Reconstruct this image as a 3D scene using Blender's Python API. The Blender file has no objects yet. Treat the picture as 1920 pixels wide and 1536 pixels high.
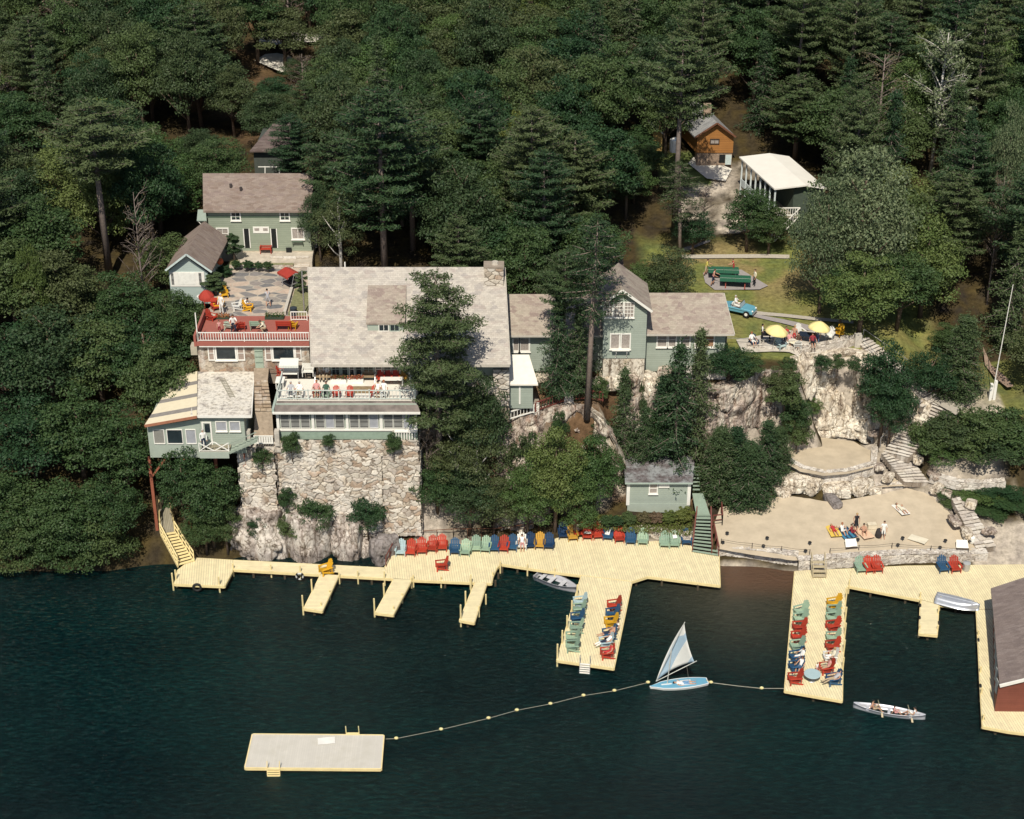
import bpy, bmesh, math, random
import numpy as np
from mathutils import Vector, Matrix
R = math.radians
sc = bpy.context.scene
col = sc.collection
random.seed(7)
TH = R(28.0); F = 3140.0; CAM = Vector((0, -143.0, 76.0))
cT, sT = math.cos(TH), math.sin(TH)
def _ray(px, py):
 v = (768 - py) / F; u = (px - 960) / F
 return u, cT + v * sT, -sT + v * cT
def K(px, py, z):
 u, dy, dz = _ray(px, py); t = (z - CAM.z) / dz
 return Vector((u * t, CAM.y + t * dy, z))
def KY(px, py, Y):
 u, dy, dz = _ray(px, py); t = (Y - CAM.y) / dy
 return Vector((u * t, Y, CAM.z + t * dz))
def proj(p):
 d = Vector(p) - CAM; t = d.y * cT - d.z * sT
 up = d.y * sT + d.z * cT
 return 960 + F * d.x / t, 768 - F * up / t
MATS = {}
def _mk(name):
 m = bpy.data.materials.new(name); m.use_nodes = True
 nt = m.node_tree; b = nt.nodes['Principled BSDF']
 return m, nt, b
def N(nt, typ, **kw):
 n = nt.nodes.new(typ)
 for k, v in kw.items():
  if k.startswith('i_'):
   n.inputs[int(k[2:])].default_value = v
  else: setattr(n, k, v)
 return n
def L(nt, a, b): nt.links.new(a, b)
def ramp(nt, fac, stops):
 r = nt.nodes.new('ShaderNodeValToRGB'); e = r.color_ramp.elements
 while len(e) < len(stops): e.new(.5)
 for i, (p, c) in enumerate(stops):
  e[i].position = p; e[i].color = (c[0], c[1], c[2], 1)
 L(nt, fac, r.inputs[0]); return r.outputs[0]
def coords(nt, scale=(1, 1, 1), rotz=0):
 tc = N(nt, 'ShaderNodeTexCoord'); mp = N(nt, 'ShaderNodeMapping')
 mp.inputs['Scale'].default_value = scale; mp.inputs['Rotation'].default_value = (0, 0, rotz)
 L(nt, tc.outputs['Object'], mp.inputs[0]); return mp.outputs[0]
def noise(nt, vec, scale, detail=4, rough=.6):
 n = N(nt, 'ShaderNodeTexNoise'); n.inputs['Scale'].default_value = scale
 n.inputs['Detail'].default_value = detail; n.inputs['Roughness'].default_value = rough
 L(nt, vec, n.inputs['Vector']); return n.outputs['Fac']
def mixc(nt, fac, a, b, typ='MIX'):
 m = N(nt, 'ShaderNodeMix', data_type='RGBA', blend_type=typ)
 if hasattr(fac, 'is_linked') or hasattr(fac, 'links'): L(nt, fac, m.inputs[0])
 else: m.inputs[0].default_value = fac
 for s, i in ((a, 6), (b, 7)):
  if isinstance(s, tuple): m.inputs[i].default_value = (s[0], s[1], s[2], 1)
  else: L(nt, s, m.inputs[i])
 return m.outputs[2]
def bump(nt, b, h, strength=.4, dist=.05):
 bp = N(nt, 'ShaderNodeBump'); bp.inputs['Strength'].default_value = strength
 bp.inputs['Distance'].default_value = dist
 L(nt, h, bp.inputs['Height']); L(nt, bp.outputs[0], b.inputs['Normal'])
def M(name, c=(.5, .5, .5), rough=.75, var=.12, scale=3, bmp=0, metallic=0, spec=.3):
 """painted / plain surface with some mottling"""
 if name in MATS: return MATS[name]
 m, nt, b = _mk(name)
 v = coords(nt)
 n = noise(nt, v, scale)
 lo = tuple(x * (1 - var) for x in c); hi = tuple(min(1, x * (1 + var)) for x in c)
 cc_ = ramp(nt, n, [(.3, lo), (.7, hi)])
 if name.startswith('chair'):
  oi = N(nt, 'ShaderNodeObjectInfo'); cc_ = mixc(nt, 1.0, cc_, ramp(nt, oi.outputs['Random'], [(0, (.72, .74, .78)), (.5, (1, 1, 1)), (1, (1.25, 1.2, 1.15))]), 'MULTIPLY')
 L(nt, cc_, b.inputs['Base Color'])
 b.inputs['Roughness'].default_value = rough; b.inputs['Metallic'].default_value = metallic
 b.inputs['Specular IOR Level'].default_value = spec
 if bmp: bump(nt, b, noise(nt, v, scale * 4), .5, bmp)
 MATS[name] = m; return m
def boards(name, c, period=.15, axis='Z', dark=.45, wid=.14, rot=0, var=.1, rough=.7, stain=None):
 """boarding: thin dark joints every period along an axis of the object"""
 m, nt, b = _mk(name)
 v = coords(nt, rotz=rot)
 sx = N(nt, 'ShaderNodeSeparateXYZ'); L(nt, v, sx.inputs[0])
 d = N(nt, 'ShaderNodeMath', operation='DIVIDE'); L(nt, sx.outputs[axis], d.inputs[0]); d.inputs[1].default_value = period
 fr = N(nt, 'ShaderNodeMath', operation='FRACT'); L(nt, d.outputs[0], fr.inputs[0])
 fl = N(nt, 'ShaderNodeMath', operation='FLOOR'); L(nt, d.outputs[0], fl.inputs[0])
 wn = N(nt, 'ShaderNodeTexWhiteNoise', noise_dimensions='1D'); L(nt, fl.outputs[0], wn.inputs['W'])
 lt = N(nt, 'ShaderNodeMath', operation='LESS_THAN'); L(nt, fr.outputs[0], lt.inputs[0]); lt.inputs[1].default_value = wid
 n = noise(nt, v, 1.3, 5)
 lo = tuple(x * (1 - var) for x in c); hi = tuple(min(1, x * (1 + var)) for x in c)
 base = ramp(nt, n, [(.3, lo), (.7, hi)])
 pb = ramp(nt, wn.outputs[0], [(0, (1 - var,) * 3), (1, (1, 1, 1))])
 base = mixc(nt, 1.0, base, pb, 'MULTIPLY')
 if stain:
  n2 = noise(nt, v, .9, 6, .7)
  base = mixc(nt, ramp(nt, n2, [(.5, (0, 0, 0)), (.72, (.8, .8, .8))]), base, stain)
 base = mixc(nt, lt.outputs[0], base, tuple(x * dark for x in c))
 L(nt, base, b.inputs['Base Color']); b.inputs['Roughness'].default_value = rough
 b.inputs['Specular IOR Level'].default_value = .25
 bump(nt, b, fr.outputs[0], .35, .02)
 MATS[name] = m; return m
def shingle(name, cols, bw=.3, bh=.16, var_scale=.5):
 m, nt, b = _mk(name)
 v = coords(nt)
 br = N(nt, 'ShaderNodeTexBrick'); L(nt, v, br.inputs['Vector'])
 br.inputs['Scale'].default_value = 1; br.inputs['Brick Width'].default_value = bw; br.inputs['Row Height'].default_value = bh
 br.inputs['Mortar Size'].default_value = .008; br.offset = .5
 br.inputs['Color1'].default_value = (.82, .82, .82, 1); br.inputs['Color2'].default_value = (1, 1, 1, 1)
 br.inputs['Mortar'].default_value = (.74, .72, .72, 1)
 vb = N(nt, 'ShaderNodeTexVoronoi'); mp = N(nt, 'ShaderNodeMapping'); mp.inputs['Scale'].default_value = (1.7, 3.6, 1)
 L(nt, v, mp.inputs[0]); L(nt, mp.outputs[0], vb.inputs['Vector']); vb.inputs['Scale'].default_value = 1
 sep = N(nt, 'ShaderNodeSeparateColor'); L(nt, vb.outputs['Color'], sep.inputs[0])
 k = len(cols)
 c1 = ramp(nt, sep.outputs[0], [(i / max(1, k - 1), cols[i]) for i in range(k)])
 n = noise(nt, v, var_scale, 4)
 av = tuple(sum(q[i] for q in cols) / k for i in range(3))
 c1 = mixc(nt, .3, c1, ramp(nt, n, [(.3, tuple(x * .9 for x in av)), (.7, tuple(x * 1.1 for x in av))]))
 c1 = mixc(nt, 1.0, c1, br.outputs['Color'], 'MULTIPLY')
 sp = noise(nt, v, 14, 2)
 c1 = mixc(nt, 1.0, c1, ramp(nt, sp, [(.3, (.86, .86, .86)), (.7, (1.06, 1.06, 1.06))]), 'MULTIPLY')
 L(nt, c1, b.inputs['Base Color']); b.inputs['Roughness'].default_value = .9; b.inputs['Specular IOR Level'].default_value = .15
 bump(nt, b, br.outputs['Fac'], .4, -.02)
 MATS[name] = m; return m
def rockmat(name, pale, mid, dark, stain, streak=.28):
 m, nt, b = _mk(name)
 v = coords(nt, (1, 1, streak)); v2 = coords(nt)
 n1 = noise(nt, v, .9, 8, .65); n2 = noise(nt, v2, 3.2, 8, .7); n3 = noise(nt, v, 2.1, 6, .7)
 c = ramp(nt, n1, [(.34, dark), (.44, mid), (.56, pale), (.8, tuple(min(1, x * 1.12) for x in pale))])
 c = mixc(nt, ramp(nt, n3, [(.52, (0, 0, 0)), (.68, (.8, .8, .8))]), c, stain)
 c = mixc(nt, 1.0, c, ramp(nt, n2, [(.36, (.45, .43, .42)), (.5, (.95, .95, .95)), (.7, (1.05, 1.05, 1.05))]), 'MULTIPLY')
 if streak < 1:
  nv = noise(nt, coords(nt, (1, 1, .1)), 2.6, 6, .7); c = mixc(nt, 1.0, c, ramp(nt, nv, [(.36, (.42, .38, .35)), (.5, (1, 1, 1))]), 'MULTIPLY')
  wv = N(nt, 'ShaderNodeVectorMath', operation='ADD'); L(nt, coords(nt, (1, 1, .32)), wv.inputs[0]); ns = N(nt, 'ShaderNodeTexNoise'); ns.inputs['Scale'].default_value = 1.2; L(nt, v2, ns.inputs['Vector']); L(nt, ns.outputs['Color'], wv.inputs[1])
  ve = N(nt, 'ShaderNodeTexVoronoi', feature='DISTANCE_TO_EDGE'); ve.inputs['Scale'].default_value = 1.3; L(nt, wv.outputs[0], ve.inputs['Vector'])
  c = mixc(nt, 1.0, c, ramp(nt, ve.outputs['Distance'], [(.0, (.3, .26, .22)), (.045, (1, 1, 1))]), 'MULTIPLY')
 L(nt, c, b.inputs['Base Color']); b.inputs['Roughness'].default_value = .9; b.inputs['Specular IOR Level'].default_value = .15
 bump(nt, b, n2, .55, .1)
 MATS[name] = m; return m
def stonemat(name):
 m, nt, b = _mk(name)
 at = N(nt, 'ShaderNodeAttribute', attribute_name='tint')
 v = coords(nt); n = noise(nt, v, 5, 6, .7)
 c = mixc(nt, 1.0, at.outputs['Color'], ramp(nt, n, [(.3, (.7, .68, .66)), (.65, (1.08, 1.06, 1.04))]), 'MULTIPLY')
 n4 = noise(nt, coords(nt, (1, 1, .25)), .8, 5, .6)
 c = mixc(nt, ramp(nt, n4, [(.5, (0, 0, 0)), (.64, (.6, .6, .6))]), c, (.7, .66, .6))
 L(nt, c, b.inputs['Base Color']); b.inputs['Roughness'].default_value = .9; b.inputs['Specular IOR Level'].default_value = .15
 bump(nt, b, n, .6, .05)
 MATS[name] = m; return m
def leafmat(name, cols, noise_scale=.6, trans=.18):
 m, nt, b = _mk(name); nt.nodes.remove(b)
 out = nt.nodes['Material Output']
 oi = N(nt, 'ShaderNodeObjectInfo'); tc = N(nt, 'ShaderNodeTexCoord')
 ge = N(nt, 'ShaderNodeNewGeometry')
 n1 = noise(nt, tc.outputs['Object'], noise_scale, 3); n2 = noise(nt, tc.outputs['Object'], 3.1, 2)
 a = N(nt, 'ShaderNodeMath', operation='MULTIPLY_ADD'); L(nt, oi.outputs['Random'], a.inputs[0]); a.inputs[1].default_value = 1.5; L(nt, n1, a.inputs[2])
 a2 = N(nt, 'ShaderNodeMath', operation='MULTIPLY_ADD'); L(nt, n2, a2.inputs[0]); a2.inputs[1].default_value = .5; L(nt, a.outputs[0], a2.inputs[2])
 r = N(nt, 'ShaderNodeMath', operation='MULTIPLY_ADD'); L(nt, ge.outputs['Random Per Island'], r.inputs[0]); r.inputs[1].default_value = .45; L(nt, a2.outputs[0], r.inputs[2])
 d = N(nt, 'ShaderNodeMath', operation='DIVIDE'); L(nt, r.outputs[0], d.inputs[0]); d.inputs[1].default_value = 2.75
 k = len(cols)
 c = ramp(nt, d.outputs[0], [(.12 + .76 * i / (k - 1), cols[i]) for i in range(k)])
 df = N(nt, 'ShaderNodeBsdfPrincipled'); df.inputs['Roughness'].default_value = .55; df.inputs['Specular IOR Level'].default_value = .25
 tr = N(nt, 'ShaderNodeBsdfTranslucent'); mx = N(nt, 'ShaderNodeMixShader'); mx.inputs[0].default_value = trans
 L(nt, c, df.inputs['Base Color']); L(nt, c, tr.inputs['Color'])
 L(nt, df.outputs[0], mx.inputs[1]); L(nt, tr.outputs[0], mx.inputs[2]); L(nt, mx.outputs[0], out.inputs[0])
 MATS[name] = m; return m
class MB:
 def __init__(s): s.v = []; s.f = []; s.m = []; s.cur = 0
 def add(s, vs, fs):
  o = len(s.v); s.v += [Vector(p) for p in vs]
  for f in fs: s.f.append(tuple(i + o for i in f)); s.m.append(s.cur)
  return s
 def box(s, x0, x1, y0, y1, z0, z1):
  return s.add([(x0, y0, z0), (x1, y0, z0), (x1, y1, z0), (x0, y1, z0), (x0, y0, z1), (x1, y0, z1), (x1, y1, z1), (x0, y1, z1)],
     [(0, 3, 2, 1), (4, 5, 6, 7), (0, 1, 5, 4), (1, 2, 6, 5), (2, 3, 7, 6), (3, 0, 4, 7)])
 def bar(s, a, b, w=.05, h=None, up=(0, 0, 1)):
  a = Vector(a); b = Vector(b); h = w if h is None else h
  d = (b - a).normalized(); u = Vector(up)
  if abs(d.dot(u)) > .98: u = Vector((0, 1, 0))
  x = d.cross(u).normalized(); z = x.cross(d).normalized()
  x *= w / 2; z *= h / 2
  return s.add([a - x - z, a + x - z, a + x + z, a - x + z, b - x - z, b + x - z, b + x + z, b - x + z],
     [(0, 3, 2, 1), (4, 5, 6, 7), (0, 1, 5, 4), (1, 2, 6, 5), (2, 3, 7, 6), (3, 0, 4, 7)])
 def tube(s, pts, rad, n=8, cap=True):
  pts = [Vector(p) for p in pts]; rs = rad if isinstance(rad, (list, tuple)) else [rad] * len(pts)
  o = len(s.v)
  for i, p in enumerate(pts):
   d = (pts[min(i + 1, len(pts) - 1)] - pts[max(i - 1, 0)]).normalized()
   u = Vector((0, 0, 1)) if abs(d.z) < .9 else Vector((1, 0, 0))
   x = d.cross(u).normalized(); y = x.cross(d).normalized()
   for k in range(n):
    a = 2 * math.pi * k / n; s.v.append(p + (x * math.cos(a) + y * math.sin(a)) * rs[i])
  for i in range(len(pts) - 1):
   for k in range(n):
    k2 = (k + 1) % n
    s.f.append((o + i * n + k, o + i * n + k2, o + (i + 1) * n + k2, o + (i + 1) * n + k)); s.m.append(s.cur)
  if cap:
   s.f.append(tuple(o + k for k in range(n))[::-1]); s.m.append(s.cur)
   s.f.append(tuple(o + (len(pts) - 1) * n + k for k in range(n))); s.m.append(s.cur)
  return s
 def lathe(s, c, prof, n=16):
  c = Vector(c); o = len(s.v)
  for r, z in prof:
   for k in range(n):
    a = 2 * math.pi * k / n; s.v.append(c + Vector((r * math.cos(a), r * math.sin(a), z)))
  for i in range(len(prof) - 1):
   for k in range(n):
    k2 = (k + 1) % n
    s.f.append((o + i * n + k, o + i * n + k2, o + (i + 1) * n + k2, o + (i + 1) * n + k)); s.m.append(s.cur)
  s.f.append(tuple(o + k for k in range(n))[::-1]); s.m.append(s.cur)
  s.f.append(tuple(o + (len(prof) - 1) * n + k for k in range(n))); s.m.append(s.cur)
  return s
 def ball(s, c, r, n=10, sc_=(1, 1, 1)):
  c = Vector(c); o = len(s.v); m_ = n // 2
  for i in range(m_ + 1):
   t = math.pi * i / m_; t = min(max(t, .05), math.pi - .05)
   for k in range(n):
    a = 2 * math.pi * k / n
    s.v.append(c + Vector((r * sc_[0] * math.sin(t) * math.cos(a), r * sc_[1] * math.sin(t) * math.sin(a), r * sc_[2] * math.cos(t))))
  for i in range(m_):
   for k in range(n):
    k2 = (k + 1) % n
    s.f.append((o + i * n + k, o + (i + 1) * n + k, o + (i + 1) * n + k2, o + i * n + k2)); s.m.append(s.cur)
  return s
 def prism(s, poly, z0, z1):
  """poly: list of (x,y) or Vector; z0/z1 numbers"""
  n = len(poly); p = [(q[0], q[1]) for q in poly]
  ar = sum(p[i][0] * p[(i + 1) % n][1] - p[(i + 1) % n][0] * p[i][1] for i in range(n))
  if ar < 0: p = p[::-1]
  vs = [(x, y, z0) for x, y in p] + [(x, y, z1) for x, y in p]
  fs = [tuple(range(n))[::-1], tuple(range(n, 2 * n))] + [(i, (i + 1) % n, n + (i + 1) % n, n + i) for i in range(n)]
  return s.add(vs, fs)
 def slab(s, corners, th, d=None):
  """thick sheet below 4+ corners (extruded by d, default straight down)"""
  c = [Vector(p) for p in corners]; n = len(c)
  d = Vector(d) if d is not None else Vector((0, 0, -th))
  nn = (c[1] - c[0]).cross(c[2] - c[0])
  if nn.z < 0 or (abs(nn.z) < 1e-6 and nn.y > 0): c = c[::-1]
  return s.add(c + [p + d for p in c], [tuple(range(n)), tuple(range(n, 2 * n))[::-1]] + [(i, n + i, n + (i + 1) % n, (i + 1) % n) for i in range(n)])
 def poly(s, pts):
  return s.add(pts, [tuple(range(len(pts)))])
 def build(s, name, mats, parent=None, smooth=False, off=None, loc=None):
  if off is not None: off = Vector(off)
  if not isinstance(mats, (list, tuple)): mats = [mats]
  me = bpy.data.meshes.new(name)
  if off is None:
   if parent is not None:
    r = parent
    while r.parent: r = r.parent
    off = r.get('_off', None); off = Vector(off) if off is not None else Vector((0, 0, 0))
   elif loc is not None: off = Vector(loc)
   else:
    off = sum(s.v, Vector()) / len(s.v); off.z = min(p.z for p in s.v)
  me.from_pydata([p - off for p in s.v], [], s.f)
  for m in mats: me.materials.append(m)
  if len(mats) > 1: me.polygons.foreach_set('material_index', s.m)
  if smooth: me.polygons.foreach_set('use_smooth', [True] * len(me.polygons))
  me.update()
  o = bpy.data.objects.new(name, me); col.objects.link(o)
  if parent is not None: o.parent = parent
  else: o.location = off
  return o
def tag(o, label=None, cat=None, group=None, kind=None):
 if label: o['label'] = label
 if cat: o['category'] = cat
 if group: o['group'] = group
 if kind: o['kind'] = kind
 return o
def thing(name, label, cat, loc=(0, 0, 0), rz=0, group=None, local=False):
 o = bpy.data.objects.new(name, None); col.objects.link(o); o.empty_display_size = .2
 o.location = loc; o.rotation_euler = (0, 0, rz); tag(o, label, cat, group)
 if not local: o['_off'] = [loc[0], loc[1], loc[2]]
 return o
def struct(o): o['kind'] = 'structure'; return o
def kids(o): return [c for c in bpy.data.objects if c.parent is o]
CH = {}
def copy_tree(o, parent=None):
 c = o.copy(); col.objects.link(c)
 if parent is not None: c.parent = parent
 if o.name not in CH: CH[o.name] = kids(o)
 for ch in CH[o.name]: copy_tree(ch, c)
 return c
def place(proto, loc, rz=0, label=None, group=None, s=None):
 """use the prototype itself the first time, then copies"""
 if proto.get('_used'): o = copy_tree(proto)
 else: o = proto
 if o is proto:
  CH[proto.name] = kids(proto); proto['_used'] = 1
 o.location = loc; o.rotation_euler = (0, 0, rz)
 if s: o.scale = (s, s, s) if not isinstance(s, (tuple, list)) else s
 if label: o['label'] = label
 if group: o['group'] = group
 return o
def wx(px, Y, z):
 """x of pixel column px at world Y, Z"""
 d = Vector((0, Y, z)) - CAM; t = d.y * cT - d.z * sT
 return (px - 960) / F * t
def fbm(x, y, z=0, s=1.0, o=4):
 from mathutils import noise as mn
 return mn.fractal(Vector((x * s, y * s, z * s)), 1.0, 2.0, o, noise_basis='PERLIN_ORIGINAL')
STONES_WARM = [(.62, .57, .49), (.56, .49, .4), (.48, .43, .38), (.66, .62, .55), (.58, .54, .48), (.44, .34, .26), (.64, .59, .51)]
STONES_PALE = [(.66, .62, .55), (.58, .53, .46), (.7, .66, .6), (.54, .49, .44), (.62, .57, .5), (.48, .44, .4)]
STONES_BROWN = [(.42, .33, .25), (.34, .24, .17), (.48, .42, .34), (.3, .22, .17), (.44, .38, .31), (.5, .45, .38)]
def stonework(name, surf, W, H, stone=.5, res=.08, bulge=.12, tints=STONES_WARM, parent=None, mat_=None, seed=1, aspect=1.6, mortar=(.27, .23, .19), rough_edge=0, gap=.1):
 """surf(s,h)->(point, normal) with s in 0..W, h in 0..H"""
 rng = np.random.default_rng(seed)
 nx = max(2, int(W / res)); ny = max(2, int(H / res))
 sx = stone * aspect; sy = stone
 cs = []
 for j in range(-1, int(H / sy) + 2):
  for i in range(-1, int(W / sx) + 2):
   cs.append(((i + .5 * (j % 2) + rng.uniform(.1, .9)) * sx, (j + rng.uniform(.15, .85)) * sy, rng.uniform(.35, 1), rng.integers(len(tints))))
 cs = np.array(cs)
 S, Hh = np.meshgrid(np.linspace(0, W, nx + 1), np.linspace(0, H, ny + 1))
 P = np.stack([S.ravel(), Hh.ravel()], 1)
 P0 = P.copy()
 if W * H > 6: P = P + np.array([[fbm(p[0], p[1], seed, .9 / stone * .5, 3) * stone * 1.1, fbm(p[0], p[1], seed + 9, .9 / stone * .5, 3) * stone * .9] for p in P])
 d1 = np.full(len(P), 9e9); d2 = np.full(len(P), 9e9); idx = np.zeros(len(P), int)
 for k in range(len(cs)):
  d = np.hypot((P[:, 0] - cs[k, 0]) / aspect, P[:, 1] - cs[k, 1])
  m1 = d < d1; d2 = np.where(m1, d1, np.minimum(d2, d)); idx = np.where(m1, k, idx); d1 = np.where(m1, d, d1)
 e = np.clip((d2 - d1) / (stone * .28), 0, 1)
 out = bulge * (np.sqrt(e) * cs[idx, 2])
 vs = []; tc = []
 for k in range(len(P)):
  p, n = surf(P0[k, 0], P0[k, 1])
  edge = 0
  if rough_edge and (P0[k, 0] < .01 or P0[k, 0] > W - .01): edge = (cs[idx[k], 2] - .6) * rough_edge * (-1 if P0[k, 0] < .01 else 1)
  q = Vector(p) + Vector(n) * float(out[k])
  if edge: q.x += edge
  vs.append(q)
  t = tints[int(cs[idx[k], 3])]; q_ = .72 + .42 * ((cs[idx[k], 2] * 7.7) % 1); t = tuple(x * q_ for x in t); g = (d2[k] - d1[k]) < stone * gap
  tc += list(mortar if g else t) + [1.0]
 fs = []
 for j in range(ny):
  for i in range(nx):
   a = j * (nx + 1) + i; fs.append((a, a + 1, a + nx + 2, a + nx + 1))
 me = bpy.data.meshes.new(name)
 if parent is not None:
  r = parent
  while r.parent: r = r.parent
  off = Vector(r.get('_off', (0, 0, 0)))
 else: off = sum(vs, Vector()) / len(vs)
 me.from_pydata([p - off for p in vs], [], fs)
 ca = me.color_attributes.new('tint', 'FLOAT_COLOR', 'POINT'); ca.data.foreach_set('color', tc)
 me.materials.append(mat_ or MATS['stonework'])
 me.update()
 o = bpy.data.objects.new(name, me); col.objects.link(o)
 if parent is not None: o.parent = parent
 else: o.location = off
 return o
def polysurf(base, topz=None, H=None, lean=0.0):
 """vertical strip along a polyline (list of Vectors); returns surf, W"""
 b = [Vector(p) for p in base]; ls = [0]
 for i in range(len(b) - 1): ls.append(ls[-1] + (b[i + 1] - b[i]).length)
 def surf(s, h):
  s = min(max(s, 0), ls[-1] - 1e-5)
  i = 0
  while i < len(ls) - 2 and ls[i + 1] < s: i += 1
  t = (s - ls[i]) / (ls[i + 1] - ls[i]); p = b[i].lerp(b[i + 1], t)
  d = (b[i + 1] - b[i]).normalized(); n = Vector((d.y, -d.x, 0)).normalized()
  if n.y > 0: n = -n
  return p + Vector((0, 0, h)) - n * lean * h, n
 return surf, ls[-1]
WHITE = M('white_paint', (.78, .76, .7), .6, .06)
GREENT = M('pale_green_trim', (.36, .43, .38), .65, .06)
CLAP = boards('green_clapboard', (.30, .34, .26), .19, 'Z', .6, .12, var=.06)
CLAPL = boards('grey_green_clapboard', (.36, .41, .35), .2, 'Z', .65, .1, var=.06)
GREENW = M('grey_green_boarding', (.36, .41, .35), .7, .06, 2)
GLASS = M('dark_glass', (.02, .03, .035), .08, .3, 1, spec=.6)
CURT = M('curtained_glass', (.34, .3, .27), .25, .25, 9, spec=.5)
BLIND = boards('window_blinds', (.33, .32, .29), .09, 'Z', .5, .3, var=.12, rough=.3)
SCREEN = boards('screened_glass', (.22, .22, .21), .5, 'Z', .55, .35, var=.2, rough=.25)
YEL = boards('yellow_planks', (.80, .70, .44), .19, 'X', .58, .16, var=.1, rot=R(-7), stain=(.62, .52, .34))
YEL2 = boards('yellow_planks_across', (.80, .70, .44), .19, 'Y', .6, .14, var=.1, stain=(.64, .54, .36))
YELP = M('yellow_paint', (.78, .64, .33), .6, .08)
YELD = M('weathered_yellow', (.5, .4, .2), .7, .2)
REDP = M('red_paint', (.36, .045, .03), .5, .1)
BROWNW = M('brown_wood', (.16, .07, .04), .7, .2)
REDW = M('dark_red_wood', (.15, .045, .035), .7, .15)
GREYW = boards('grey_planks', (.3, .27, .2), .18, 'X', .5, .12, var=.15)
DARK = M('dark_rubber', (.02, .02, .02), .7, .3)
METAL = M('galvanised_metal', (.5, .5, .5), .4, .1, metallic=.6)
ROPE = M('rope', (.45, .42, .33), .8)
ROOFM = shingle('pale_roof_shingles', [(.56, .52, .45), (.51, .47, .41), (.58, .53, .46), (.53, .49, .43), (.36, .33, .31), (.56, .51, .44), (.40, .34, .31)])
ROOFW = shingle('wing_roof_shingles', [(.44, .38, .31), (.40, .34, .28), (.46, .41, .33), (.28, .21, .19), (.42, .36, .3), (.33, .26, .22)])
ROOFH = shingle('brown_roof_shingles', [(.23, .17, .14), (.29, .23, .19), (.33, .27, .23), (.26, .2, .18)], .4, .14)
ROOFD = shingle('dark_roof_shingles', [(.12, .09, .08), (.17, .13, .12), (.21, .17, .15), (.14, .1, .1)], .4, .14)
ROCKC = rockmat('cliff_rock', (.62, .56, .47), (.42, .35, .3), (.16, .13, .11), (.27, .15, .10))
ROCKW = rockmat('pale_rock', (.80, .74, .63), (.66, .58, .47), (.34, .28, .22), (.58, .46, .31), .4)
ROCKG = rockmat('grey_rock', (.28, .25, .24), (.2, .18, .17), (.1, .09, .09), (.18, .15, .13), 1)
ROCKB = rockmat('shore_rock', (.64, .59, .53), (.46, .4, .36), (.16, .13, .11), (.3, .23, .18), .35)
stonemat('stonework')
SAND = M('sand', (.50, .42, .31), .95, .11, .9, .04, spec=.05)
PATIOM = None
BACK = [(35, 17.5), (75, 24), (140, 36)]
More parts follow.
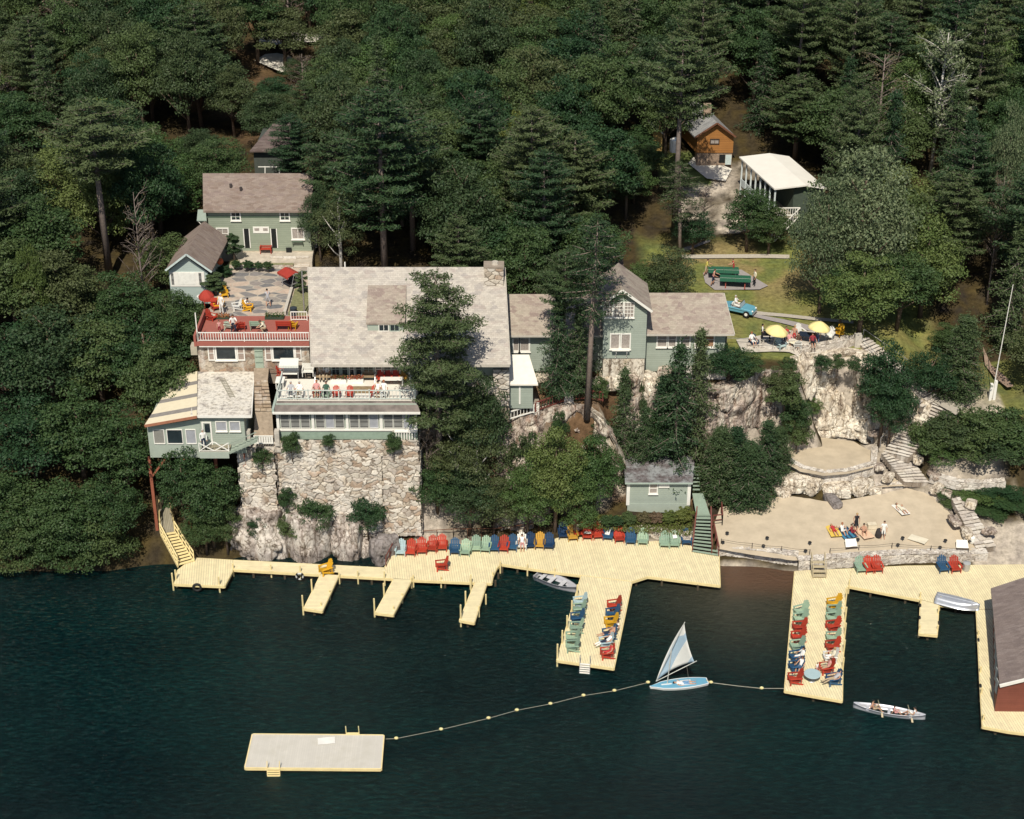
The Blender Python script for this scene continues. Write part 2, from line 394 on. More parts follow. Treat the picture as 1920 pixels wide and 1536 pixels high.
ST = {
 -75: [(-90, -4), (-31, -1.5), (-29, .3), (-24, 4), (-14, 9), (-2, 13), (15, 16)],
 -34: [(-90, -4), (-29.5, -1.5), (-27.8, .4), (-25, 3), (-20, 6.5), (-12, 11), (-3, 14), (15, 17)],
 -28: [(-90, -4), (-28, -1.5), (-26.3, 1.6), (-23.3, 2.8), (-18, 7), (-12, 13), (-2, 15.1), (12, 17)],
 -24: [(-90, -4), (-28, -1.5), (-26, .5), (-24, 4), (-21, 8), (-18, 10), (-13, 14.6), (-2, 15.0), (1, 15.9), (15, 17.5)],
 -21: [(-90, -4), (-27.5, -1.5), (-25, 1), (-23.5, 6), (-22, 9), (-16, 11), (-13, 14.6), (-2, 15.0), (1, 15.9), (15, 17.5)],
 -8.5: [(-90, -4), (-27, -1.5), (-25, 1), (-23.2, 7), (-22, 9), (-16, 11), (-11, 13.5), (0, 15), (15, 17)],
 -5: [(-90, -4), (-26.5, -1.5), (-25, .5), (-23, 2.5), (-21.5, 5), (-20, 7.5), (-18, 9), (-15, 11), (-8, 12.6), (5, 13.4), (15, 15.5)],
 1: [(-90, -4), (-26, -1.5), (-25, .5), (-23, 1.2), (-21.2, 2.5), (-19.2, 7.8), (-18.3, 9.5), (-16.5, 10.2), (-14.5, 11.6), (-8, 12), (8, 12.6), (20, 15)],
 7: [(-90, -4), (-26, -1.5), (-25, .5), (-22, 1.8), (-20, 4.5), (-18.6, 9.2), (-17, 10.2), (-14.8, 11.6), (-8, 12), (8, 12.4), (20, 14.8)],
 10: [(-90, -4), (-26, -1.5), (-25, .5), (-23.5, 1.7), (-20, 2.2), (-17, 3), (-16.1, 9.5), (-15, 11.3), (-8, 12), (8, 12.3), (20, 14.8)],
 15: [(-90, -4), (-26.5, -1.5), (-25, .5), (-23.8, 1.6), (-19, 2.4), (-16.8, 3), (-16, 9), (-14.8, 11.3), (-8, 11.8), (8, 12.2), (20, 14)],
 17.5: [(-90, -4), (-28.6, -1.5), (-27.9, -.8), (-27.3, .4), (-22, 1.6), (-19, 2.6), (-16.3, 3.3), (-15.7, 10.4), (-14, 11.4), (-8, 11.7), (8, 12.2), (20, 14)],
 24: [(-90, -4), (-29.6, -1.5), (-28.9, -.8), (-28, .4), (-20, 1.8), (-16.3, 3.2), (-14.9, 3.6), (-14.4, 10.4), (-13.6, 11.2), (-8, 11.5), (8, 12.2), (22, 14.5)],
 28: [(-90, -4), (-30, -1.5), (-28.9, -.6), (-28, .4), (-20, 1.9), (-18, 3.3), (-12.0, 3.5), (-11.3, 7), (-10.5, 10.8), (-9, 11.3), (8, 12.1), (25, 15)],
 31: [(-90, -4), (-30, -1.5), (-28.5, .2), (-20, 1.9), (-17.5, 3.3), (-12.2, 3.5), (-11.5, 7), (-10.6, 10.6), (-8, 11.3), (8, 12.1), (25, 15)],
 34: [(-90, -4), (-30, -1.5), (-28.3, .3), (-20, 1.9), (-17, 2.8), (-14.8, 4.4), (-12.5, 7), (-9, 9.8), (-5, 11.2), (8, 12.2), (30, 16)],
 38: [(-90, -4), (-30, -1.5), (-28, .4), (-22, 1.8), (-19, 3.6), (-16.5, 6.2), (-14, 7.8), (-8, 8.4), (0, 10), (10, 12.4), (30, 17)],
 44: [(-90, -4), (-30, -1.5), (-27, .5), (-22, 2.8), (-18.5, 4.8), (-16, 6.8), (-14, 7.8), (-8, 8.4), (0, 10), (10, 12.4), (30, 17)],
 80: [(-90, -4), (-32, -1.5), (-29, .5), (-22, 3), (-18.5, 5), (-16, 7), (-14, 8), (-8, 9), (0, 10.5), (10, 12.6), (30, 17)],
}
SX = sorted(ST)
SA = {x: (np.array([p[0] for p in ST[x] + BACK]), np.array([p[1] for p in ST[x] + BACK])) for x in SX}
def ground0(x, y):
 x = min(max(x, SX[0]), SX[-1] - .001)
 i = 0
 while SX[i + 1] <= x: i += 1
 a, b = SX[i], SX[i + 1]; t = (x - a) / (b - a); t = t * t * (3 - 2 * t)
 return float(np.interp(y, *SA[a]) * (1 - t) + np.interp(y, *SA[b]) * t)
def rough_amp(x, y):
 if 15 < x < 42 and -30 < y < -12.5: return .06
 if 10 < x < 36 and -12.5 <= y < 12: return .08
 if -27 < x < -8 and -14 < y < 3: return .05
 if y < -27: return .3
 return .45
def ground(x, y):
 return ground0(x, y) + rough_amp(x, y) * fbm(x, y, 0, .35, 4)
def in_lawn(x, y): return 12 < x < 40 and -13 < y < 14
def build_terrain():
 xs = np.concatenate([np.arange(-75, -46, 1.5), np.arange(-46, 50, .42), np.arange(50, 76, 1.5)])
 ys = np.concatenate([np.arange(-60, -31, 3.0), np.arange(-31, 16, .36), np.arange(16, 60, 1.0), np.arange(60, 136, 3)])
 vs = []; cc = []
 for y in ys:
  for x in xs:
   x, y = float(x), float(y)
   z = ground(x, y); vs.append((x, y, z))
   n = fbm(x, y, 3, .22, 3); n2 = fbm(x, y, 9, .9, 3)
   forest = (.055 + .03 * n2, .042 + .02 * n2, .022)
   grass = (.18 + .06 * n + .04 * n2, .19 + .04 * n + .03 * n2, .06 + .01 * n)
   dry = (.27, .2, .1)
   rock = (.46 + .16 * n2, .40 + .14 * n2, .33 + .1 * n2)
   c = forest
   sl = abs(ground0(x, y + .5) - ground0(x, y - .5))
   lawn = 0
   if in_lawn(x, y):
    lawn = min(1, (x - 12) / 1.5, (40 - x) / 2, (y + 12.4) / .6, (13 - y) / 3)
   if 35 < x < 46 and -15 < y < -7: lawn = .8
   if lawn > 0:
    g = grass
    d = min(1, max(0, (n + .12) * 3)) * (.35 + .65 * min(1, max(0, (y + 2) / 5)))
    g = tuple(a * (1 - d * .75) + b * d * .75 for a, b in zip(g, dry))
    c = tuple(a * (1 - lawn) + b * lawn for a, b in zip(forest, g))
   r = 0
   if y < -8.5 and x > -8: r = min(1, max(0, (sl - .7) * 1.2))
   if 17 < x < 27 and 13 < y < 27: r = min(1, max(0, .8 + n * 1.4 + n2 * .6))   # rocky slope under the log cabin
   if 15.5 < x < 21 and 22 < y < 29: r = 0; c = (.12, .15, .05)
   if 31 < x < 43 and -25 < y < -11: r = max(r, min(1, .55 + n * 1.5))
   if -8 < x < 17 and -21 < y < -14.5: c = (.13, .08, .045); r = max(0, min(1, .3 + n * 2 + n2)) if x < 6 or y < -17.5 else 0
   if x > 38 and -31 < y < -24: r = .9
   c = tuple(a * (1 - r) + b * r for a, b in zip(c, rock))
   if x < -14 and 20 < y:
    q = min(.35, max(0, n * 2)); c = tuple(a * (1 - q) + b * q for a, b in zip(c, (.2, .12, .07)))
   cc += [max(.01, c[0]), max(.01, c[1]), max(.01, c[2]), 1]
 nx = len(xs); fs = []
 for j in range(len(ys) - 1):
  for i in range(nx - 1):
   a = j * nx + i; fs.append((a, a + 1, a + nx + 1, a + nx))
 me = bpy.data.meshes.new('terrain'); me.from_pydata(vs, [], fs)
 ca = me.color_attributes.new('tint', 'FLOAT_COLOR', 'POINT'); ca.data.foreach_set('color', cc)
 m, nt, b = _mk('ground_cover')
 at = N(nt, 'ShaderNodeAttribute', attribute_name='tint'); v = coords(nt)
 n = noise(nt, v, 2.5, 8, .7)
 c = mixc(nt, 1.0, at.outputs['Color'], ramp(nt, n, [(.3, (.55, .55, .55)), (.7, (1.35, 1.35, 1.35))]), 'MULTIPLY')
 L(nt, c, b.inputs['Base Color']); b.inputs['Roughness'].default_value = .95; b.inputs['Specular IOR Level'].default_value = .05
 bump(nt, b, n, .6, .12)
 me.materials.append(m); me.polygons.foreach_set('use_smooth', [True] * len(fs)); me.update()
 o = bpy.data.objects.new('terrain', me); col.objects.link(o); struct(o)
build_terrain()
def ramp_f(nt, s, a, b_):
 r = N(nt, 'ShaderNodeMapRange'); L(nt, s, r.inputs[0]); r.inputs[1].default_value = a; r.inputs[2].default_value = b_; return r.outputs[0]
def build_lake():
 m, nt, b = _mk('lake_water')
 tc = N(nt, 'ShaderNodeNewGeometry'); sx = N(nt, 'ShaderNodeSeparateXYZ'); L(nt, tc.outputs['Position'], sx.inputs[0])
 def mr(sock, a, b_, c=0, d=1):
  r = N(nt, 'ShaderNodeMapRange', interpolation_type='SMOOTHSTEP'); L(nt, sock, r.inputs[0])
  for i, q in enumerate((a, b_, c, d)): r.inputs[1 + i].default_value = q
  return r.outputs[0]
 def mul(a, b_):
  r = N(nt, 'ShaderNodeMath', operation='MULTIPLY'); L(nt, a, r.inputs[0]); L(nt, b_, r.inputs[1]); return r.outputs[0]
 sh = mul(mul(mr(sx.outputs[1], -44, -28.5), mr(sx.outputs[0], 6, 17)), mr(sx.outputs[0], 23.5, 26, 1, .28))
 sh2 = mul(mr(sx.outputs[1], -33, -29.5), mr(sx.outputs[0], 16.5, 17.5)); sh2 = mul(sh2, mr(sx.outputs[0], 24, 25, 1, 0))
 v = coords(nt, (1, 2.0, 1), R(14)); n = noise(nt, v, 1.9, 8, .66); n2 = noise(nt, v, .12, 3)
 n0 = noise(nt, coords(nt, (.8, 2.6, 1), R(10)), 1.5, 8, .75)
 deep = ramp(nt, n0, [(.42, (.0003, .0075, .0092)), (.54, (.0007, .0155, .0162)), (.68, (.006, .034, .030))])  # ripple light and dark painted into the base colour
 shal = ramp(nt, n0, [(.3, (.03, .034, .026)), (.7, (.07, .062, .04))])
 gl = noise(nt, coords(nt, (.7, 3.4, 1), R(8)), 2.2, 6, .7); gm = mul(ramp_f(nt, gl, .56, .68), mr(sx.outputs[1], -52, -30)); deep = mixc(nt, gm, deep, (.055, .055, .028))  # brown-green glints near the docks painted into the water colour
 wp = noise(nt, coords(nt, (.5, 1, 1), R(20)), .09, 3); deep = mixc(nt, 1.0, deep, ramp(nt, wp, [(.35, (.7, .75, .8)), (.65, (1.5, 1.35, 1.25))]), 'MULTIPLY')
 c = mixc(nt, sh, deep, shal)
 c = mixc(nt, sh2, c, (.11, .062, .038))
 L(nt, c, b.inputs['Base Color'])
 b.inputs['Roughness'].default_value = .09; b.inputs['IOR'].default_value = 1.33
 b.inputs['Specular IOR Level'].default_value = .27
 a = N(nt, 'ShaderNodeMath', operation='ADD'); L(nt, n, a.inputs[0]); L(nt, n2, a.inputs[1])
 bump(nt, b, a.outputs[0], 1.0, .3)
 mb = MB();
 nx, ny = 90, 60
 for j in range(ny + 1):
  for i in range(nx + 1): mb.v.append(Vector((-110 + 220 * i / nx, -120 + 102 * j / ny, 0)))
 for j in range(ny):
  for i in range(nx):
   q = j * (nx + 1) + i; mb.f.append((q, q + 1, q + nx + 2, q + nx + 1)); mb.m.append(0)
 struct(mb.build('lake', m, off=(0, 0, 0)))
build_lake()
from mathutils import noise as MN
def blocks(x, y, z, s, sx=1, sz=.5):
 d, p = MN.voronoi(Vector((x * s * sx, y * s, z * s * sz)))
 q = p[0]; h = math.sin(q.x * 12.9 + q.y * 78.2 + q.z * 37.7) * 43758.5
 return h - math.floor(h), min(1, (d[1] - d[0]) * 6)
def cliff(name, base, top, res=.17, amp=.9, mat_=None, seed=0, cap=1.5, bulge=0, kind=True):
 """ruled craggy face between two polylines, its top turned back into the hill"""
 base = [Vector(p) for p in base]; top = [Vector(p) for p in top]
 W = sum((base[i + 1] - base[i]).length for i in range(len(base) - 1)); H = max((t - b).length for t, b in zip(top, base))
 nx = int(W / res); ny = int(H / res); nc = max(2, int(cap / res))
 def at(pl, t):
  k = t * (len(pl) - 1); i = min(int(k), len(pl) - 2); return pl[i].lerp(pl[i + 1], k - i)
 mb = MB()
 for j in range(ny + nc + 1):
  for i in range(nx + 1):
   s = i / nx; b0 = at(base, s); t0 = at(top, s)
   if j <= ny:
    h = j / ny; p = b0.lerp(t0, h); p.y -= bulge * math.sin(math.pi * min(1, h * 1.1)) * math.sin(math.pi * s)
    fade = 1
   else:
    h = 1; p = t0 + Vector((0, (j - ny) * res * 1.1, -(j - ny) * res * .12)); fade = 1 - (j - ny) / nc * .8
   q = p * 1.0
   n1 = fbm(q.x, seed * 7.3, q.z * .45, .32, 3); n2 = fbm(q.x, q.y + seed, q.z, .9, 4)
   rid = abs(fbm(q.x * 1.4, seed * 3.1, q.z * .5, .5, 3))
   crack = -.55 * max(0, 1 - rid * 9)
   step = math.floor(q.z * .9 + 1.3 * n1) * .18
   b1, e1 = blocks(q.x + .5 * n2, seed * 2.2, q.z + .6 * n1, .5, 1, .42); b2, e2 = blocks(q.x, seed, q.z + .3 * n2, 1.25, 1, .4)
   dsp = (amp * (.9 * n1 + .3 * n2 + .75 * (b1 - .5) + .3 * (b2 - .5) - .3 * (1 - e1) - .1 * (1 - e2)) + .03 * fbm(q.x, q.y, q.z, 3.1, 3)) * fade
   p = p + Vector((.25 * amp * fbm(q.z, q.x, 5, .6, 2), -dsp, .25 * amp * n2 * fade))
   mb.v.append(p)
 for j in range(ny + nc):
  for i in range(nx):
   a = j * (nx + 1) + i; mb.f.append((a, a + 1, a + nx + 2, a + nx + 1)); mb.m.append(0)
 o = mb.build(name, mat_ or ROCKC)
 if kind: struct(o)
 return o
def k3(*t): return [K(*p) for p in t]
def boulder(px, py, z, sx, sy, sz, label, mat_=None, seed=0, rz=0, name='boulder', group=None, flat=.75):
 bm = bmesh.new(); bmesh.ops.create_icosphere(bm, subdivisions=5 if sx > 1.5 else 4, radius=1)
 for v in bm.verts:
  c = v.co; n = fbm(c.x, c.y, c.z + seed * 5.7, .8, 4); n2 = fbm(c.x, c.y + 7, c.z + seed, 2.6, 3); b1, e1 = blocks(c.x + .2 * n2, c.y + seed, c.z, 1.5, 1, .7)
  q = c * (1 + .34 * n + .12 * n2 + .3 * (b1 - .5) - .12 * (1 - e1))
  for ax in range(3):
   if abs(q[ax]) > flat: q[ax] = math.copysign(flat + (abs(q[ax]) - flat) * .3, q[ax])
  v.co = Vector((q.x * sx / 2 / .85, q.y * sy / 2 / .85, max(q.z, -.7) * sz / 1.5 + .55 * sz / 1.5))
 me = bpy.data.meshes.new(name); bm.to_mesh(me); bm.free(); me.materials.append(mat_ or ROCKB)
 me.polygons.foreach_set('use_smooth', [seed % 2 == 0] * len(me.polygons))
 o = bpy.data.objects.new(name, me); col.objects.link(o)
 p = K(px, py, z); o.location = p; o.rotation_euler = (0, 0, rz)
 tag(o, label, 'rock', group); return o
cliff('rock_cliff', k3((925, 1010, .6), (985, 1000, .8), (1060, 975, 1.2), (1130, 940, 1.8), (1185, 930, 2)),
 k3((935, 795, 8.6), (985, 775, 9.6), (1045, 762, 10.1), (1105, 772, 10), (1150, 815, 8.4)), amp=.9, seed=1, cap=1.2)
cliff('rock_cliff', k3((1130, 930, 1.9), (1150, 915, 2.1), (1180, 900, 2.3)), k3((1110, 775, 9.9), (1135, 800, 9.3), (1172, 868, 6)), amp=.7, seed=2, cap=2.4, mat_=ROCKW)
cliff('rock_cliff', k3((1175, 900, 2.4), (1230, 880, 2.6), (1300, 880, 2.8), (1340, 890, 2.6)), k3((1165, 760, 10.3), (1220, 735, 11), (1280, 740, 10.8), (1330, 725, 11)), amp=.9, seed=3)
cliff('rock_cliff', k3((1290, 885, 2.8), (1350, 880, 3), (1420, 862, 3.2), (1500, 832, 3.6)),
 k3((1300, 755, 10.2), (1350, 728, 11), (1420, 702, 11.4), (1498, 690, 11)), amp=.8, seed=4, bulge=.6)
cliff('rock_cliff', k3((1484, 828, 3.7), (1520, 822, 3.8), (1580, 822, 3.8), (1650, 832, 3.8)),
 k3((1484, 675, 11.2), (1520, 668, 11.2), (1590, 664, 11.3), (1650, 672, 11)), amp=.75, seed=5, mat_=ROCKW, cap=1.6)
cliff('rock_cliff', k3((1640, 838, 3.8), (1680, 850, 3.8), (1720, 850, 4.2)), k3((1640, 690, 10.6), (1690, 720, 9.6), (1745, 760, 8)), amp=.5, seed=6, mat_=ROCKW, cap=2)
for i, (px, py, sx, sy, sz, lb) in enumerate([
 (487, 1040, 5.2, 3.4, 5.0, 'large pale rock rising from the water at the left foot of the great stone wall'),
 (585, 1042, 3.8, 3.0, 4.8, 'pale cracked rock in the water below the middle of the great stone wall'),
 (655, 1040, 3.2, 2.6, 4.2, 'narrow pale rock in the water right of the cracked one'),
 (690, 1036, 2.4, 2.2, 1.8, 'low brownish shore rock beside the grey boulder'),
 (768, 1012, 3.0, 2.6, 5.2, 'pale streaked rock at the right foot of the great stone wall'),
 (545, 1028, 3.6, 2.8, 3.6, 'rock wedged between the two largest pale shore rocks'),
 (440, 1032, 2.6, 2.2, 2.6, 'dark grey shore rock at the water under the left trees')]):
 boulder(px, py, -.35, sx, sy, sz, lb, ROCKB if i != 6 else ROCKG, seed=i * 2, rz=i * .7, group='rocks along the shore')
boulder(722, 1052, -.2, 2.3, 2.0, 2.7, 'rounded grey boulder beside the red railing of the dock', ROCKG, seed=22, rz=.5)
cliff('rock_cliff', k3((455, 1015, .2), (540, 1020, .2), (640, 1020, .2), (735, 1015, .2), (800, 1005, .2)),
 k3((462, 945, 3.5), (545, 940, 4), (640, 950, 3.4), (730, 955, 3.2), (790, 950, 3.4)), amp=.7, seed=9, mat_=ROCKB, cap=.6)
for i, (px, py, z, sx, sy, sz, lb) in enumerate([
 (1490, 915, 2.3, 3.2, 2.2, 1.5, 'big pale boulder below the left end of the curved terrace wall'),
 (1524, 921, 2.2, 1.9, 1.6, 1.5, 'upright pale boulder second from the left below the curved wall'),
 (1463, 925, 2.1, 2.6, 1.6, .8, 'low flat rock at the sand edge nearest the dark evergreen'),
 (1568, 925, 2.1, 3.0, 1.8, 1.2, 'broad greyish rock below the middle of the curved wall'),
 (1612, 922, 2.2, 2.6, 1.8, 1.3, 'pale sloping rock below the right end of the curved wall'),
 (1560, 945, 1.9, 2.6, 1.1, .8, 'square flat grey slab on the sand in front of the outcrop'),
 (1640, 925, 2.1, 1.4, 1.1, .7, 'small rock at the right end of the outcrop')]):
 boulder(px, py, z, sx, sy, sz, lb, ROCKW if i != 5 else ROCKG, seed=30 + i, rz=i, group='outcrop above the beach', flat=.6)
for i, (px, py, z, sx, sy, sz, lb) in enumerate([
 (1508, 740, 8, 2.2, 2, 4.2, 'tall white rock face under the patio beside the dark bush'),
 (1496, 725, 8.5, 1.8, 1.6, 3.0, 'smaller white rock to the left of the tall white face'),
 (1618, 735, 7.6, 2.4, 2, 3.6, 'white rock right of the pale cliff near the leafy tree'),
 (1553, 800, 4.2, 2.8, 1.8, 4.2, 'broad buff rock standing at the back of the upper sand terrace')]):
 boulder(px, py, z, sx, sy, sz, lb, ROCKW, seed=50 + i * 2, rz=i, group='white rocks under the patio')
def zb(y): return 1.1 + .15 * (y + 28)
def sheet(name, pts, zf, mat_, res=.5, lift=0, amp=0.0, label=None):
 """flat-ish ground sheet clipped to an outline"""
 pts = [Vector(p) for p in pts]
 bm = bmesh.new(); vs = [bm.verts.new((p.x, p.y, 0)) for p in pts]; f = bm.faces.new(vs)
 x0, x1 = min(p.x for p in pts), max(p.x for p in pts); y0, y1 = min(p.y for p in pts), max(p.y for p in pts)
 for k in range(1, int((x1 - x0) / res) + 1):
  g = bm.verts[:] + bm.edges[:] + bm.faces[:]; bmesh.ops.bisect_plane(bm, geom=g, plane_co=(x0 + k * res, 0, 0), plane_no=(1, 0, 0))
 for k in range(1, int((y1 - y0) / res) + 1):
  g = bm.verts[:] + bm.edges[:] + bm.faces[:]; bmesh.ops.bisect_plane(bm, geom=g, plane_co=(0, y0 + k * res, 0), plane_no=(0, 1, 0))
 for v in bm.verts: v.co.z = zf(v.co.x, v.co.y) + lift + amp * fbm(v.co.x, v.co.y, 1, .9, 3)
 bmesh.ops.recalc_face_normals(bm, faces=bm.faces)
 if sum(fc.normal.z for fc in bm.faces) < 0: bmesh.ops.reverse_faces(bm, faces=bm.faces)
 me = bpy.data.meshes.new(name); bm.to_mesh(me); bm.free(); me.materials.append(mat_)
 me.polygons.foreach_set('use_smooth', [True] * len(me.polygons))
 o = bpy.data.objects.new(name, me); col.objects.link(o); struct(o)
 if label: o['label'] = label
 return o
def kb(px, py):
 """pixel -> point on the sloping beach"""
 p = K(px, py, 1.1)
 for _ in range(8): p = K(px, py, zb(p.y))
 return p
sheet('beach', [kb(*p) for p in [(1346, 1030), (1420, 1042), (1490, 1052), (1549, 1047), (1620, 1042), (1690, 1038), (1820, 1036), (1850, 1020), (1800, 985), (1770, 950), (1745, 925), (1700, 915), (1660, 925), (1560, 942), (1480, 930), (1430, 935), (1350, 952), (1340, 980)]], lambda x, y: zb(y), SAND, amp=.07)
TZ = 4.0
TERR = k3((1472, 868, TZ), (1500, 884, TZ), (1545, 893, TZ), (1590, 889, TZ), (1638, 876, TZ), (1641, 850, TZ), (1600, 828, TZ), (1540, 820, TZ), (1480, 825, TZ), (1440, 835, TZ), (1430, 850, TZ))
sheet('beach', TERR, lambda x, y: TZ, SAND, amp=.06)
sheet('beach', k3((1640, 868, 3.2), (1636, 900, 2.75), (1642, 916, 2.6), (1735, 910, 2.6), (1715, 885, 3), (1690, 872, 3.2), (1645, 862, 3.3)), lambda x, y: 2.75 + .06 * (y + 18), SAND, amp=.04)
LG = lambda x, y: ground0(x, y)
def kg(px, py, lift=0):
 p = K(px, py, 12)
 for _ in range(12): p = K(px, py, ground0(p.x, p.y) + lift)
 return p
GRAV = M('pale_gravel', (.42, .38, .32), .95, .12, 5)
PAVE = M('grey_paving', (.32, .29, .28), .9, .1, 4)
sheet('path', [kg(*p) for p in [(1270, 480), (1480, 480), (1480, 487), (1270, 487)]], LG, GRAV, lift=.13)
sheet('path', [kg(*p) for p in [(1398, 583), (1440, 588), (1520, 596), (1600, 604), (1600, 609), (1520, 602), (1440, 594), (1398, 590)]], LG, GRAV, lift=.12)
sheet('path', [kg(*p) for p in [(1398, 586), (1430, 594), (1500, 608), (1560, 622), (1545, 630), (1480, 612), (1420, 598), (1398, 592)]], LG, PAVE, lift=.135)
sheet('pavement', [kg(*p) for p in [(1318, 514), (1345, 508), (1390, 508), (1440, 538), (1424, 545), (1340, 546), (1322, 532)]], LG, PAVE, lift=.13)
sheet('path', [kg(*p) for p in [(1272, 470), (1330, 452), (1332, 455), (1285, 474)]], LG, PAVE, lift=.14)
sheet('path', [kg(*p) for p in [(1842, 655), (1858, 690), (1885, 712), (1900, 730), (1888, 732), (1866, 715), (1846, 690)]], LG, M('dirt_path', (.28, .2, .15), .95), lift=.3)
sheet('road', [kg(*p) for p in [(478, 84), (490, 64), (508, 60), (560, 70), (640, 74), (650, 84), (555, 88), (530, 90), (505, 94)]], LG, M('bright_gravel', (.68, .64, .56), .95, .05, 3), lift=.5)
sheet('road', [kg(*p) for p in [(478, 120), (498, 108), (520, 106), (545, 112), (560, 130), (530, 142), (505, 132)]], LG, MATS['bright_gravel'], lift=.4)
sheet('path', [kg(*p) for p in [(1300, 300), (1340, 310), (1372, 322), (1360, 345), (1325, 340), (1290, 312)]], LG, M('bright_gravel', (.68, .64, .56)), lift=.3)
sheet('patio', [kg(*p) for p in [(1392, 664), (1450, 662), (1510, 662), (1560, 657), (1605, 646), (1590, 632), (1540, 624), (1470, 622), (1436, 630), (1380, 640)]], LG, M('pale_patio', (.48, .44, .38), .9, .18, 2), lift=.16)
for i, (px, py, z, sx_, sz_) in enumerate(((1150, 722, 10.8, 2.4, 1.5), (1185, 732, 10.5, 2.8, 1.8), (1222, 728, 10.7, 2.2, 1.4), (1255, 716, 11, 2.2, 1.3), (1120, 735, 10.4, 1.8, 1.2))):
 boulder(px, py, z, sx_, 1.8, sz_, 'pale weathered rock on the slope under the guest wing and the path', [ROCKW, ROCKC][i % 2], seed=70 + i, rz=i, group='rocks under the guest wing')
for i, (px, py, z) in enumerate(((1648, 880, 3.6), (1664, 900, 3.1), (1752, 895, 3.4), (1720, 868, 4), (1640, 815, 5), (1700, 770, 7.4), (1812, 760, 7.6), (1756, 922, 2.7), (1790, 980, 2.2), (1820, 950, 2.8), (1855, 1000, 2), (1812, 1005, 1.7), (1775, 930, 2.6))):
 boulder(px, py, z, 1.1 + .3 * (i % 3), 1.0, .55 + .15 * (i % 2), 'loose pale stone edging the rough stone steps beside the beach', [ROCKC, ROCKW][i % 2], seed=90 + i, rz=i, group='stones edging the beach steps', flat=.6)
DZ = .75
def dock(name, label, pts, posts=(), mat_=YEL, z=DZ, group='yellow docks along the shore', fascia=.2, th=.16):
 P = [K(px, py, z) for px, py in pts]
 c = sum(P, Vector()) / len(P); root = thing(name, label, 'dock', (c.x, c.y, 0), group=group)
 mb = MB().prism(P, z - th * .5, z); mb.build('deck', mat_, root)
 fb = MB(); n = len(P)
 ar = sum(P[i].x * P[(i + 1) % n].y - P[(i + 1) % n].x * P[i].y for i in range(n)); sg = 1 if ar > 0 else -1
 for i in range(n):
  a, b = P[i], P[(i + 1) % n]
  d = (b - a);
  if d.length < .3: continue
  d.normalize(); o = Vector((d.y, -d.x, 0)) * .035 * sg
  fb.bar(a + o + Vector((0, 0, -.13)), b + o + Vector((0, 0, -.13)), .05, .22)
 fb.build('edge_board', YELP, root)
 wt = M('wet_timber', (.07, .055, .035), .8)
 for i in range(n):
  a, b = P[i], P[(i + 1) % n]; L_ = (b - a).length; k = max(1, int(L_ / 2.2))
  for j in range(k):
   q = a.lerp(b, (j + .5) / k); q = q + (c - q).normalized() * .3
   MB().bar((q.x, q.y, -.9), (q.x, q.y, z - .2), .16).build('support', wt, root)
 for px, py, h in posts:
  q = K(px, py, z + .02)
  MB().tube([(q.x, q.y, -1), (q.x, q.y, z + h)], .065, 7).build('mooring_post', YELP, root)
 return root
dock('dock', 'square yellow landing platform at the foot of the shore stairs',
 [(333, 1069), (327, 1094), (421, 1098), (438, 1066), (437, 1050), (367, 1046), (352, 1054)],
 [(324, 1092, .9), (330, 1086, .9), (411, 1096, .75), (437, 1066, .5)])
dock('walkway', 'long narrow yellow walkway between landing platform and wide deck',
 [(437.5, 1050), (720, 1064.5), (733, 1084), (438.5, 1067)], [(508, 1068, .5), (563, 1072, .6), (602, 1071, .5), (671, 1080, .5), (721, 1083, .6)], YEL2)
dock('finger_pier', 'short yellow finger pier with a yellow chair at its shore end', [(604, 1072), (637, 1074), (604, 1145), (570, 1140)],
 [(568, 1138, 1.1), (585, 1108, 1.1), (636, 1080, .3), (618, 1110, .2), (602, 1135, .3)], YEL2, group='yellow finger piers')
dock('finger_pier', 'middle yellow finger pier jutting from the left end of the wide deck', [(739, 1084.5), (772, 1086.5), (737, 1152), (704, 1148)],
 [(702, 1142, 1.0), (720, 1115, 1.1), (771, 1088, .3), (754, 1116, .2), (738, 1142, .3)], YEL2, group='yellow finger piers')
dock('finger_pier', 'third yellow finger pier left of the grey rowing boat', [(891, 1092), (912.5, 1093.5), (889, 1167), (862, 1162)],
 [(864, 1160, 1.3), (873, 1130, 1.1), (883, 1095, .9), (911, 1118, .2), (898, 1142, .3)], YEL2, group='yellow finger piers')
dock('sun_deck', 'wide yellow shore deck with the long row of garden chairs',
 [(721, 1064.7), (743, 1024), (850, 1020), (960, 1016), (1050, 1002), (1098, 1000), (1200, 1010), (1297, 1024), (1348, 1041), (1350, 1097), (1214.5, 1080), (1185, 1089.5), (1090, 1078), (1040, 1072), (938, 1056.5), (931.5, 1064), (924, 1080), (921.5, 1093), (734, 1085)],
 [(827, 1087, .3), (882, 1091, .3), (938, 1060, .4), (989, 1065, .4), (1040, 1071, .3), (775, 1086, .4), (924, 1078, .3)])
dock('pier', 'broad yellow pier with two rows of chairs and a ladder at its end', [(1090, 1079.5), (1184.5, 1091), (1151, 1252), (1044.5, 1237)],
 [(1045, 1234, 1.3), (1054, 1206, 1.2), (1063, 1178, 1.2), (1072, 1150, 1.2), (1082, 1120, 1.2)])
dock('pier', 'long yellow pier on the right with a round table and two rows of chairs', [(1490.5, 1071), (1596, 1066), (1592, 1098), (1585, 1103), (1580, 1250), (1579, 1313), (1471.5, 1294)],
 [(1580, 1255, 1.1), (1582, 1222, 1.1), (1584, 1190, 1.1), (1585, 1160, 1.1), (1586, 1125, 1.1), (1592, 1098, .6)])
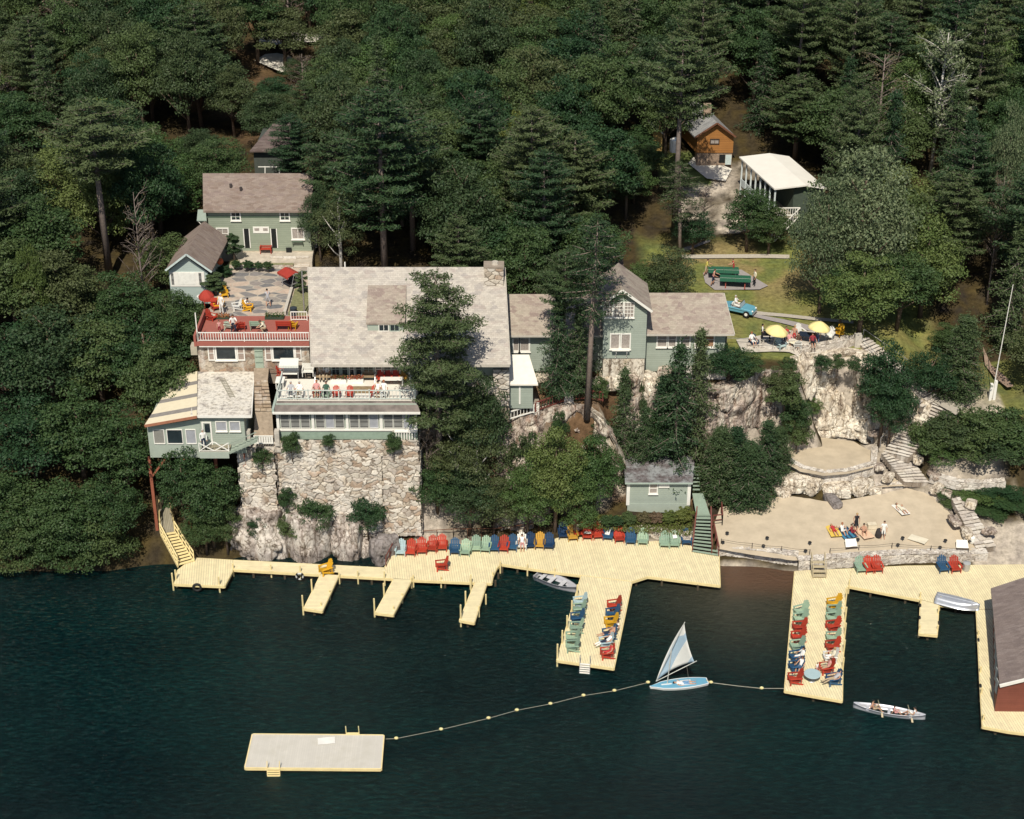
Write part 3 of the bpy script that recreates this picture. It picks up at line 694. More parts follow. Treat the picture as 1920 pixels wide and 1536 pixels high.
dock('sun_deck', 'yellow shore deck along the beach wall on the right',
 [(1596.7, 1066), (1700, 1061), (1800, 1060), (1990, 1058), (1990, 1142), (1830, 1142), (1761, 1132.5), (1726, 1124), (1593, 1098.5)], [(1725, 1120, .5), (1763, 1130, .6)])
dock('finger_pier', 'short yellow finger pier with tyres left of the boathouse', [(1726.5, 1125), (1760, 1133.5), (1757, 1190), (1723.5, 1187)],
 [(1724, 1180, .4), (1726, 1130, .4), (1759, 1150, .7), (1758, 1180, .4)], YEL2, group='yellow finger piers')
dock('pier', 'yellow pier along the boathouse at the right edge', [(1831, 1143), (1990, 1143), (2010, 1385), (1890, 1370), (1842.5, 1361), (1840, 1320)],
 [(1838, 1260, .5), (1840, 1300, .5), (1834, 1190, .4), (1843, 1350, .5)])
def shore_stairs():
 b0, b1 = K(334, 1062, DZ), K(364, 1053, DZ); t0, t1 = K(301, 1000, 2.3), K(328, 996, 2.3)
 root = thing('shore_stairs', 'yellow wooden stairs with railings climbing from the landing platform', 'stairs', b0)
 st = MB(); n = 11
 for i in range(n):
  f = (i + .5) / n; a = b0.lerp(t0, f); b = b1.lerp(t1, f); st.bar(a, b, .26, .05)
 st.build('tread', YELP, root)
 MB().bar(b0 - Vector((0, 0, .1)), t0 - Vector((0, 0, .1)), .06, .25).build('stringer', YELP, root)
 MB().bar(b1 - Vector((0, 0, .1)), t1 - Vector((0, 0, .1)), .06, .25).build('stringer', YELP, root)
 for a, b in ((b0, t0), (b1, t1)):
  r = MB(); up = Vector((0, 0, .95))
  for i in range(6):
   q = a.lerp(b, i / 5); r.bar(q, q + up, .08)
  r.bar(a + up, b + up, .1, .06); r.bar(a + up * .5, b + up * .5, .08, .05)
  r.build('railing', YELP, root)
 g0, g1 = K(300, 955, 3.0), K(318, 950, 3.0)
 p = thing('boardwalk', 'weathered boardwalk leading from the yellow stairs up under the trees', 'walkway', t0)
 MB().slab([t0 + Vector((0, .02, -.02)), t1 + Vector((0, .02, -.02)), g1, g0], .12).build('deck', GREYW, p)
 r = MB()
 for a, b in ((t0, g0), (t1, g1)):
  for i in range(3):
   q = a.lerp(b, (i + .3) / 3); r.bar(q, q + Vector((0, 0, .95)), .07)
  r.bar(a.lerp(b, .1) + Vector((0, 0, .95)), b + Vector((0, 0, .95)), .07, .05)
 r.build('railing', YELD, p)
shore_stairs()
def ring(name, px, py, z, r, rr, mat_, label, cat, axis='y', group=None):
 c = K(px, py, z); mb = MB(); n = 20; m_ = 8; o = 0
 for i in range(n):
  a = 2 * math.pi * i / n
  for k in range(m_):
   b = 2 * math.pi * k / m_; R_ = r + rr * math.cos(b)
   mb.v.append(Vector((R_ * math.cos(a), rr * math.sin(b), R_ * math.sin(a))) + c)
 for i in range(n):
  for k in range(m_):
   i2 = (i + 1) % n; k2 = (k + 1) % m_
   mb.f.append((i * m_ + k, i2 * m_ + k, i2 * m_ + k2, i * m_ + k2)); mb.m.append(0)
 o = mb.build(name, mat_, smooth=True); tag(o, label, cat, group); return o
TG = 'tyre fenders on the docks'
t = ring('tyre', 370, 1100, .5, .3, .1, DARK, 'black tyre hung on the front of the landing platform', 'tyre', group=TG); t.location.y -= .12
o = ring('life_ring', 563, 1071, .72, .27, .07, M('ring_white', (.55, .55, .52)), 'black and white life ring on the narrow walkway', 'life ring'); o.location.y -= .55; o.location.z -= .15
bands = MB()
for a in (0, 1, 2, 3):
 an = math.pi / 4 + a * math.pi / 2; d = Vector((math.cos(an), 0, math.sin(an)))
 bands.bar(d * .19, d * .35, .17, .17, up=(0, 1, 0))
b_ = bands.build('band', DARK, off=(0, 0, 0)); b_.parent = o
c_ = o.data;
b_.location = (0, 0, .345)
for px, py, lb in ((1725, 1139, 'black tyre on the upper left side of the tyre hung finger pier'), (1724, 1162, 'black tyre on the lower left side of the tyre hung finger pier'), (1760, 1172, 'black tyre on the right side of the tyre hung finger pier'),
    (1834, 1204, 'black tyre on the boathouse pier edge, nearest the shore'), (1838, 1290, 'black tyre halfway along the boathouse pier edge'), (1843, 1350, 'black tyre near the outer end of the boathouse pier')):
 t = ring('tyre', px, py, .55, .24, .08, DARK, lb, 'tyre', group=TG); t.rotation_euler = (0, 0, R(80))
def ladder(name, px, py, z, w, label, mat_, up=.7, down=.9, ang=0, lean=.12, n=5):
 c = K(px, py, z); d = Vector((math.cos(ang), math.sin(ang), 0)); o = Vector((math.sin(ang), -math.cos(ang), 0))
 root = thing(name, label, 'ladder', c)
 for s in (-1, 1):
  a = c + d * s * w / 2
  MB().tube([a + Vector((0, 0, up)) - o * .05, a + Vector((0, 0, .1)) + o * .1, a - Vector((0, 0, down)) + o * (.15 + lean)], .035, 6).build('rail', mat_, root)
 for i in range(n):
  q = c + o * (.14 + lean * i / n) - Vector((0, 0, down * i / n - .02))
  MB().bar(q - d * w / 2, q + d * w / 2, .14, .045).build('rung', WHITE if mat_ is not YELP else YELP, root)
ladder('ladder', 1097, 1244, DZ, .75, 'white rung ladder at the end of the broad pier', METAL, ang=R(-8))
def steps_on_dock():
 root = thing('wooden_steps', 'unpainted wooden steps from the right pier up onto the beach wall', 'stairs', K(1537, 1085, DZ))
 w0, w1 = K(1524, 1086, DZ), K(1549, 1086, DZ)
 for i in range(4):
  z = DZ + .22 * (i + .6); y = w0.y + .1 + i * .33
  MB().box(w0.x, w1.x, y, y + .3, z, z + .05).build('tread', M('bare_wood', (.45, .38, .25), .8), root)
 for x in (w0.x, w1.x):
  r = MB(); r.bar((x, w0.y + .1, DZ), (x, w0.y + 1.4, DZ + .95), .05, .2)
  r.bar((x, w0.y + .1, DZ), (x, w0.y + .1, DZ + .9), .06); r.bar((x, w0.y + 1.4, DZ + .5), (x, w0.y + 1.4, DZ + 1.7), .06)
  r.bar((x, w0.y + .1, DZ + .9), (x, w0.y + 1.4, DZ + 1.7), .05, .07); r.build('side_rail', M('bare_wood', (.45, .38, .25), .8), root)
steps_on_dock()
def green_stairs():
 GS = M('green_stair_paint', (.26, .33, .26), .7, .08)
 b0, b1 = K(1298, 1035, DZ), K(1347, 1043, DZ)
 t0, t1 = K(1306, 968, 2.9), K(1332, 968, 2.9)
 root = thing('wooden_stairs', 'green wooden stairs with dark red railings beside the boat shed', 'stairs', b0)
 n = 12
 for i in range(n):
  f = i / (n - 1); a = b0.lerp(t0, f) + Vector((0, 0, .12)); b = b1.lerp(t1, f) + Vector((0, 0, .12))
  if i > 1: b = K(1334, 1040, DZ).lerp(t1, f) + Vector((0, 0, .12))
  MB().bar(a, b, .2, .05).build('tread', GS, root)
 MB().slab([t0, t1, K(1318, 925, 3.4), K(1298, 925, 3.4)], .12).build('landing', GS, root)
 for i in range(7):
  z = 3.5 + .2 * i; a = K(1299 , 918 - i * 7, z); b = K(1312 , 918 - i * 7, z)
  MB().bar(a, b, .2, .05).build('tread', GS, root)
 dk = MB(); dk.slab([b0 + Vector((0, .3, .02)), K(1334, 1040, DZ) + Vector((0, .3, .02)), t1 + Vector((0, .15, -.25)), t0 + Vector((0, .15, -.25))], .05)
 dk.build('gap_shade', M('painted_gap_shade', (.02, .02, .018)), root)  # near-black sheet: shade between the open treads put in as colour
 up = Vector((0, 0, .95))
 for a, b in ((b0, t0), (K(1334, 1040, DZ), t1), (b1, K(1338, 1000, 1.9))):
  r = MB();
  for i in range(4):
   q = a.lerp(b, i / 3); r.bar(q, q + up, .08)
  r.bar(a + up, b + up, .09, .06); r.build('railing', REDW, root)
 r = MB(); a = K(1336, 985, 1.9); b = K(1354, 983, 1.9); c2 = K(1352, 960, 2.1);
 for p, q in ((a, b), (b, c2)):
  r.bar(p + up, q + up, .08); r.bar(p + up * .5, q + up * .5, .06); r.bar(p, p + up, .08); r.bar(q, q + up, .08)
 r.build('railing', REDW, root)
green_stairs()
def rail_line(name, label, pts, h, mat_, cat='railing', sp=1.3, mid=True, w=.07, balus=0, group=None, rail=None):
 pts = [Vector(p) for p in pts]; root = thing(name, label, cat, pts[0], group=group); up = Vector((0, 0, h))
 pm = MB(); rm = MB(); bm_ = MB()
 for a, b in zip(pts, pts[1:]):
  n = max(1, round((b - a).length / sp))
  for i in range(n + 1):
   q = a.lerp(b, i / n); MB().bar(q, q + up, w).build('post', mat_, root)
  rm.bar(a + up, b + up, w, w * .8)
  if mid: rm.bar(a + up * .45, b + up * .45, w * .8, w * .7)
  if balus:
   rm.bar(a + up * .12, b + up * .12, w * .8, w * .7)
   k = int((b - a).length / balus)
   for i in range(1, k):
    q = a.lerp(b, i / k); bm_.bar(q + up * .12, q + up, w * .45)
 rm.build('rail', rail or mat_, root)
 if balus: bm_.build('baluster', mat_, root)
 return root
rail_line('railing', 'dark red handrail slanting along the left end of the wide deck', k3((724, 1062, DZ), (745, 1022, DZ)), .95, REDW)
rail_line('railing', 'thin brown rail behind the long row of chairs', k3((758, 1018, DZ), (850, 1012, DZ), (930, 1011, DZ), (1010, 1000, DZ)), 1.05, BROWNW, mid=False, w=.05)
def drywall(name, label, base, H, thick=.5, tints=STONES_PALE, stone=.26, res=.07, seed=3, bulge=.07, cat='wall', cap=True, lean=.03, group=None):
 surf, W = polysurf(base, lean=lean)
 b = [Vector(p) for p in base]; root = thing(name, label, cat, b[0], group=group)
 stonework('face', surf, W, H, stone, res, bulge, tints, root, seed=seed)
 n = len(b); mb = MB(); top = []
 for i in range(n):
  d = (b[min(i + 1, n - 1)] - b[max(i - 1, 0)]).normalized(); nn = Vector((d.y, -d.x, 0)).normalized()
  if nn.y > 0: nn = -nn
  top.append((b[i] + Vector((0, 0, H)) - nn * lean * H, b[i] + Vector((0, 0, H)) - nn * (thick + lean * H)))
 la = [0]
 for i in range(n - 1): la.append(la[-1] + (top[i + 1][0] - top[i][0]).length)
 def flat(s_, h):
  s_ = min(max(s_, 0), la[-1] - 1e-5); i = 0
  while i < n - 2 and la[i + 1] < s_: i += 1
  t = (s_ - la[i]) / (la[i + 1] - la[i]); a0 = top[i][0].lerp(top[i + 1][0], t); c0 = top[i][1].lerp(top[i + 1][1], t); d = (c0 - a0).normalized()
  return a0 + d * (h - .06) + Vector((0, 0, -.02)), Vector((0, 0, 1))
 stonework('coping', flat, la[-1], thick + .1, stone * 1.1, res, bulge * 1.3, tints, root, seed=seed + 1, aspect=1.2)
 return root
drywall('beach_wall', 'low pale stone wall between the beach and the muddy shallows', k3((1342, 1054, -.2), (1420, 1061, -.2), (1494, 1071, -.2)), 1.45, .7, stone=.22)
drywall('beach_wall', 'low pale stone wall between the beach and the right hand docks', k3((1496, 1071, .3), (1550, 1067, .3), (1620, 1062, .3), (1700, 1058, .3), (1800, 1057, .3), (1850, 1056, .3)), .95, .7, stone=.22, seed=5)
drywall('terrace_wall', 'curved dry stone wall holding the upper sand terrace', k3((1470, 884, 2.8), (1500, 902, 2.75), (1545, 912, 2.7), (1590, 908, 2.75), (1640, 893, 2.9), (1643, 862, 3.2)), 1.28, .45, stone=.2, seed=7)
drywall('terrace_wall', 'low straight stone wall below the small sand patch beside the steps', k3((1640, 922, 2.1), (1690, 919, 2.1), (1742, 918, 2.1)), .6, .4, stone=.2, seed=8)
drywall('terrace_wall', 'low stone edging left of the beach under the dark evergreen', k3((1345, 945, 2.1), (1380, 935, 2.2), (1430, 920, 2.3)), .5, .5, stone=.25, seed=9)
drywall('garden_wall', 'stone wall behind the chairs under the flower bed', k3((1068, 1013, .4), (1100, 1001, .6), (1200, 1011, .6), (1296, 1023, .6)), 1.05, .5, stone=.3, seed=10, tints=STONES_WARM)
drywall('terrace_wall', 'pale stone wall running right from the foot of the long steps', k3((1742, 905, 3.0), (1790, 918, 3.1), (1840, 922, 3.2), (1884, 918, 3.4)), .75, .6, stone=.28, seed=11)
drywall('patio_wall', 'curved stone wall under the umbrella patio', k3((1400, 672, 10.6), (1450, 672, 10.6), (1500, 676, 10.5), (1560, 668, 10.5), (1612, 655, 10.6)), 1.25, .5, stone=.3, seed=12)
def stone_steps(name, label, l0, r0, l1, r1, n, mat_t=STONES_PALE, group=None):
 """steps from (l0,r0) at the bottom to (l1,r1) at the top"""
 l0, r0, l1, r1 = map(Vector, (l0, r0, l1, r1)); root = thing(name, label, 'stairs', l0, group=group); rng = random.Random(n)
 vs = []; fs = []; tc = []
 for i in range(n):
  a, b = l0.lerp(l1, i / n), r0.lerp(r1, i / n); a2, b2 = l0.lerp(l1, (i + 1) / n), r0.lerp(r1, (i + 1) / n)
  z = a2.z; segs = 2 + rng.randrange(2)
  for s in range(segs):
   f0, f1 = s / segs + .01, (s + 1) / segs - .01; t = mat_t[rng.randrange(len(mat_t))]; zz = z + rng.uniform(-.02, .02)
   j = rng.uniform(-.06, .06)
   fr = (a - a2); fr.z = 0; fr = fr.normalized() * j if fr.length > 0 else fr
   q = [a.lerp(b, f0) + fr, a.lerp(b, f1) + fr, b2.lerp(a2, 1 - f1), b2.lerp(a2, 1 - f0)]
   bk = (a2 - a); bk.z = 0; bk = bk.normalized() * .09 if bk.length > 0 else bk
   for q2, zt_, zb2, t2 in ((q, zz, zz - .07, t), ([q[0] + bk, q[1] + bk, q[2], q[3]], zz - .07, a.z - .5, (.26, .22, .18))):  # riser blocks coloured darker, standing in for shade under the treads
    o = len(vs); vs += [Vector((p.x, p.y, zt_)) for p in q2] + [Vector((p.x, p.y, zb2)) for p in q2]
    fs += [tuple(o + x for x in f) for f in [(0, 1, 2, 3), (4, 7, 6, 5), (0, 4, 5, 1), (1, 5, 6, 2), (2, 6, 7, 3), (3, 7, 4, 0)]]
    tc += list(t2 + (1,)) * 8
 me = bpy.data.meshes.new('step'); off = Vector(root['_off']); me.from_pydata([p - off for p in vs], [], fs)
 ca = me.color_attributes.new('tint', 'FLOAT_COLOR', 'POINT'); ca.data.foreach_set('color', tc); me.materials.append(MATS['stonework'])
 o = bpy.data.objects.new('step', me); col.objects.link(o); o.parent = root
 return root
SG = 'stone steps down to the beach'
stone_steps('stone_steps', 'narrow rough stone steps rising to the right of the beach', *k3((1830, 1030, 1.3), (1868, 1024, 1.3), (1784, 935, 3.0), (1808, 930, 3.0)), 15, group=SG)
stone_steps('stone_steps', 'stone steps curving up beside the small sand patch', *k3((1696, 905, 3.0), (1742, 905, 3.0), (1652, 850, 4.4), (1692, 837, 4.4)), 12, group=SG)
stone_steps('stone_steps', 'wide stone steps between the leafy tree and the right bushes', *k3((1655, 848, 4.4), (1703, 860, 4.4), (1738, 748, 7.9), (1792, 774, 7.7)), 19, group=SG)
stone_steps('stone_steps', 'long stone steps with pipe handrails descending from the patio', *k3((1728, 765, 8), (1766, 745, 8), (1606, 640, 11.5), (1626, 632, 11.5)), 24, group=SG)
sheet('path', k3((1738, 746, 8), (1772, 736, 8.1), (1812, 744, 8.1), (1806, 770, 8), (1792, 778, 8)), lambda x, y: 8.0, GRAV, lift=0)
def hand(name, label, pts, h=.9):
 return rail_line(name, label, pts, h, METAL, cat='handrail', sp=2.2, mid=False, w=.045)
hand('handrail', 'pipe handrail on the outer side of the long patio steps', k3((1618, 634, 11.3), (1772, 742, 8.1)))
hand('handrail', 'pipe handrail on the lake side of the long patio steps', k3((1604, 642, 11.3), (1724, 764, 8)))
hand('handrail', 'short pipe handrail beside the wide stone steps', k3((1650, 838, 4.6), (1690, 795, 6.2)))
hand('handrail', 'thin rail along the edge of the umbrella patio', k3((1362, 648, 11.5), (1455, 652, 11.5)), .75)
MB().box(*[v for p in [K(1608, 642, 11.4)] for v in (p.x - .3, p.x + .3, p.y - .3, p.y + .3, 10.5, 12.2)]).build('gate_post', M('stone_post', (.5, .46, .4), .9, .25, 4, .05))
tag(bpy.data.objects['gate_post'], 'pale stone post at the head of the long patio steps', 'post')
def window(parent, x0, y0, x1, y1, Y, cols=2, rows=2, glass=None, frame=None, fw=.1, sill=True, mull=None, name='window', dpth=.1, proud=.03):
 frame = frame or WHITE; glass = glass or GLASS
 A, B = KY(x0, y0, Y), KY(x1, y1, Y); X0, X1, Z1, Z0 = A.x, B.x, A.z, B.z
 mb = MB(); yf = Y - proud - .04
 mb.box(X0 - fw, X1 + fw, yf, Y + .02, Z1, Z1 + fw); mb.box(X0 - fw, X1 + fw, yf, Y + .02, Z0 - fw, Z0)
 mb.box(X0 - fw, X0, yf + .002, Y + .02, Z0, Z1); mb.box(X1, X1 + fw, yf + .002, Y + .02, Z0, Z1)
 if sill: mb.box(X0 - fw * 1.4, X1 + fw * 1.4, yf - .08, Y, Z0 - fw - .05, Z0 - fw + .003)
 mull = mull or []
 for i in range(1, cols):
  x = X0 + (X1 - X0) * i / cols; w = .05 if i in mull else .02; mb.box(x - w, x + w, yf + .012, Y + .01, Z0, Z1)
 for j in range(1, rows):
  z = Z0 + (Z1 - Z0) * j / rows; mb.box(X0, X1, yf + .015, Y + .01, z - .02, z + .02)
 f = mb.build(name, frame, parent)
 p = MB().box(X0, X1, Y - .012, Y + .005, Z0, Z1).build('pane', glass, f)
 return f
def R4(x0, y0, x1, y1, Y):
 A, B = KY(x0, y0, Y), KY(x1, y1, Y); return A.x, B.x, B.z, A.z
def wallbox(parent, name, X0, X1, Y0, Y1, Z0, Z1, mat_):
 return MB().box(X0, X1, Y0, Y1, Z0, Z1).build(name, mat_, parent)
def gable_roof(parent, X0, X1, Ye, Yr, ze, zr, Yb=None, zb_=None, mat_=ROOFM, th=.18, trim=None, name='roof', skew=0, over=0, nwall=None, endmat=None):
 """ridge along X: front slope from eave (Ye,ze) to ridge (Yr,zr), rear slope down to (Yb,zb_)"""
 Yb = 2 * Yr - Ye if Yb is None else Yb; zb_ = ze if zb_ is None else zb_
 mb = MB()
 mb.slab([(X0, Ye, ze), (X1, Ye, ze), (X1 + skew, Yr, zr), (X0 + skew, Yr, zr)], th)
 mb.slab([(X0 + skew, Yr, zr), (X1 + skew, Yr, zr), (X1 + skew, Yb, zb_), (X0 + skew, Yb, zb_)], th)
 r = mb.build(name, mat_, parent)
 if trim:
  t = MB(); t.bar((X0 - .03, Ye - .03, ze - .1), (X1 + .03, Ye - .03, ze - .1), .06, .2)
  for X in (X0 - .03, X1 + .03):
   t.bar((X, Ye, ze - .08), (X + skew, Yr, zr - .08), .06, .2); t.bar((X + skew, Yr, zr - .08), (X + skew, Yb, zb_ - .08), .06, .2)
  t.build('eave_trim', trim, parent)
 return r
def gable_end(mb, X, Ye, Yr, Yb, z0, ze, zr, t=.12, s=1):
 mb.add([(X, Ye, z0), (X, Yb, z0), (X, Yb, ze), (X, Yr, zr), (X, Ye, ze), (X + t * s, Ye, z0), (X + t * s, Yb, z0), (X + t * s, Yb, ze), (X + t * s, Yr, zr), (X + t * s, Ye, ze)],
  [(0, 1, 2, 3, 4), (9, 8, 7, 6, 5), (0, 5, 6, 1), (1, 6, 7, 2), (2, 7, 8, 3), (3, 8, 9, 4), (4, 9, 5, 0)])
def lodge():
 Ye, ze, Yr, zr = -20.9, 15.25, -13.0, 20.45
 root = thing('lodge', 'large lodge with the broad pale shingled roof and a stone chimney', 'building', (-9, -15, 13.3))
 X0, X1 = wx(584, Ye, ze), wx(956, Ye, ze); s = wx(578, Yr, zr) - X0
 s2 = wx(946, Yr, zr) - X1
 mb = MB(); mb.slab([(X0, Ye, ze), (X1, Ye, ze), (X1 + s2, Yr, zr), (X0 + s, Yr, zr)], .2)
 mb.slab([(X0 + s, Yr, zr), (X1 + s2, Yr, zr), (X1 + s2, -5.5, 15.4), (X0 + s, -5.5, 15.4)], .2)
 mb.build('roof', ROOFM, root)
 t = MB(); t.bar((X0, Ye - .04, ze - .12), (X1, Ye - .04, ze - .12), .06, .22); t.bar((X0 - .04, Ye, ze - .1), (X0 + s - .04, Yr, zr - .1), .06, .24); t.bar((X1 + .04, Ye, ze - .1), (X1 + s2 + .04, Yr, zr - .1), .06, .24)
 t.build('eave_trim', M('aged_trim', (.5, .46, .4), .8), root)
 Yw = -19.6
 wallbox(root, 'wall', X0 + .5, X1 - .5, Yw, -6.2, 9.5, 15.6, GREENW)
 g = MB(); gable_end(g, X0 + .45, Yw, Yr, -6.2, 13, 15.8, zr - .3); gable_end(g, X1 - .7, Yw, Yr, -6.2, 13, 15.8, zr - .3); g.build('gable', GREENW, root)
 for i, (a, b) in enumerate([(598, 616), (622, 637), (641, 652), (655, 664), (667, 678), (682, 700), (704, 716), (720, 732), (735, 746), (750, 760)]):
  window(root, a, 676, b, 708, Yw, 2 if b - a > 14 else 1, 2, GLASS, GREENT if i % 3 else WHITE, .05, sill=False)
 for (px0, px1, yt, yb_, yw) in ((690, 762, 537, 606, 623), (774, 818, 535, 598, 611)):
  def on_roof(px, py):
   for k in range(60):
    Y = Ye + (Yr - Ye) * k / 59; z = ze + (zr - ze) * k / 59
    if proj((0, Y, z))[1] < py: break
   return Y, z
  Yt, zt = on_roof((px0 + px1) / 2, yt); Yf, zf = on_roof(0, yw)
  a = KY(px0 + 3, yb_, Yf - .1); X0d = wx(px0, Yt, zt); X1d = wx(px1, Yt, zt); zd = a.z
  d = MB(); d.slab([(X0d + .05, Yf - .1, zd), (X1d + .05, Yf - .1, zd), (X1d, Yt, zt + .1), (X0d, Yt, zt + .1)], .14)
  dr = d.build('dormer_roof', ROOFW if px0 < 700 else ROOFM, root)
  w = MB(); w.add([(X0d + .15, Yf, zf - .1), (X1d - .1, Yf, zf - .1), (X1d - .1, Yf, zd), (X0d + .15, Yf, zd), (X0d + .15, Yt, zt), (X1d - .1, Yt, zt)], [(0, 1, 2, 3), (0, 3, 4), (1, 5, 2)])
  wl = w.build('dormer_wall', GREENW, root)
  if px0 < 700:
   window(root, 711, 609, 728, 620, Yf, 2, 1, GLASS, WHITE, .06, sill=False); window(root, 732, 609, 748, 620, Yf, 2, 1, GLASS, GREENT, .06, sill=False)
 c = KY(926, 520, -14.6); ch = MB(); cx = c.x; cy = -14.0; zt = KY(926, 503, -14.5).z
 ch.box(cx - .75, cx + .75, cy - .5, cy + .6, 18.0, zt); ch.box(cx - .85, cx + .85, cy - .6, cy + .7, zt, zt + .15)
 chm = ch.build('chimney', M('chimney_mortar', (.3, .25, .2), .9), root)
 surf, W = polysurf([(cx - .8, cy - .56, zt - 2.2), (cx + .8, cy - .56, zt - 2.2)]); stonework('chimney_face', surf, W, 2.2, .38, .05, .12, STONES_WARM, root, seed=21)
 pot = MB().tube([(cx + .1, cy, zt), (cx + .1, cy, zt + .4)], [.35, .25], 8).build('chimney_pot', M('chimney_cap', (.5, .45, .38)), root)
 MB().tube([(wx(647, Yr, zr), Yr, zr - .1), (wx(647, Yr, zr), Yr, zr + .45)], .06).build('vent_pipe', WHITE, root)
 return root
lodge()
def lean_to():
 root = thing('lean_to', 'small green lean-to with a white roof right of the lodge', 'building', (.5, -18, 11))
 z1 = KY(960, 720, -19.6).z
 a = [KY(944, 721, -19.6), KY(1009, 721, -19.6), KY(992, 665, -17.2), KY(955, 665, -17.2)]
 MB().slab(a, .12).build('roof', M('white_roofing', (.72, .68, .6), .8, .06), root)
 x0, x1, z0, zt = R4(942, 722, 999, 756, -19.3)
 wallbox(root, 'wall', x0, x1, -19.3, -16.4, z0 - .5, zt + .05, CLAPL)
 for p0, p1 in ((952, 954), (973, 976)):
  X0, X1, Z0, Z1 = R4(p0, 724, p1, 758, -19.33); wallbox(root, 'trim', X0, X1, -19.36, -19.3, Z0, Z1, WHITE)
 X0, X1, Z0, Z1 = R4(954, 632, 1000, 668, -16.5)
lean_to()
def pier_stone():
 surf, W = polysurf([KY(925, 760, -20), KY(955, 760, -20)]); H = KY(925, 692, -20).z - KY(925, 760, -20).z
 root = thing('stone_pier', 'rough stone pier under the right corner of the lodge roof', 'pillar', KY(940, 760, -20))
 b = KY(925, 762, -19.9); e = KY(955, 762, -19.9)
 wallbox(root, 'core', b.x, e.x, -19.9, -18.9, b.z - 1.5, b.z + H, M('chimney_mortar', (.3, .25, .2)))
 stonework('face', surf, W, H, .4, .06, .22, STONES_PALE, root, seed=23)
 d = thing('terrace_slab', 'low pale slab terrace under the lodge eave behind the pine', 'terrace', KY(890, 715, -19.8))
 MB().box(wx(800, -20, 13), wx(925, -20, 13), -20.4, -19.3, 12.2, 12.9).build('slab', M('pale_concrete', (.52, .48, .42), .9, .15), d)
pier_stone()
def wings():
 Ye, ze, Yr, zr = -15.6, 15.45, -11.8, 17.55
 root = thing('guest_wing', 'long grey-green wing with brown shingled roof and a gabled bay', 'building', (8, -12, 12))
 Yw = -14.9
 for (l, r, lr, rr, yo, sk) in ((950, 1150, 948, 1150, 0, 0), (1172, 1377, 1185, 1357, 0, 0)):
  X0, X1, X2, X3 = wx(l, Ye, ze), wx(r, Ye, ze), wx(lr, Yr, zr), wx(rr, Yr, zr)
  dz = -.12 if l < 1000 else 0
  mb = MB(); mb.slab([(X0, Ye, ze + dz), (X1, Ye, ze + dz), (X3, Yr, zr + dz), (X2, Yr, zr + dz)], .15); mb.slab([(X2, Yr, zr + dz), (X3, Yr, zr + dz), (X3, -8, 15.5 + dz), (X2, -8, 15.5 + dz)], .15)
  mb.build('roof', ROOFW, root)
  t = MB(); t.bar((X0, Ye - .04, ze + dz - .08), (X1, Ye - .04, ze + dz - .08), .05, .16); t.bar((X1 + .03, Ye, ze + dz - .08), (X3 + .03, Yr, zr + dz - .08), .05, .16); t.build('eave_trim', M('aged_trim', (.5, .46, .4)), root)
  w0, w1 = X0 + .1, wx(1362, Yw, 14) if r > 1300 else X1
  wallbox(root, 'wall', w0, w1, Yw, -8.6, 11.6, 15.75 + dz, CLAPL)
  if r > 1300:
   g = MB(); gable_end(g, w1 - .12, Yw, Yr, -8.6, 13, 15.6, zr - .2); g.build('gable', CLAPL, root)
 Yb = -16.7
 bx0, bx1 = wx(1130, Yb, 14), wx(1210, Yb, 14); top = KY(1167, 543, Yb - .5); el = KY(1125, 573, Yb - .5); er = KY(1223, 583, Yb - .5)
 zE = KY(1131, 566, Yb).z; zb0 = KY(1170, 672, Yb).z
 m = MB(); xm = wx(1167, Yb, 17); zt = KY(1167, 548, Yb).z
 m.add([(bx0, Yb, zb0), (bx1, Yb, zb0), (bx1, Yb, KY(0, 583, Yb).z), (xm, Yb, zt), (bx0, Yb, KY(0, 576, Yb).z),
  (bx0, -11, zb0), (bx1, -11, zb0), (bx1, -11, KY(0, 583, Yb).z), (xm, -11, zt), (bx0, -11, KY(0, 576, Yb).z)],
  [(0, 1, 2, 3, 4), (1, 6, 7, 2), (0, 4, 9, 5), (5, 9, 8, 7, 6)])
 m.build('bay_wall', CLAPL, root)
 rr = MB(); dv = Vector((0, 5.6, 0))
 rr.slab([top, er, er + dv, top + dv], .12); rr.slab([el, top, top + dv, el + dv], .12); rr.build('bay_roof', ROOFW, root)
 t = MB(); t.bar(top + Vector((0, -.04, -.08)), er + Vector((0, -.04, -.08)), .05, .2); t.bar(el + Vector((0, -.04, -.08)), top + Vector((0, -.04, -.08)), .05, .2); t.build('barge_board', WHITE, root)
 CG = M('curtained_glass', (.34, .3, .27))
 for a, b in ((1133, 1147), (1152, 1167), (1172, 1187)): window(root, a, 568, b, 594, Yb, 3, 4, CG, WHITE, .09)
 for a, b in ((1146, 1160), (1166, 1180)): window(root, a, 627, b, 653, Yb, 1, 1, CURT, WHITE, .1)
 br = MB()
 for px in (1155, 1175):
  q = KY(px, 657, Yb - .05); br.bar(q, q + Vector((0, -.0, -.7)), .06); br.bar(q + Vector((0, -.5, 0)), q + Vector((0, 0, -.6)), .05)
 br.bar(KY(1147, 656, Yb - .25), KY(1180, 656, Yb - .25), .45, .06); br.build('window_box', WHITE, root)
 for a, b in ((1234, 1249), (1255, 1266), (1278, 1292), (1305, 1318), (1322, 1337)): window(root, a, 624, b, 649, Yw, 1, 2, CURT if a != 1322 else M('tan_curtain', (.35, .2, .12)), WHITE, .12)
 wallbox(root, 'foundation', bx0 + .05, bx1 - .05, Yb + .06, -15.1, zb0 - 2.2, zb0 + .003, ROCKW)
 wallbox(root, 'foundation', wx(1241, -15, 12), wx(1362, -15, 12), -15.05, -14.6, 10.9, 12.1, M('whitewashed_stone', (.6, .56, .5), .9))
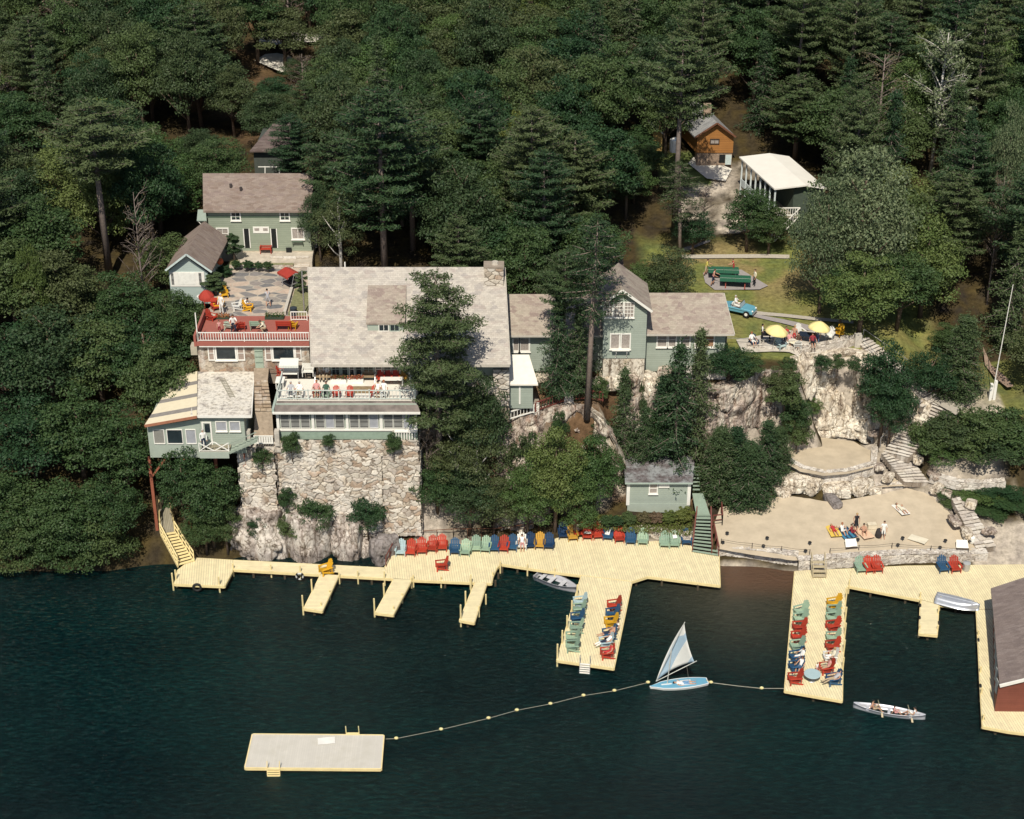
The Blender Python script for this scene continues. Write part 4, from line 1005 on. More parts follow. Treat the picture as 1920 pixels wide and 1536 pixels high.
 for a, b in ((963, 972), (976, 991)): window(root, a, 634, b, 657, Yw, 1, 1, CURT, WHITE, .14)
 window(root, 1062, 640, 1080, 656, Yw, 2, 1, GLASS, WHITE, .08)
 return root
wings()
def brown_fence():
 root = rail_line('fence', 'dark red baluster fence along the path below the lodge', k3((1004, 772, 9.7), (1062, 752, 10.1), (1098, 748, 10.3), (1130, 752, 10.2)), .85, REDW, cat='fence', sp=2.2, mid=False, w=.12, balus=.26)
 rail_line('fence', 'white baluster fence on the rock below the lean-to', k3((952, 788, 9.2), (1000, 774, 9.7)), .75, WHITE, cat='fence', sp=2.5, mid=False, w=.12, balus=.26)
 for px, py, z, lb in ((1002, 775, 9.3, 'squat pale stone post between the white and the dark red fence'), (1066, 757, 9.7, 'pale stone post at the bend of the dark red fence')):
  p = K(px, py, z); surf, W = polysurf([(p.x - .4, p.y - .4, z), (p.x + .4, p.y - .4, z)]); r = thing('stone_post', lb, 'post', p, group='stone fence posts')
  wallbox(r, 'core', p.x - .38, p.x + .38, p.y - .4, p.y + .35, z - .6, z + 1.25, M('chimney_mortar', (.3, .25, .2)))
  stonework('face', surf, W, 1.3, .35, .05, .1, STONES_PALE, r, seed=31)
brown_fence()
def sunroom():
 Yf = -24.0; zt = KY(600, 757, Yf).z; zg = KY(600, 805, Yf).z; z0 = KY(600, 824, Yf).z
 root = thing('sun_room', 'glazed green sun room with a white roof deck above the great stone wall', 'building', (-12, -22, 10))
 x0, x1 = wx(517, Yf, 12), wx(783, Yf, 12)
 wallbox(root, 'wall', x0 + .05, x1 - .05, Yf, -19.7, z0, zg - .08, M('green_vertical_boards', (.27, .35, .28)))
 wallbox(root, 'wall', x0 + .05, x1 - .05, Yf + .12, -19.7, zg - .08, zt - .1, GREENW)
 zw1 = KY(600, 776, Yf).z; zw0 = KY(600, 803, Yf).z
 for a, b in ((517, 524.5), (583, 590), (647.5, 654), (711, 718), (775, 782)):
  X0, X1, _, _ = R4(a, 770, b, 800, Yf); wallbox(root, 'pilaster', X0, X1, Yf - .06, Yf + .12, zw0 - .1, zw1 + .1, WHITE)
 for i, (a, b) in enumerate(((525, 582), (591, 646), (655, 710), (719, 774))):
  for k in range(3):
   p0, p1 = a + (b - a) * k / 3 + .8, a + (b - a) * (k + 1) / 3 - .8
   window(root, p0, 776.5, p1, 802, Yf + .05, 1, 1, SCREEN if (i * 3 + k) not in (4, 8, 11) else M('bright_blind', (.34, .35, .38), .3), WHITE if k else WHITE, .03, sill=False)
 wallbox(root, 'sill_board', x0 + .02, x1 - .02, Yf - .1, Yf + .1, zw0 - .22, zw0 - .08, WHITE)
 dk = K(519, 755, 13.2)
 ZD = 13.3; ys = K(600, 751, ZD).y
 mb = MB(); mb.box(wx(519, ys, ZD), wx(781, ys, ZD), ys, -19.7, ZD - .15, ZD); mb.build('roof_deck', M('white_deck', (.74, .70, .62), .8, .05, 1), root)
 b = MB(); xa, xb = x0 - .15, x1 + .25
 b.slab([(xa, Yf - .45, ZD - .55), (xb, Yf - .45, ZD - .55), (xb - .35, ys - .002, ZD - .02), (xa + .3, ys - .002, ZD - .02)], .08)
 b.build('roof_border', M('dark_roll_roofing', (.17, .145, .13), .9, .35, 1.5), root)
 g = MB(); g.box(xa, xb, Yf - .56, Yf - .45, ZD - .72, ZD - .55); g.build('gutter', WHITE, root)
 s = MB(); s.box(xa - .06, xa + .12, Yf - .45, -19.8, ZD - .7, ZD - .3); s.build('side_board', GREENT, root)
 rl = MB(); bl = MB(); up = .85
 cs = [Vector((wx(521, ys + .12, ZD), -20.2, ZD)), Vector((wx(521, ys + .12, ZD), ys + .12, ZD)), Vector((wx(779, ys + .12, ZD), ys + .12, ZD)), Vector((wx(768, -20.2, ZD), -20.2, ZD))]
 for a, b_ in zip(cs, cs[1:]):
  rl.bar(a + Vector((0, 0, up)), b_ + Vector((0, 0, up)), .09, .06); rl.bar(a + Vector((0, 0, .12)), b_ + Vector((0, 0, .12)), .07, .05)
  n = int((b_ - a).length / .3)
  for i in range(n + 1):
   q = a.lerp(b_, i / n); bl.bar(q + Vector((0, 0, .1)), q + Vector((0, 0, up)), .035)
   if i % 8 == 0: rl.bar(q, q + Vector((0, 0, up + .1)), .09)
 RG = M('grey_green_rail', (.56, .6, .55)); rl.build('railing', RG, root); bl.build('baluster', RG, root)
 X0, X1, Z0, Z1 = R4(736, 807, 783, 826, Yf); c = MB(); c.box(X0, X1 + .1, Yf - .25, Yf - .02, Z0 - .2, Z0 + .05)
 c.box(X0, X0 + .12, Yf - .2, Yf - .03, Z0, Z1 + .1); c.build('corner_ledge', M('stone_post', (.5, .46, .4)), root)
 b = MB()
 for i in range(8):
  x = X0 + .3 + (X1 - X0 - .5) * i / 7; b.box(x - .045, x + .045, Yf - .2, Yf - .1, Z0 + .1, Z1 - .02)
 b.box(X0 + .15, X1, Yf - .22, Yf - .08, Z1 - .1, Z1); b.build('balustrade', WHITE, root)
sunroom()
def great_wall():
 Yf = -24.4
 root = thing('stone_wall', 'great dry stone wall rising from the shore rocks under the sun room', 'wall', KY(620, 980, Yf))
 zt = KY(600, 823, Yf).z + .12; zb0 = KY(600, 1000, Yf).z
 MORT = M('wall_core', (.28, .24, .2), .95)
 for (a, b, Y, top, bot, sd, nm) in ((528, 788, Yf, 823, 1004, 41, 'face'), (458, 525, Yf - .35, 838, 1004, 42, 'buttress'), (722, 790, Yf - .3, 850, 1004, 43, 'buttress')):
  p0 = KY(a, bot, Y - .6); p1 = KY(b, bot, Y - .6); H = KY(a, top, Y).z - p0.z
  surf, W = polysurf([p0, p1], lean=.06)
  stonework(nm, surf, W, H, .36, .06, .2, STONES_WARM, root, seed=sd, rough_edge=.3, aspect=1.75)
  q0, q1 = KY(a, bot, Y), KY(b, bot, Y)
  MB().box(q0.x + .12, q1.x - .12, Y + .1, Y + 1.6, q0.z, q0.z + H - .15).build('core', MORT, root)
  surf, W = polysurf([(p0.x, p0.y + 1.6, p0.z), (p0.x, p0.y, p0.z)]);
  s2 = lambda s, h, x=p0.x, y=p0.y, z=p0.z: (Vector((x, y + 1.8 - s + .06 * h, z + h)), Vector((-1, 0, 0)))
  stonework('return_face', s2, 1.8, H, .46, .09, .15, STONES_WARM, root, seed=sd + 10)
  s3 = lambda s, h, x=p1.x, y=p0.y, z=p0.z: (Vector((x, y + s + .06 * h, z + h)), Vector((1, 0, 0)))
  stonework('return_face', s3, 1.8, H, .46, .09, .15, STONES_WARM, root, seed=sd + 20)
 t = MB().box(KY(458, 830, Yf).x, KY(527, 830, Yf).x, Yf - .4, Yf + 1.6, KY(500, 838, Yf).z - .3, KY(500, 838, Yf).z); t.build('ledge', M('stone_post', (.5, .46, .4)), root)
 for a in (460, 514):
  X0, X1, Z0, Z1 = R4(a, 808, a + 11, 836, Yf - .3); wallbox(root, 'stone_pier', X0, X1, Yf - .4, Yf + .1, Z0, Z1, M('stone_post', (.5, .46, .4)))
 b = MB(); X0, X1, Z0, Z1 = R4(475, 817, 513, 831, Yf - .2)
 for i in range(8):
  x = X0 + (X1 - X0) * (i + .5) / 8; b.box(x - .08, x + .08, Yf - .25, Yf - .2, Z0, Z1)
 b.box(X0, X1, Yf - .27, Yf - .19, Z1 - .06, Z1 + .02); b.box(X0, X1, Yf - .27, Yf - .19, Z0 - .03, Z0 + .05); b.build('balustrade', WHITE, root)
great_wall()
def mid_stairs():
 STEP = [(.46, .37, .27), (.4, .31, .23), (.5, .42, .33), (.36, .28, .2)]
 l0, r0 = KY(478, 772, -23.6), KY(510, 772, -23.6)
 l1, r1 = KY(476, 712, -20.0), KY(502, 712, -20.0)
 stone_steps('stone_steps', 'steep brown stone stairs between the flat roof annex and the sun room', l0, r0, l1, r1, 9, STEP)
 r = thing('stone_landing', 'weathered stone walk below and above the steep brown stairs', 'walkway', l0)
 m = M('brown_flagstone', (.34, .27, .2), .9, .25, 3, .05)
 b0, b1 = KY(476, 818, -24.3), KY(513, 818, -24.3); MB().slab([b0, b1, r0, l0], .5).build('ramp', m, r)
 c0, c1 = KY(476, 690, -18.0), KY(504, 690, -18.0); MB().slab([l1, r1, c1, c0], .5).build('ramp', m, r)
mid_stairs()
def stone_building():
 Yf = -17.9
 root = thing('stone_building', 'brown stone building with picture windows under the red terrace', 'building', (-21, -16, 12))
 x0, x1 = wx(373, Yf, 14), wx(581, Yf, 14); zt = KY(400, 641, Yf).z; z0 = KY(400, 700, Yf).z
 MB().box(x0 + .05, x1, Yf + .06, -13.6, z0 - 1, zt - .1).build('core', M('chimney_mortar', (.3, .25, .2)), root)
 surf, W = polysurf([(x0, Yf, z0), (x1, Yf, z0)]); stonework('wall', surf, W, zt - z0, .34, .055, .05, STONES_BROWN, root, seed=51, mortar=(.3, .26, .21))
 s2 = lambda s, h: (Vector((x0, Yf + 4.2 - s, z0 - 1 + h)), Vector((-1, 0, 0))); stonework('wall', s2, 4.2, zt - z0 + 1, .34, .1, .05, STONES_BROWN, root, seed=52)
 yy = Yf - .06
 BR = M('tan_louvre', (.33, .26, .22), .6)
 for (a, b, c, d) in ((391, 401, 444, 459), (498, 508, 553, 565)):
  window(root, a, 650, b + .5, 674, yy, 1, 2, BR, WHITE, .09, sill=False); window(root, c + 1.5, 650, d - 1, 674, yy, 1, 2, BR, WHITE, .09, sill=False)
  window(root, b + 4, 649, c - 2, 673, yy, 1, 1, GLASS, WHITE, .13, sill=True)
 X0, X1, Z0, Z1 = R4(476, 648, 495, 690, yy); dr = MB().box(X0, X1, yy - .05, Yf, Z0, Z1).build('door', M('pale_green_door', (.33, .4, .32)), root)
 r = MB()
 for k in range(1, 4): z = Z0 + (Z1 - Z0) * k / 4; r.box(X0 + .05, X1 - .05, yy - .07, yy - .04, z - .03, z + .03)
 r.build('door_rail', M('door_groove', (.14, .18, .14)), dr)
 zd = zt + .05; y1 = -13.2; RD = M('red_deck', (.33, .11, .085), .75, .08, 2); xa, xb = wx(372, Yf, zd), wx(581, Yf, zd)
 MB().box(xa, xb, Yf - .35, y1, zd - .1, zd + .12).build('terrace_deck', RD, root)
 MB().box(xa - .1, xb, Yf - .45, Yf - .35, zd - .22, zd + .14).build('fascia', RD, root)
 MB().box(xa + .1, xb, Yf - .42, Yf - .3, zd - .34, zd - .22).build('trim', WHITE, root)
 MB().box(xa - .28, xa - .1, Yf - .5, y1, zd - .25, zd + .75).build('parapet', RD, root)
 rl = MB(); bl = MB(); zz = zd + .12; yr = Yf - .28
 rl.bar((xa + .05, yr, zz + .8), (xb, yr, zz + .8), .08, .06); rl.bar((xa + .05, yr, zz + .1), (xb, yr, zz + .1), .06, .05)
 n = int((xb - xa) / .21)
 for i in range(n + 1):
  x = xa + .05 + (xb - xa - .1) * i / n; bl.bar((x, yr, zz + .1), (x, yr, zz + .8), .045)
  if i % 9 == 0: rl.bar((x, yr, zz - .1), (x, yr, zz + .85), .08)
 rl.bar((xa + .02, yr, zz), (xa + .02, yr, zz + 2.6), .08)
 rl.build('railing', WHITE, root); bl.build('baluster', WHITE, root)
 MB().box(*R4(357, 648, 371, 665, Yf + .5)[:2], Yf + .4, Yf + 1.2, *R4(357, 648, 371, 665, Yf + .5)[2:]).build('cabinet', M('tan_cabinet', (.42, .38, .3)), root)
 return zz
ZT = stone_building()
def annex():
 Yf = -25.2; ZR = KY(420, 779, Yf - .3).z
 root = thing('annex', 'flat roofed green annex on red posts with a cream striped lean-to roof', 'building', (-24, -22, 9))
 x0, x1 = wx(373, Yf, 12), wx(458, Yf, 12)
 zf = KY(400, 850, Yf).z
 WR = rockmat('weathered_white_roof', (.72, .68, .6), (.66, .62, .55), (.3, .27, .25), (.6, .54, .44), 1)
 c = [KY(357, 779, Yf - .35), KY(471, 779, Yf - .35), KY(476, 697, -17.95), KY(369, 697, -17.95)]
 MB().slab(c, .2).build('roof', WR, root)
 t = MB(); t.bar(c[0] + Vector((0, -.04, -.1)), c[1] + Vector((0, -.04, -.1)), .06, .2); t.bar(c[1] + Vector((.03, 0, -.1)), c[2] + Vector((.03, 0, -.1)), .06, .2); t.build('eave_trim', WHITE, root)
 wallbox(root, 'wall', x0, x1, Yf, -18.2, zf, ZR - .02, CLAPL)
 ya = Yf - .2; s = [KY(271, 797, ya - .35), KY(369, 780, ya - .35), KY(370, 696, -18.2), KY(330, 705, -18.2)]
 A, B, C_, D_ = s
 CRM = M('cream_roofing', (.7, .62, .45), .8, .05); GRS = M('grey_roofing', (.24, .22, .2), .9, .15)
 mb = MB(); cuts = [0, .13, .21, .42, .50, .70, .78, 1.0]
 for i in range(len(cuts) - 1):
  f0, f1 = cuts[i], cuts[i + 1]; mb.cur = i % 2
  mb.slab([A.lerp(D_, f0), B.lerp(C_, f0), B.lerp(C_, f1), A.lerp(D_, f1)], .1)
 mb.build('lean_to_roof', [CRM, GRS], root)
 MB().bar(A + Vector((0, -.04, -.08)), B + Vector((0, -.04, -.08)), .06, .22).build('barge_board', M('rust_board', (.35, .15, .09)), root)
 xl = wx(281, Yf, 9.5); zl = KY(281, 858, Yf).z
 zl_t = KY(281, 801, Yf).z; zr_t = KY(369, 786, Yf).z
 m = MB(); m.add([(xl, Yf, zl), (x0, Yf, zl), (x0, Yf, zr_t), (xl, Yf, zl_t), (xl, -19, zl), (x0, -19, zl), (x0, -19, zr_t), (xl, -19, zl_t)],
     [(0, 1, 2, 3), (0, 3, 7, 4), (4, 7, 6, 5), (0, 4, 5, 1), (3, 2, 6, 7)]); m.build('lean_to_wall', GREENW, root)
 for a, b, g in ((288, 309, BLIND), (313, 343, GLASS), (348.5, 368, M('bright_blind', (.34, .35, .38)))): window(root, a, 806, b, 831, Yf, 1, 1, g, WHITE, .06, sill=False)
 for a, b in ((405, 425), (431, 450)): window(root, a, 791, b, 807, Yf, 1, 1, M('bright_blind', (.34, .35, .38)), WHITE, .07)
 X0, X1, Z0, Z1 = R4(379, 791, 399, 838, Yf); fr = MB(); fr.box(X0 - .06, X0 + .06, Yf - .06, Yf + .02, Z0, Z1); fr.box(X1 - .06, X1 + .06, Yf - .06, Yf + .02, Z0, Z1); fr.box(X0 + .06, X1 - .06, Yf - .06, Yf + .02, Z1 - .1, Z1)
 d = MB().box(X0 + .06, X1 - .06, Yf - .03, Yf, Z0, Z1 - .1).build('door', GREENW, root); fr.build('door_frame', WHITE, root)
 X0, X1, Z0, Z1 = R4(383, 795, 395, 811, Yf - .04); MB().box(X0, X1, Yf - .05, Yf - .03, Z0, Z1).build('pane', GLASS, d)
 bx0, bx1 = wx(376, Yf - 1.2, zf), wx(431, Yf - 1.2, zf); zb1 = KY(400, 847, Yf - 1.2).z
 MB().box(bx0, bx1, Yf - 1.25, Yf - .01, zb1 - .2, zb1).build('balcony', GREYW, root)
 MB().box(bx0, bx1, Yf - 1.32, Yf - 1.25, zb1 - .55, zb1).build('balcony_fascia', GREENW, root)
 r = MB(); y = Yf - 1.22; h = .8
 for x in (bx0, (bx0 + bx1) / 2, bx1): r.bar((x, y, zb1), (x, y, zb1 + h), .07) if x != (bx0 + bx1) / 2 else None
 xm = (bx0 + bx1) / 2; q = (bx1 - bx0)
 r.bar((bx0, y, zb1 + h), (bx0 + q * .5, y + .01, zb1 + .08), .05, .1, up=(0, 1, 0)); r.bar((bx0, y, zb1 + .08), (bx0 + q * .42, y - .02, zb1 + h), .05, .1, up=(0, 1, 0))
 r.bar((bx1, y, zb1 + h), (bx0 + q * .5, y + .01, zb1 + .08), .05, .1, up=(0, 1, 0)); r.bar((bx1, y, zb1 + .08), (bx0 + q * .58, y - .02, zb1 + h), .05, .1, up=(0, 1, 0))
 r.tube([(bx0 + q * (.38 + .24 * k / 8), y - .01, zb1 + h - .04 + .12 * math.sin(math.pi * k / 8)) for k in range(9)], .04, 6)
 r.bar((bx0, y, zb1 + .08), (bx1, y, zb1 + .08), .05); r.build('balcony_rail', WHITE, root)
 sp = MB()
 for i in range(7):
  a = Vector((bx1 + .1 + i * .32, Yf - .75, zb1 + .15 * i)); sp.box(a.x, a.x + .3, Yf - 1.2, Yf - .3, a.z, a.z + .05)
 sp.bar((bx1, Yf - 1.25, zb1 - .1), (bx1 + 2.3, Yf - 1.25, zb1 + 1.0), .05, .2); sp.bar((bx1, Yf - 1.25, zb1 + .7), (bx1 + 2.3, Yf - 1.25, zb1 + 1.8), .05, .07)
 sp.build('side_steps', M('weathered_green', (.28, .33, .27), .8, .2), root)
 pz = ground(xl, Yf) - .5
 for px, nm in ((284, 0),):
  x = wx(px, Yf + .1, 7); MB().bar((x, Yf + .1, pz), (x, Yf + .1, zl), .24).build('post', M('rust_red_post', (.3, .1, .06)), root)
  MB().bar((x, Yf + .1, zl - 1.9), (x + 1.3, Yf + .1, zl - .2), .14).build('brace', M('rust_red_post', (.3, .1, .06)), root)
 for x in (xl + 2.6, x0 + 1.0, x1 - .3): MB().bar((x, Yf + .3, 2), (x, Yf + .3, zf + .1), .24).build('post', M('rust_red_post', (.3, .1, .06)), root)
 a, b = KY(416, 710, -19.2), KY(436, 748, -22.6)
 def roofz(p):
  f = (p.y - c[0].y) / (c[2].y - c[0].y); return c[0].z + (c[2].z - c[0].z) * f + .06
 a.z, b.z = roofz(a), roofz(b); a = KY(416, 710, a.y); a.z = roofz(a); b.z = roofz(b)
 ld = thing('ladder', 'old wooden ladder lying flat on the white annex roof', 'ladder', a)
 s_ = Vector((.2, 0, 0)); w = M('grey_old_wood', (.3, .28, .22)); MB().bar(a - s_, b - s_, .05).build('rail', w, ld); MB().bar(a + s_, b + s_, .05).build('rail', w, ld)
 for i in range(12):
  q = a.lerp(b, (i + .5) / 12); MB().bar(q - s_, q + s_, .04).build('rung', w, ld)
annex()
def courtyard():
 m, nt, b = _mk('flagstones')
 v = coords(nt, (.62, 1.0, 1)); vo = N(nt, 'ShaderNodeTexVoronoi'); L(nt, v, vo.inputs['Vector']); vo.inputs['Scale'].default_value = 1.25
 ve = N(nt, 'ShaderNodeTexVoronoi', feature='DISTANCE_TO_EDGE'); L(nt, v, ve.inputs['Vector']); ve.inputs['Scale'].default_value = 1.25
 sp = N(nt, 'ShaderNodeSeparateColor'); L(nt, vo.outputs['Color'], sp.inputs[0])
 c = ramp(nt, sp.outputs[0], [(.1, (.15, .15, .155)), (.3, (.24, .22, .21)), (.45, (.5, .39, .31)), (.7, (.56, .46, .36)), (.85, (.2, .2, .2)), (1, (.46, .38, .3))])
 c = mixc(nt, 1.0, c, ramp(nt, noise(nt, coords(nt), 3, 5), [(.3, (.8, .8, .8)), (.7, (1.1, 1.1, 1.1))]), 'MULTIPLY')
 c = mixc(nt, ramp(nt, ve.outputs['Distance'], [(.0, (1, 1, 1)), (.05, (0, 0, 0))]), c, (.46, .41, .33))
 L(nt, c, b.inputs['Base Color']); b.inputs['Roughness'].default_value = .9
 MATS['flagstones'] = m
 z = ZT - .05
 pts = [KY(372, 600, -13.3), KY(578, 600, -13.3)]
 p = [K(585, 602, z), K(585, 500, z), K(420, 500, z), K(405, 545, z), K(395, 575, z), K(372, 602, z)]
 for q in p:
  if q.y < -13.1: q.y = -13.15
 mb = MB().prism([(q.x, q.y) for q in p], z - .8, z); o = mb.build('patio', m); struct(o)
 r = thing('patio_wall', 'low stone wall and bed at the back of the flagstone courtyard', 'wall', p[2])
 a, b2 = K(428, 503, z), K(550, 503, z)
 surf, W = polysurf([a, b2]); stonework('face', surf, W, .34, .2, .06, .05, STONES_WARM, r, seed=61)
 MB().box(a.x, b2.x, a.y, a.y + 1.2, z - .3, z + .34).build('bed', M('bed_soil', (.2, .2, .1), .95, .3, 4), r)
 z2 = z + .42; q0, q1, q2, q3 = K(450, 492, z2), K(585, 492, z2), K(588, 464, z2), K(430, 464, z2)
 struct(MB().prism([(q.x, q.y) for q in (q0, q1, q2, q3)], z - .5, z2).build('patio', M('pale_flags', (.5, .44, .36), .9, .2, 1.5)))
 l, rr = K(512, 503, z), K(580, 503, z); l1, r1 = K(505, 480, z2 + .1), K(580, 480, z2 + .1)
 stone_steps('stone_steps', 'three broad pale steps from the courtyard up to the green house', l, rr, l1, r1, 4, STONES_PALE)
 cw = thing('planter_wall', 'grey concrete curb and bed at the right side of the courtyard', 'planter', K(560, 590, z))
 a = K(536, 575, z); MB().box(a.x, a.x + .25, K(540, 592, z).y, K(540, 545, z).y, z, z + .35).build('curb', M('pale_concrete', (.52, .48, .42)), cw)
 a = K(545, 575, z); MB().box(a.x, a.x + 1.6, K(540, 592, z).y, K(540, 545, z).y, z, z + .2).build('bed', M('bed_soil', (.2, .2, .1)), cw)
 rail_line('railing', 'short white baluster rail at the right corner of the courtyard', [K(546, 601, ZT), K(576, 601, ZT)], .8, WHITE, mid=False, w=.08, balus=.2)
 pole = K(571, 590, z)
 t = MB().tube([pole, pole + Vector((0, 0, 4))], .06).build('utility_pole', METAL); tag(t, 'thin grey pole with a crossbar at the left edge of the lodge roof', 'pole')
 return z
ZC = courtyard()
def house(name, label, px0, px1, yb, ye, yr, Yf, wmat, rmat, eaves=(None, None), ridge=(None, None), over=.4, depth=7.5, rise=None, base=None):
 z0 = KY(0, yb, Yf).z; eY = Yf - over; ze = KY(0, ye, eY).z
 return z0, ze
def green_house():
 Yf = .1; z0 = KY(0, 470, Yf).z; Ye = Yf - .45; ze = KY(0, 396, Ye).z
 Yr = 4.3; zr = KY(0, 325, Yr).z
 root = thing('house', 'two storey green clapboard house behind the flagstone courtyard', 'building', (-24, 4, z0))
 X0, X1 = wx(389, Yf, z0 + 2), wx(585, Yf, z0 + 2)
 wallbox(root, 'wall', X0, X1, Yf, 8, z0 - .6, ze + .15, CLAP)
 a0, a1 = wx(381, Ye, ze), wx(584, Ye, ze); s = wx(380, Yr, zr) - a0; s1 = wx(588, Yr, zr) - a1
 mb = MB(); mb.slab([(a0, Ye, ze), (a1, Ye, ze), (a1 + s1, Yr, zr), (a0 + s, Yr, zr)], .16); mb.slab([(a0 + s, Yr, zr), (a1 + s1, Yr, zr), (a1 + s1, 8.6, ze), (a0 + s, 8.6, ze)], .16)
 mb.build('roof', ROOFH, root)
 g = MB(); gable_end(g, X0 + .02, Yf, Yr, 8, z0, ze + .1, zr - .2); gable_end(g, X1 - .14, Yf, Yr, 8, z0, ze + .1, zr - .2); g.build('gable', CLAP, root)
 for px, py in ((433, 352), (452, 358)):
  f = (396 - py) / (396 - 325); q = Vector((wx(px, Ye + (Yr - Ye) * f, ze + (zr - ze) * f), Ye + (Yr - Ye) * f, ze + (zr - ze) * f))
  MB().tube([q, q + Vector((0, 0, .35))], .13).build('vent_pipe', M('vent_dark', (.06, .05, .05)), root)
 wallbox(root, 'frieze', X0, X1, Yf - .04, Yf, KY(0, 408, Yf).z, KY(0, 405, Yf).z, M('dark_green_trim', (.1, .14, .1)))
 for a, b in ((434, 450), (526, 542)): window(root, a, 399, b, 412, Yf, 2, 2, GLASS, WHITE, .1)
 window(root, 407, 429, 428, 447, Yf, 2, 2, CURT, WHITE, .11); window(root, 548, 429, 569, 447, Yf, 2, 1, CURT, WHITE, .11)
 for a, b in ((457, 469), (508, 520)):
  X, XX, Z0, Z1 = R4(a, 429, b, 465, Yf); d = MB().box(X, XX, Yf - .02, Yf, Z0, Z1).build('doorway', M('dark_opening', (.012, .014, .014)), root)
  MB().box(X - .08, X, Yf - .05, Yf, Z0, Z1).build('door_frame', WHITE, root); MB().box(XX, XX + .08, Yf - .05, Yf, Z0, Z1).build('door_frame', WHITE, root)
 X, XX, Z0, Z1 = R4(474, 425, 505, 437, Yf); f = MB().box(X, XX, Yf - .05, Yf, Z0, Z1).build('transom', WHITE, root)
 for a, b in ((477, 486), (493, 502)):
  X, XX, Z0, Z1 = R4(a, 428, b, 433, Yf - .06); MB().box(X, XX, Yf - .065, Yf - .05, Z0, Z1).build('pane', CURT, f)
 X, XX, Z0, Z1 = R4(472, 437, 507, 470, Yf);
 for a, b in ((408, 427), (549, 568)):
  q0, q1 = KY(a, 451, Yf), KY(b, 451, Yf); m = MB(); m.box(q0.x, q1.x, Yf - .35, Yf, q0.z - .05, q0.z);
  for q in (q0, q1): m.bar((q.x, Yf - .3, q.z), (q.x, Yf, q.z - .6), .05)
  m.build('window_shelf', M('dark_green_trim', (.1, .14, .1)), root)
 pr = MB(); pr.slab([KY(369, 413, 2.0), KY(388, 413, 2.0), KY(388, 393, 4.5), KY(371, 393, 4.5)], .1); pr.build('porch_roof', GREENT, root)
 q0, q1 = KY(379, 440, 2.2), KY(388, 420, 2.2); m = MB(); m.bar(KY(379, 440, 2.2), KY(379, 418, 2.2), .07); m.bar(KY(371, 414, 2.1), KY(380, 424, 2.1), .06)
 for k in range(4): m.bar(KY(379, 421 + k * 6, 2.2), KY(389, 421 + k * 6, 2.2), .05)
 m.build('porch_rail', WHITE, root)
 w = KY(589, 460, 1.2); m = MB()
 for k in range(7): q = KY(586, 462 - k * 4, 1.5); m.box(q.x, q.x + .45, 1.2, 1.8, q.z, q.z + .04)
 m.build('side_steps', WHITE, root)
 wallbox(root, 'foundation', X0 - .02, X1 + .02, Yf - .08, 8, z0 - 1.2, z0 - .02, M('tan_foundation', (.45, .4, .31), .9, .2, 3))
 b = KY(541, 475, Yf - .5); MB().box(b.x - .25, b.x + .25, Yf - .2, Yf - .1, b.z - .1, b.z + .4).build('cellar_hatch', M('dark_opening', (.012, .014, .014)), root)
green_house()
def cottage():
 Yf = -8.4; z0 = KY(0, 546, Yf).z; x0, x1 = wx(318, Yf, z0 + 1), wx(391, Yf, z0 + 1); xm = wx(349, Yf, z0 + 3)
 zE0, zE1 = KY(0, 508, Yf).z, KY(0, 511, Yf).z; zt = KY(0, 481, Yf).z
 root = thing('cottage', 'small pale blue-green gabled cottage left of the courtyard', 'building', (xm, Yf, z0))
 yb = Yf + 7
 PB = boards('pale_blue_clapboard', (.42, .5, .47), .2, 'Z', .75, .1, var=.05)
 m = MB(); m.add([(x0, Yf, z0 - 1.2), (x1, Yf, z0 - 1.2), (x1, Yf, zE1), (xm, Yf, zt), (x0, Yf, zE0), (x0, yb, z0 - 1.2), (x1, yb, z0 - 1.2), (x1, yb, zE1), (xm, yb, zt), (x0, yb, zE0)],
     [(0, 1, 2, 3, 4), (1, 6, 7, 2), (0, 4, 9, 5), (5, 9, 8, 7, 6)]); m.build('wall', PB, root)
 T = KY(349, 476, Yf - .5); E0 = KY(310, 506, Yf - .5); E1 = KY(397, 509, Yf - .5)
 dv = Vector((.35, 7.6, 0)); rr = MB(); rr.slab([T, E1, E1 + dv, T + dv], .12); rr.slab([E0, T, T + dv, E0 + dv], .12); rr.build('roof', ROOFH, root)
 t = MB(); t.bar(T + Vector((0, -.04, -.06)), E1 + Vector((0, -.04, -.06)), .06, .16); t.bar(E0 + Vector((0, -.04, -.06)), T + Vector((0, -.04, -.06)), .06, .16); t.build('barge_board', M('pale_blue_trim', (.5, .58, .56)), root)
 X0, X1, Z0, Z1 = R4(318, 510, 385, 537, Yf); fr = MB().box(X0, X1, Yf - .06, Yf, Z0, Z1).build('window', WHITE, root)
 for a, b in ((320, 327), (372, 379)):
  q = R4(a, 512, b, 534, Yf - .07); MB().box(q[0], q[1], Yf - .075, Yf - .06, q[2], q[3]).build('pane', SCREEN, fr)
 q = R4(332, 512, 368, 534, Yf - .07); MB().box(q[0], q[1], Yf - .075, Yf - .06, q[2], q[3]).build('shade', M('white_blind', (.75, .74, .68)), fr)
cottage()
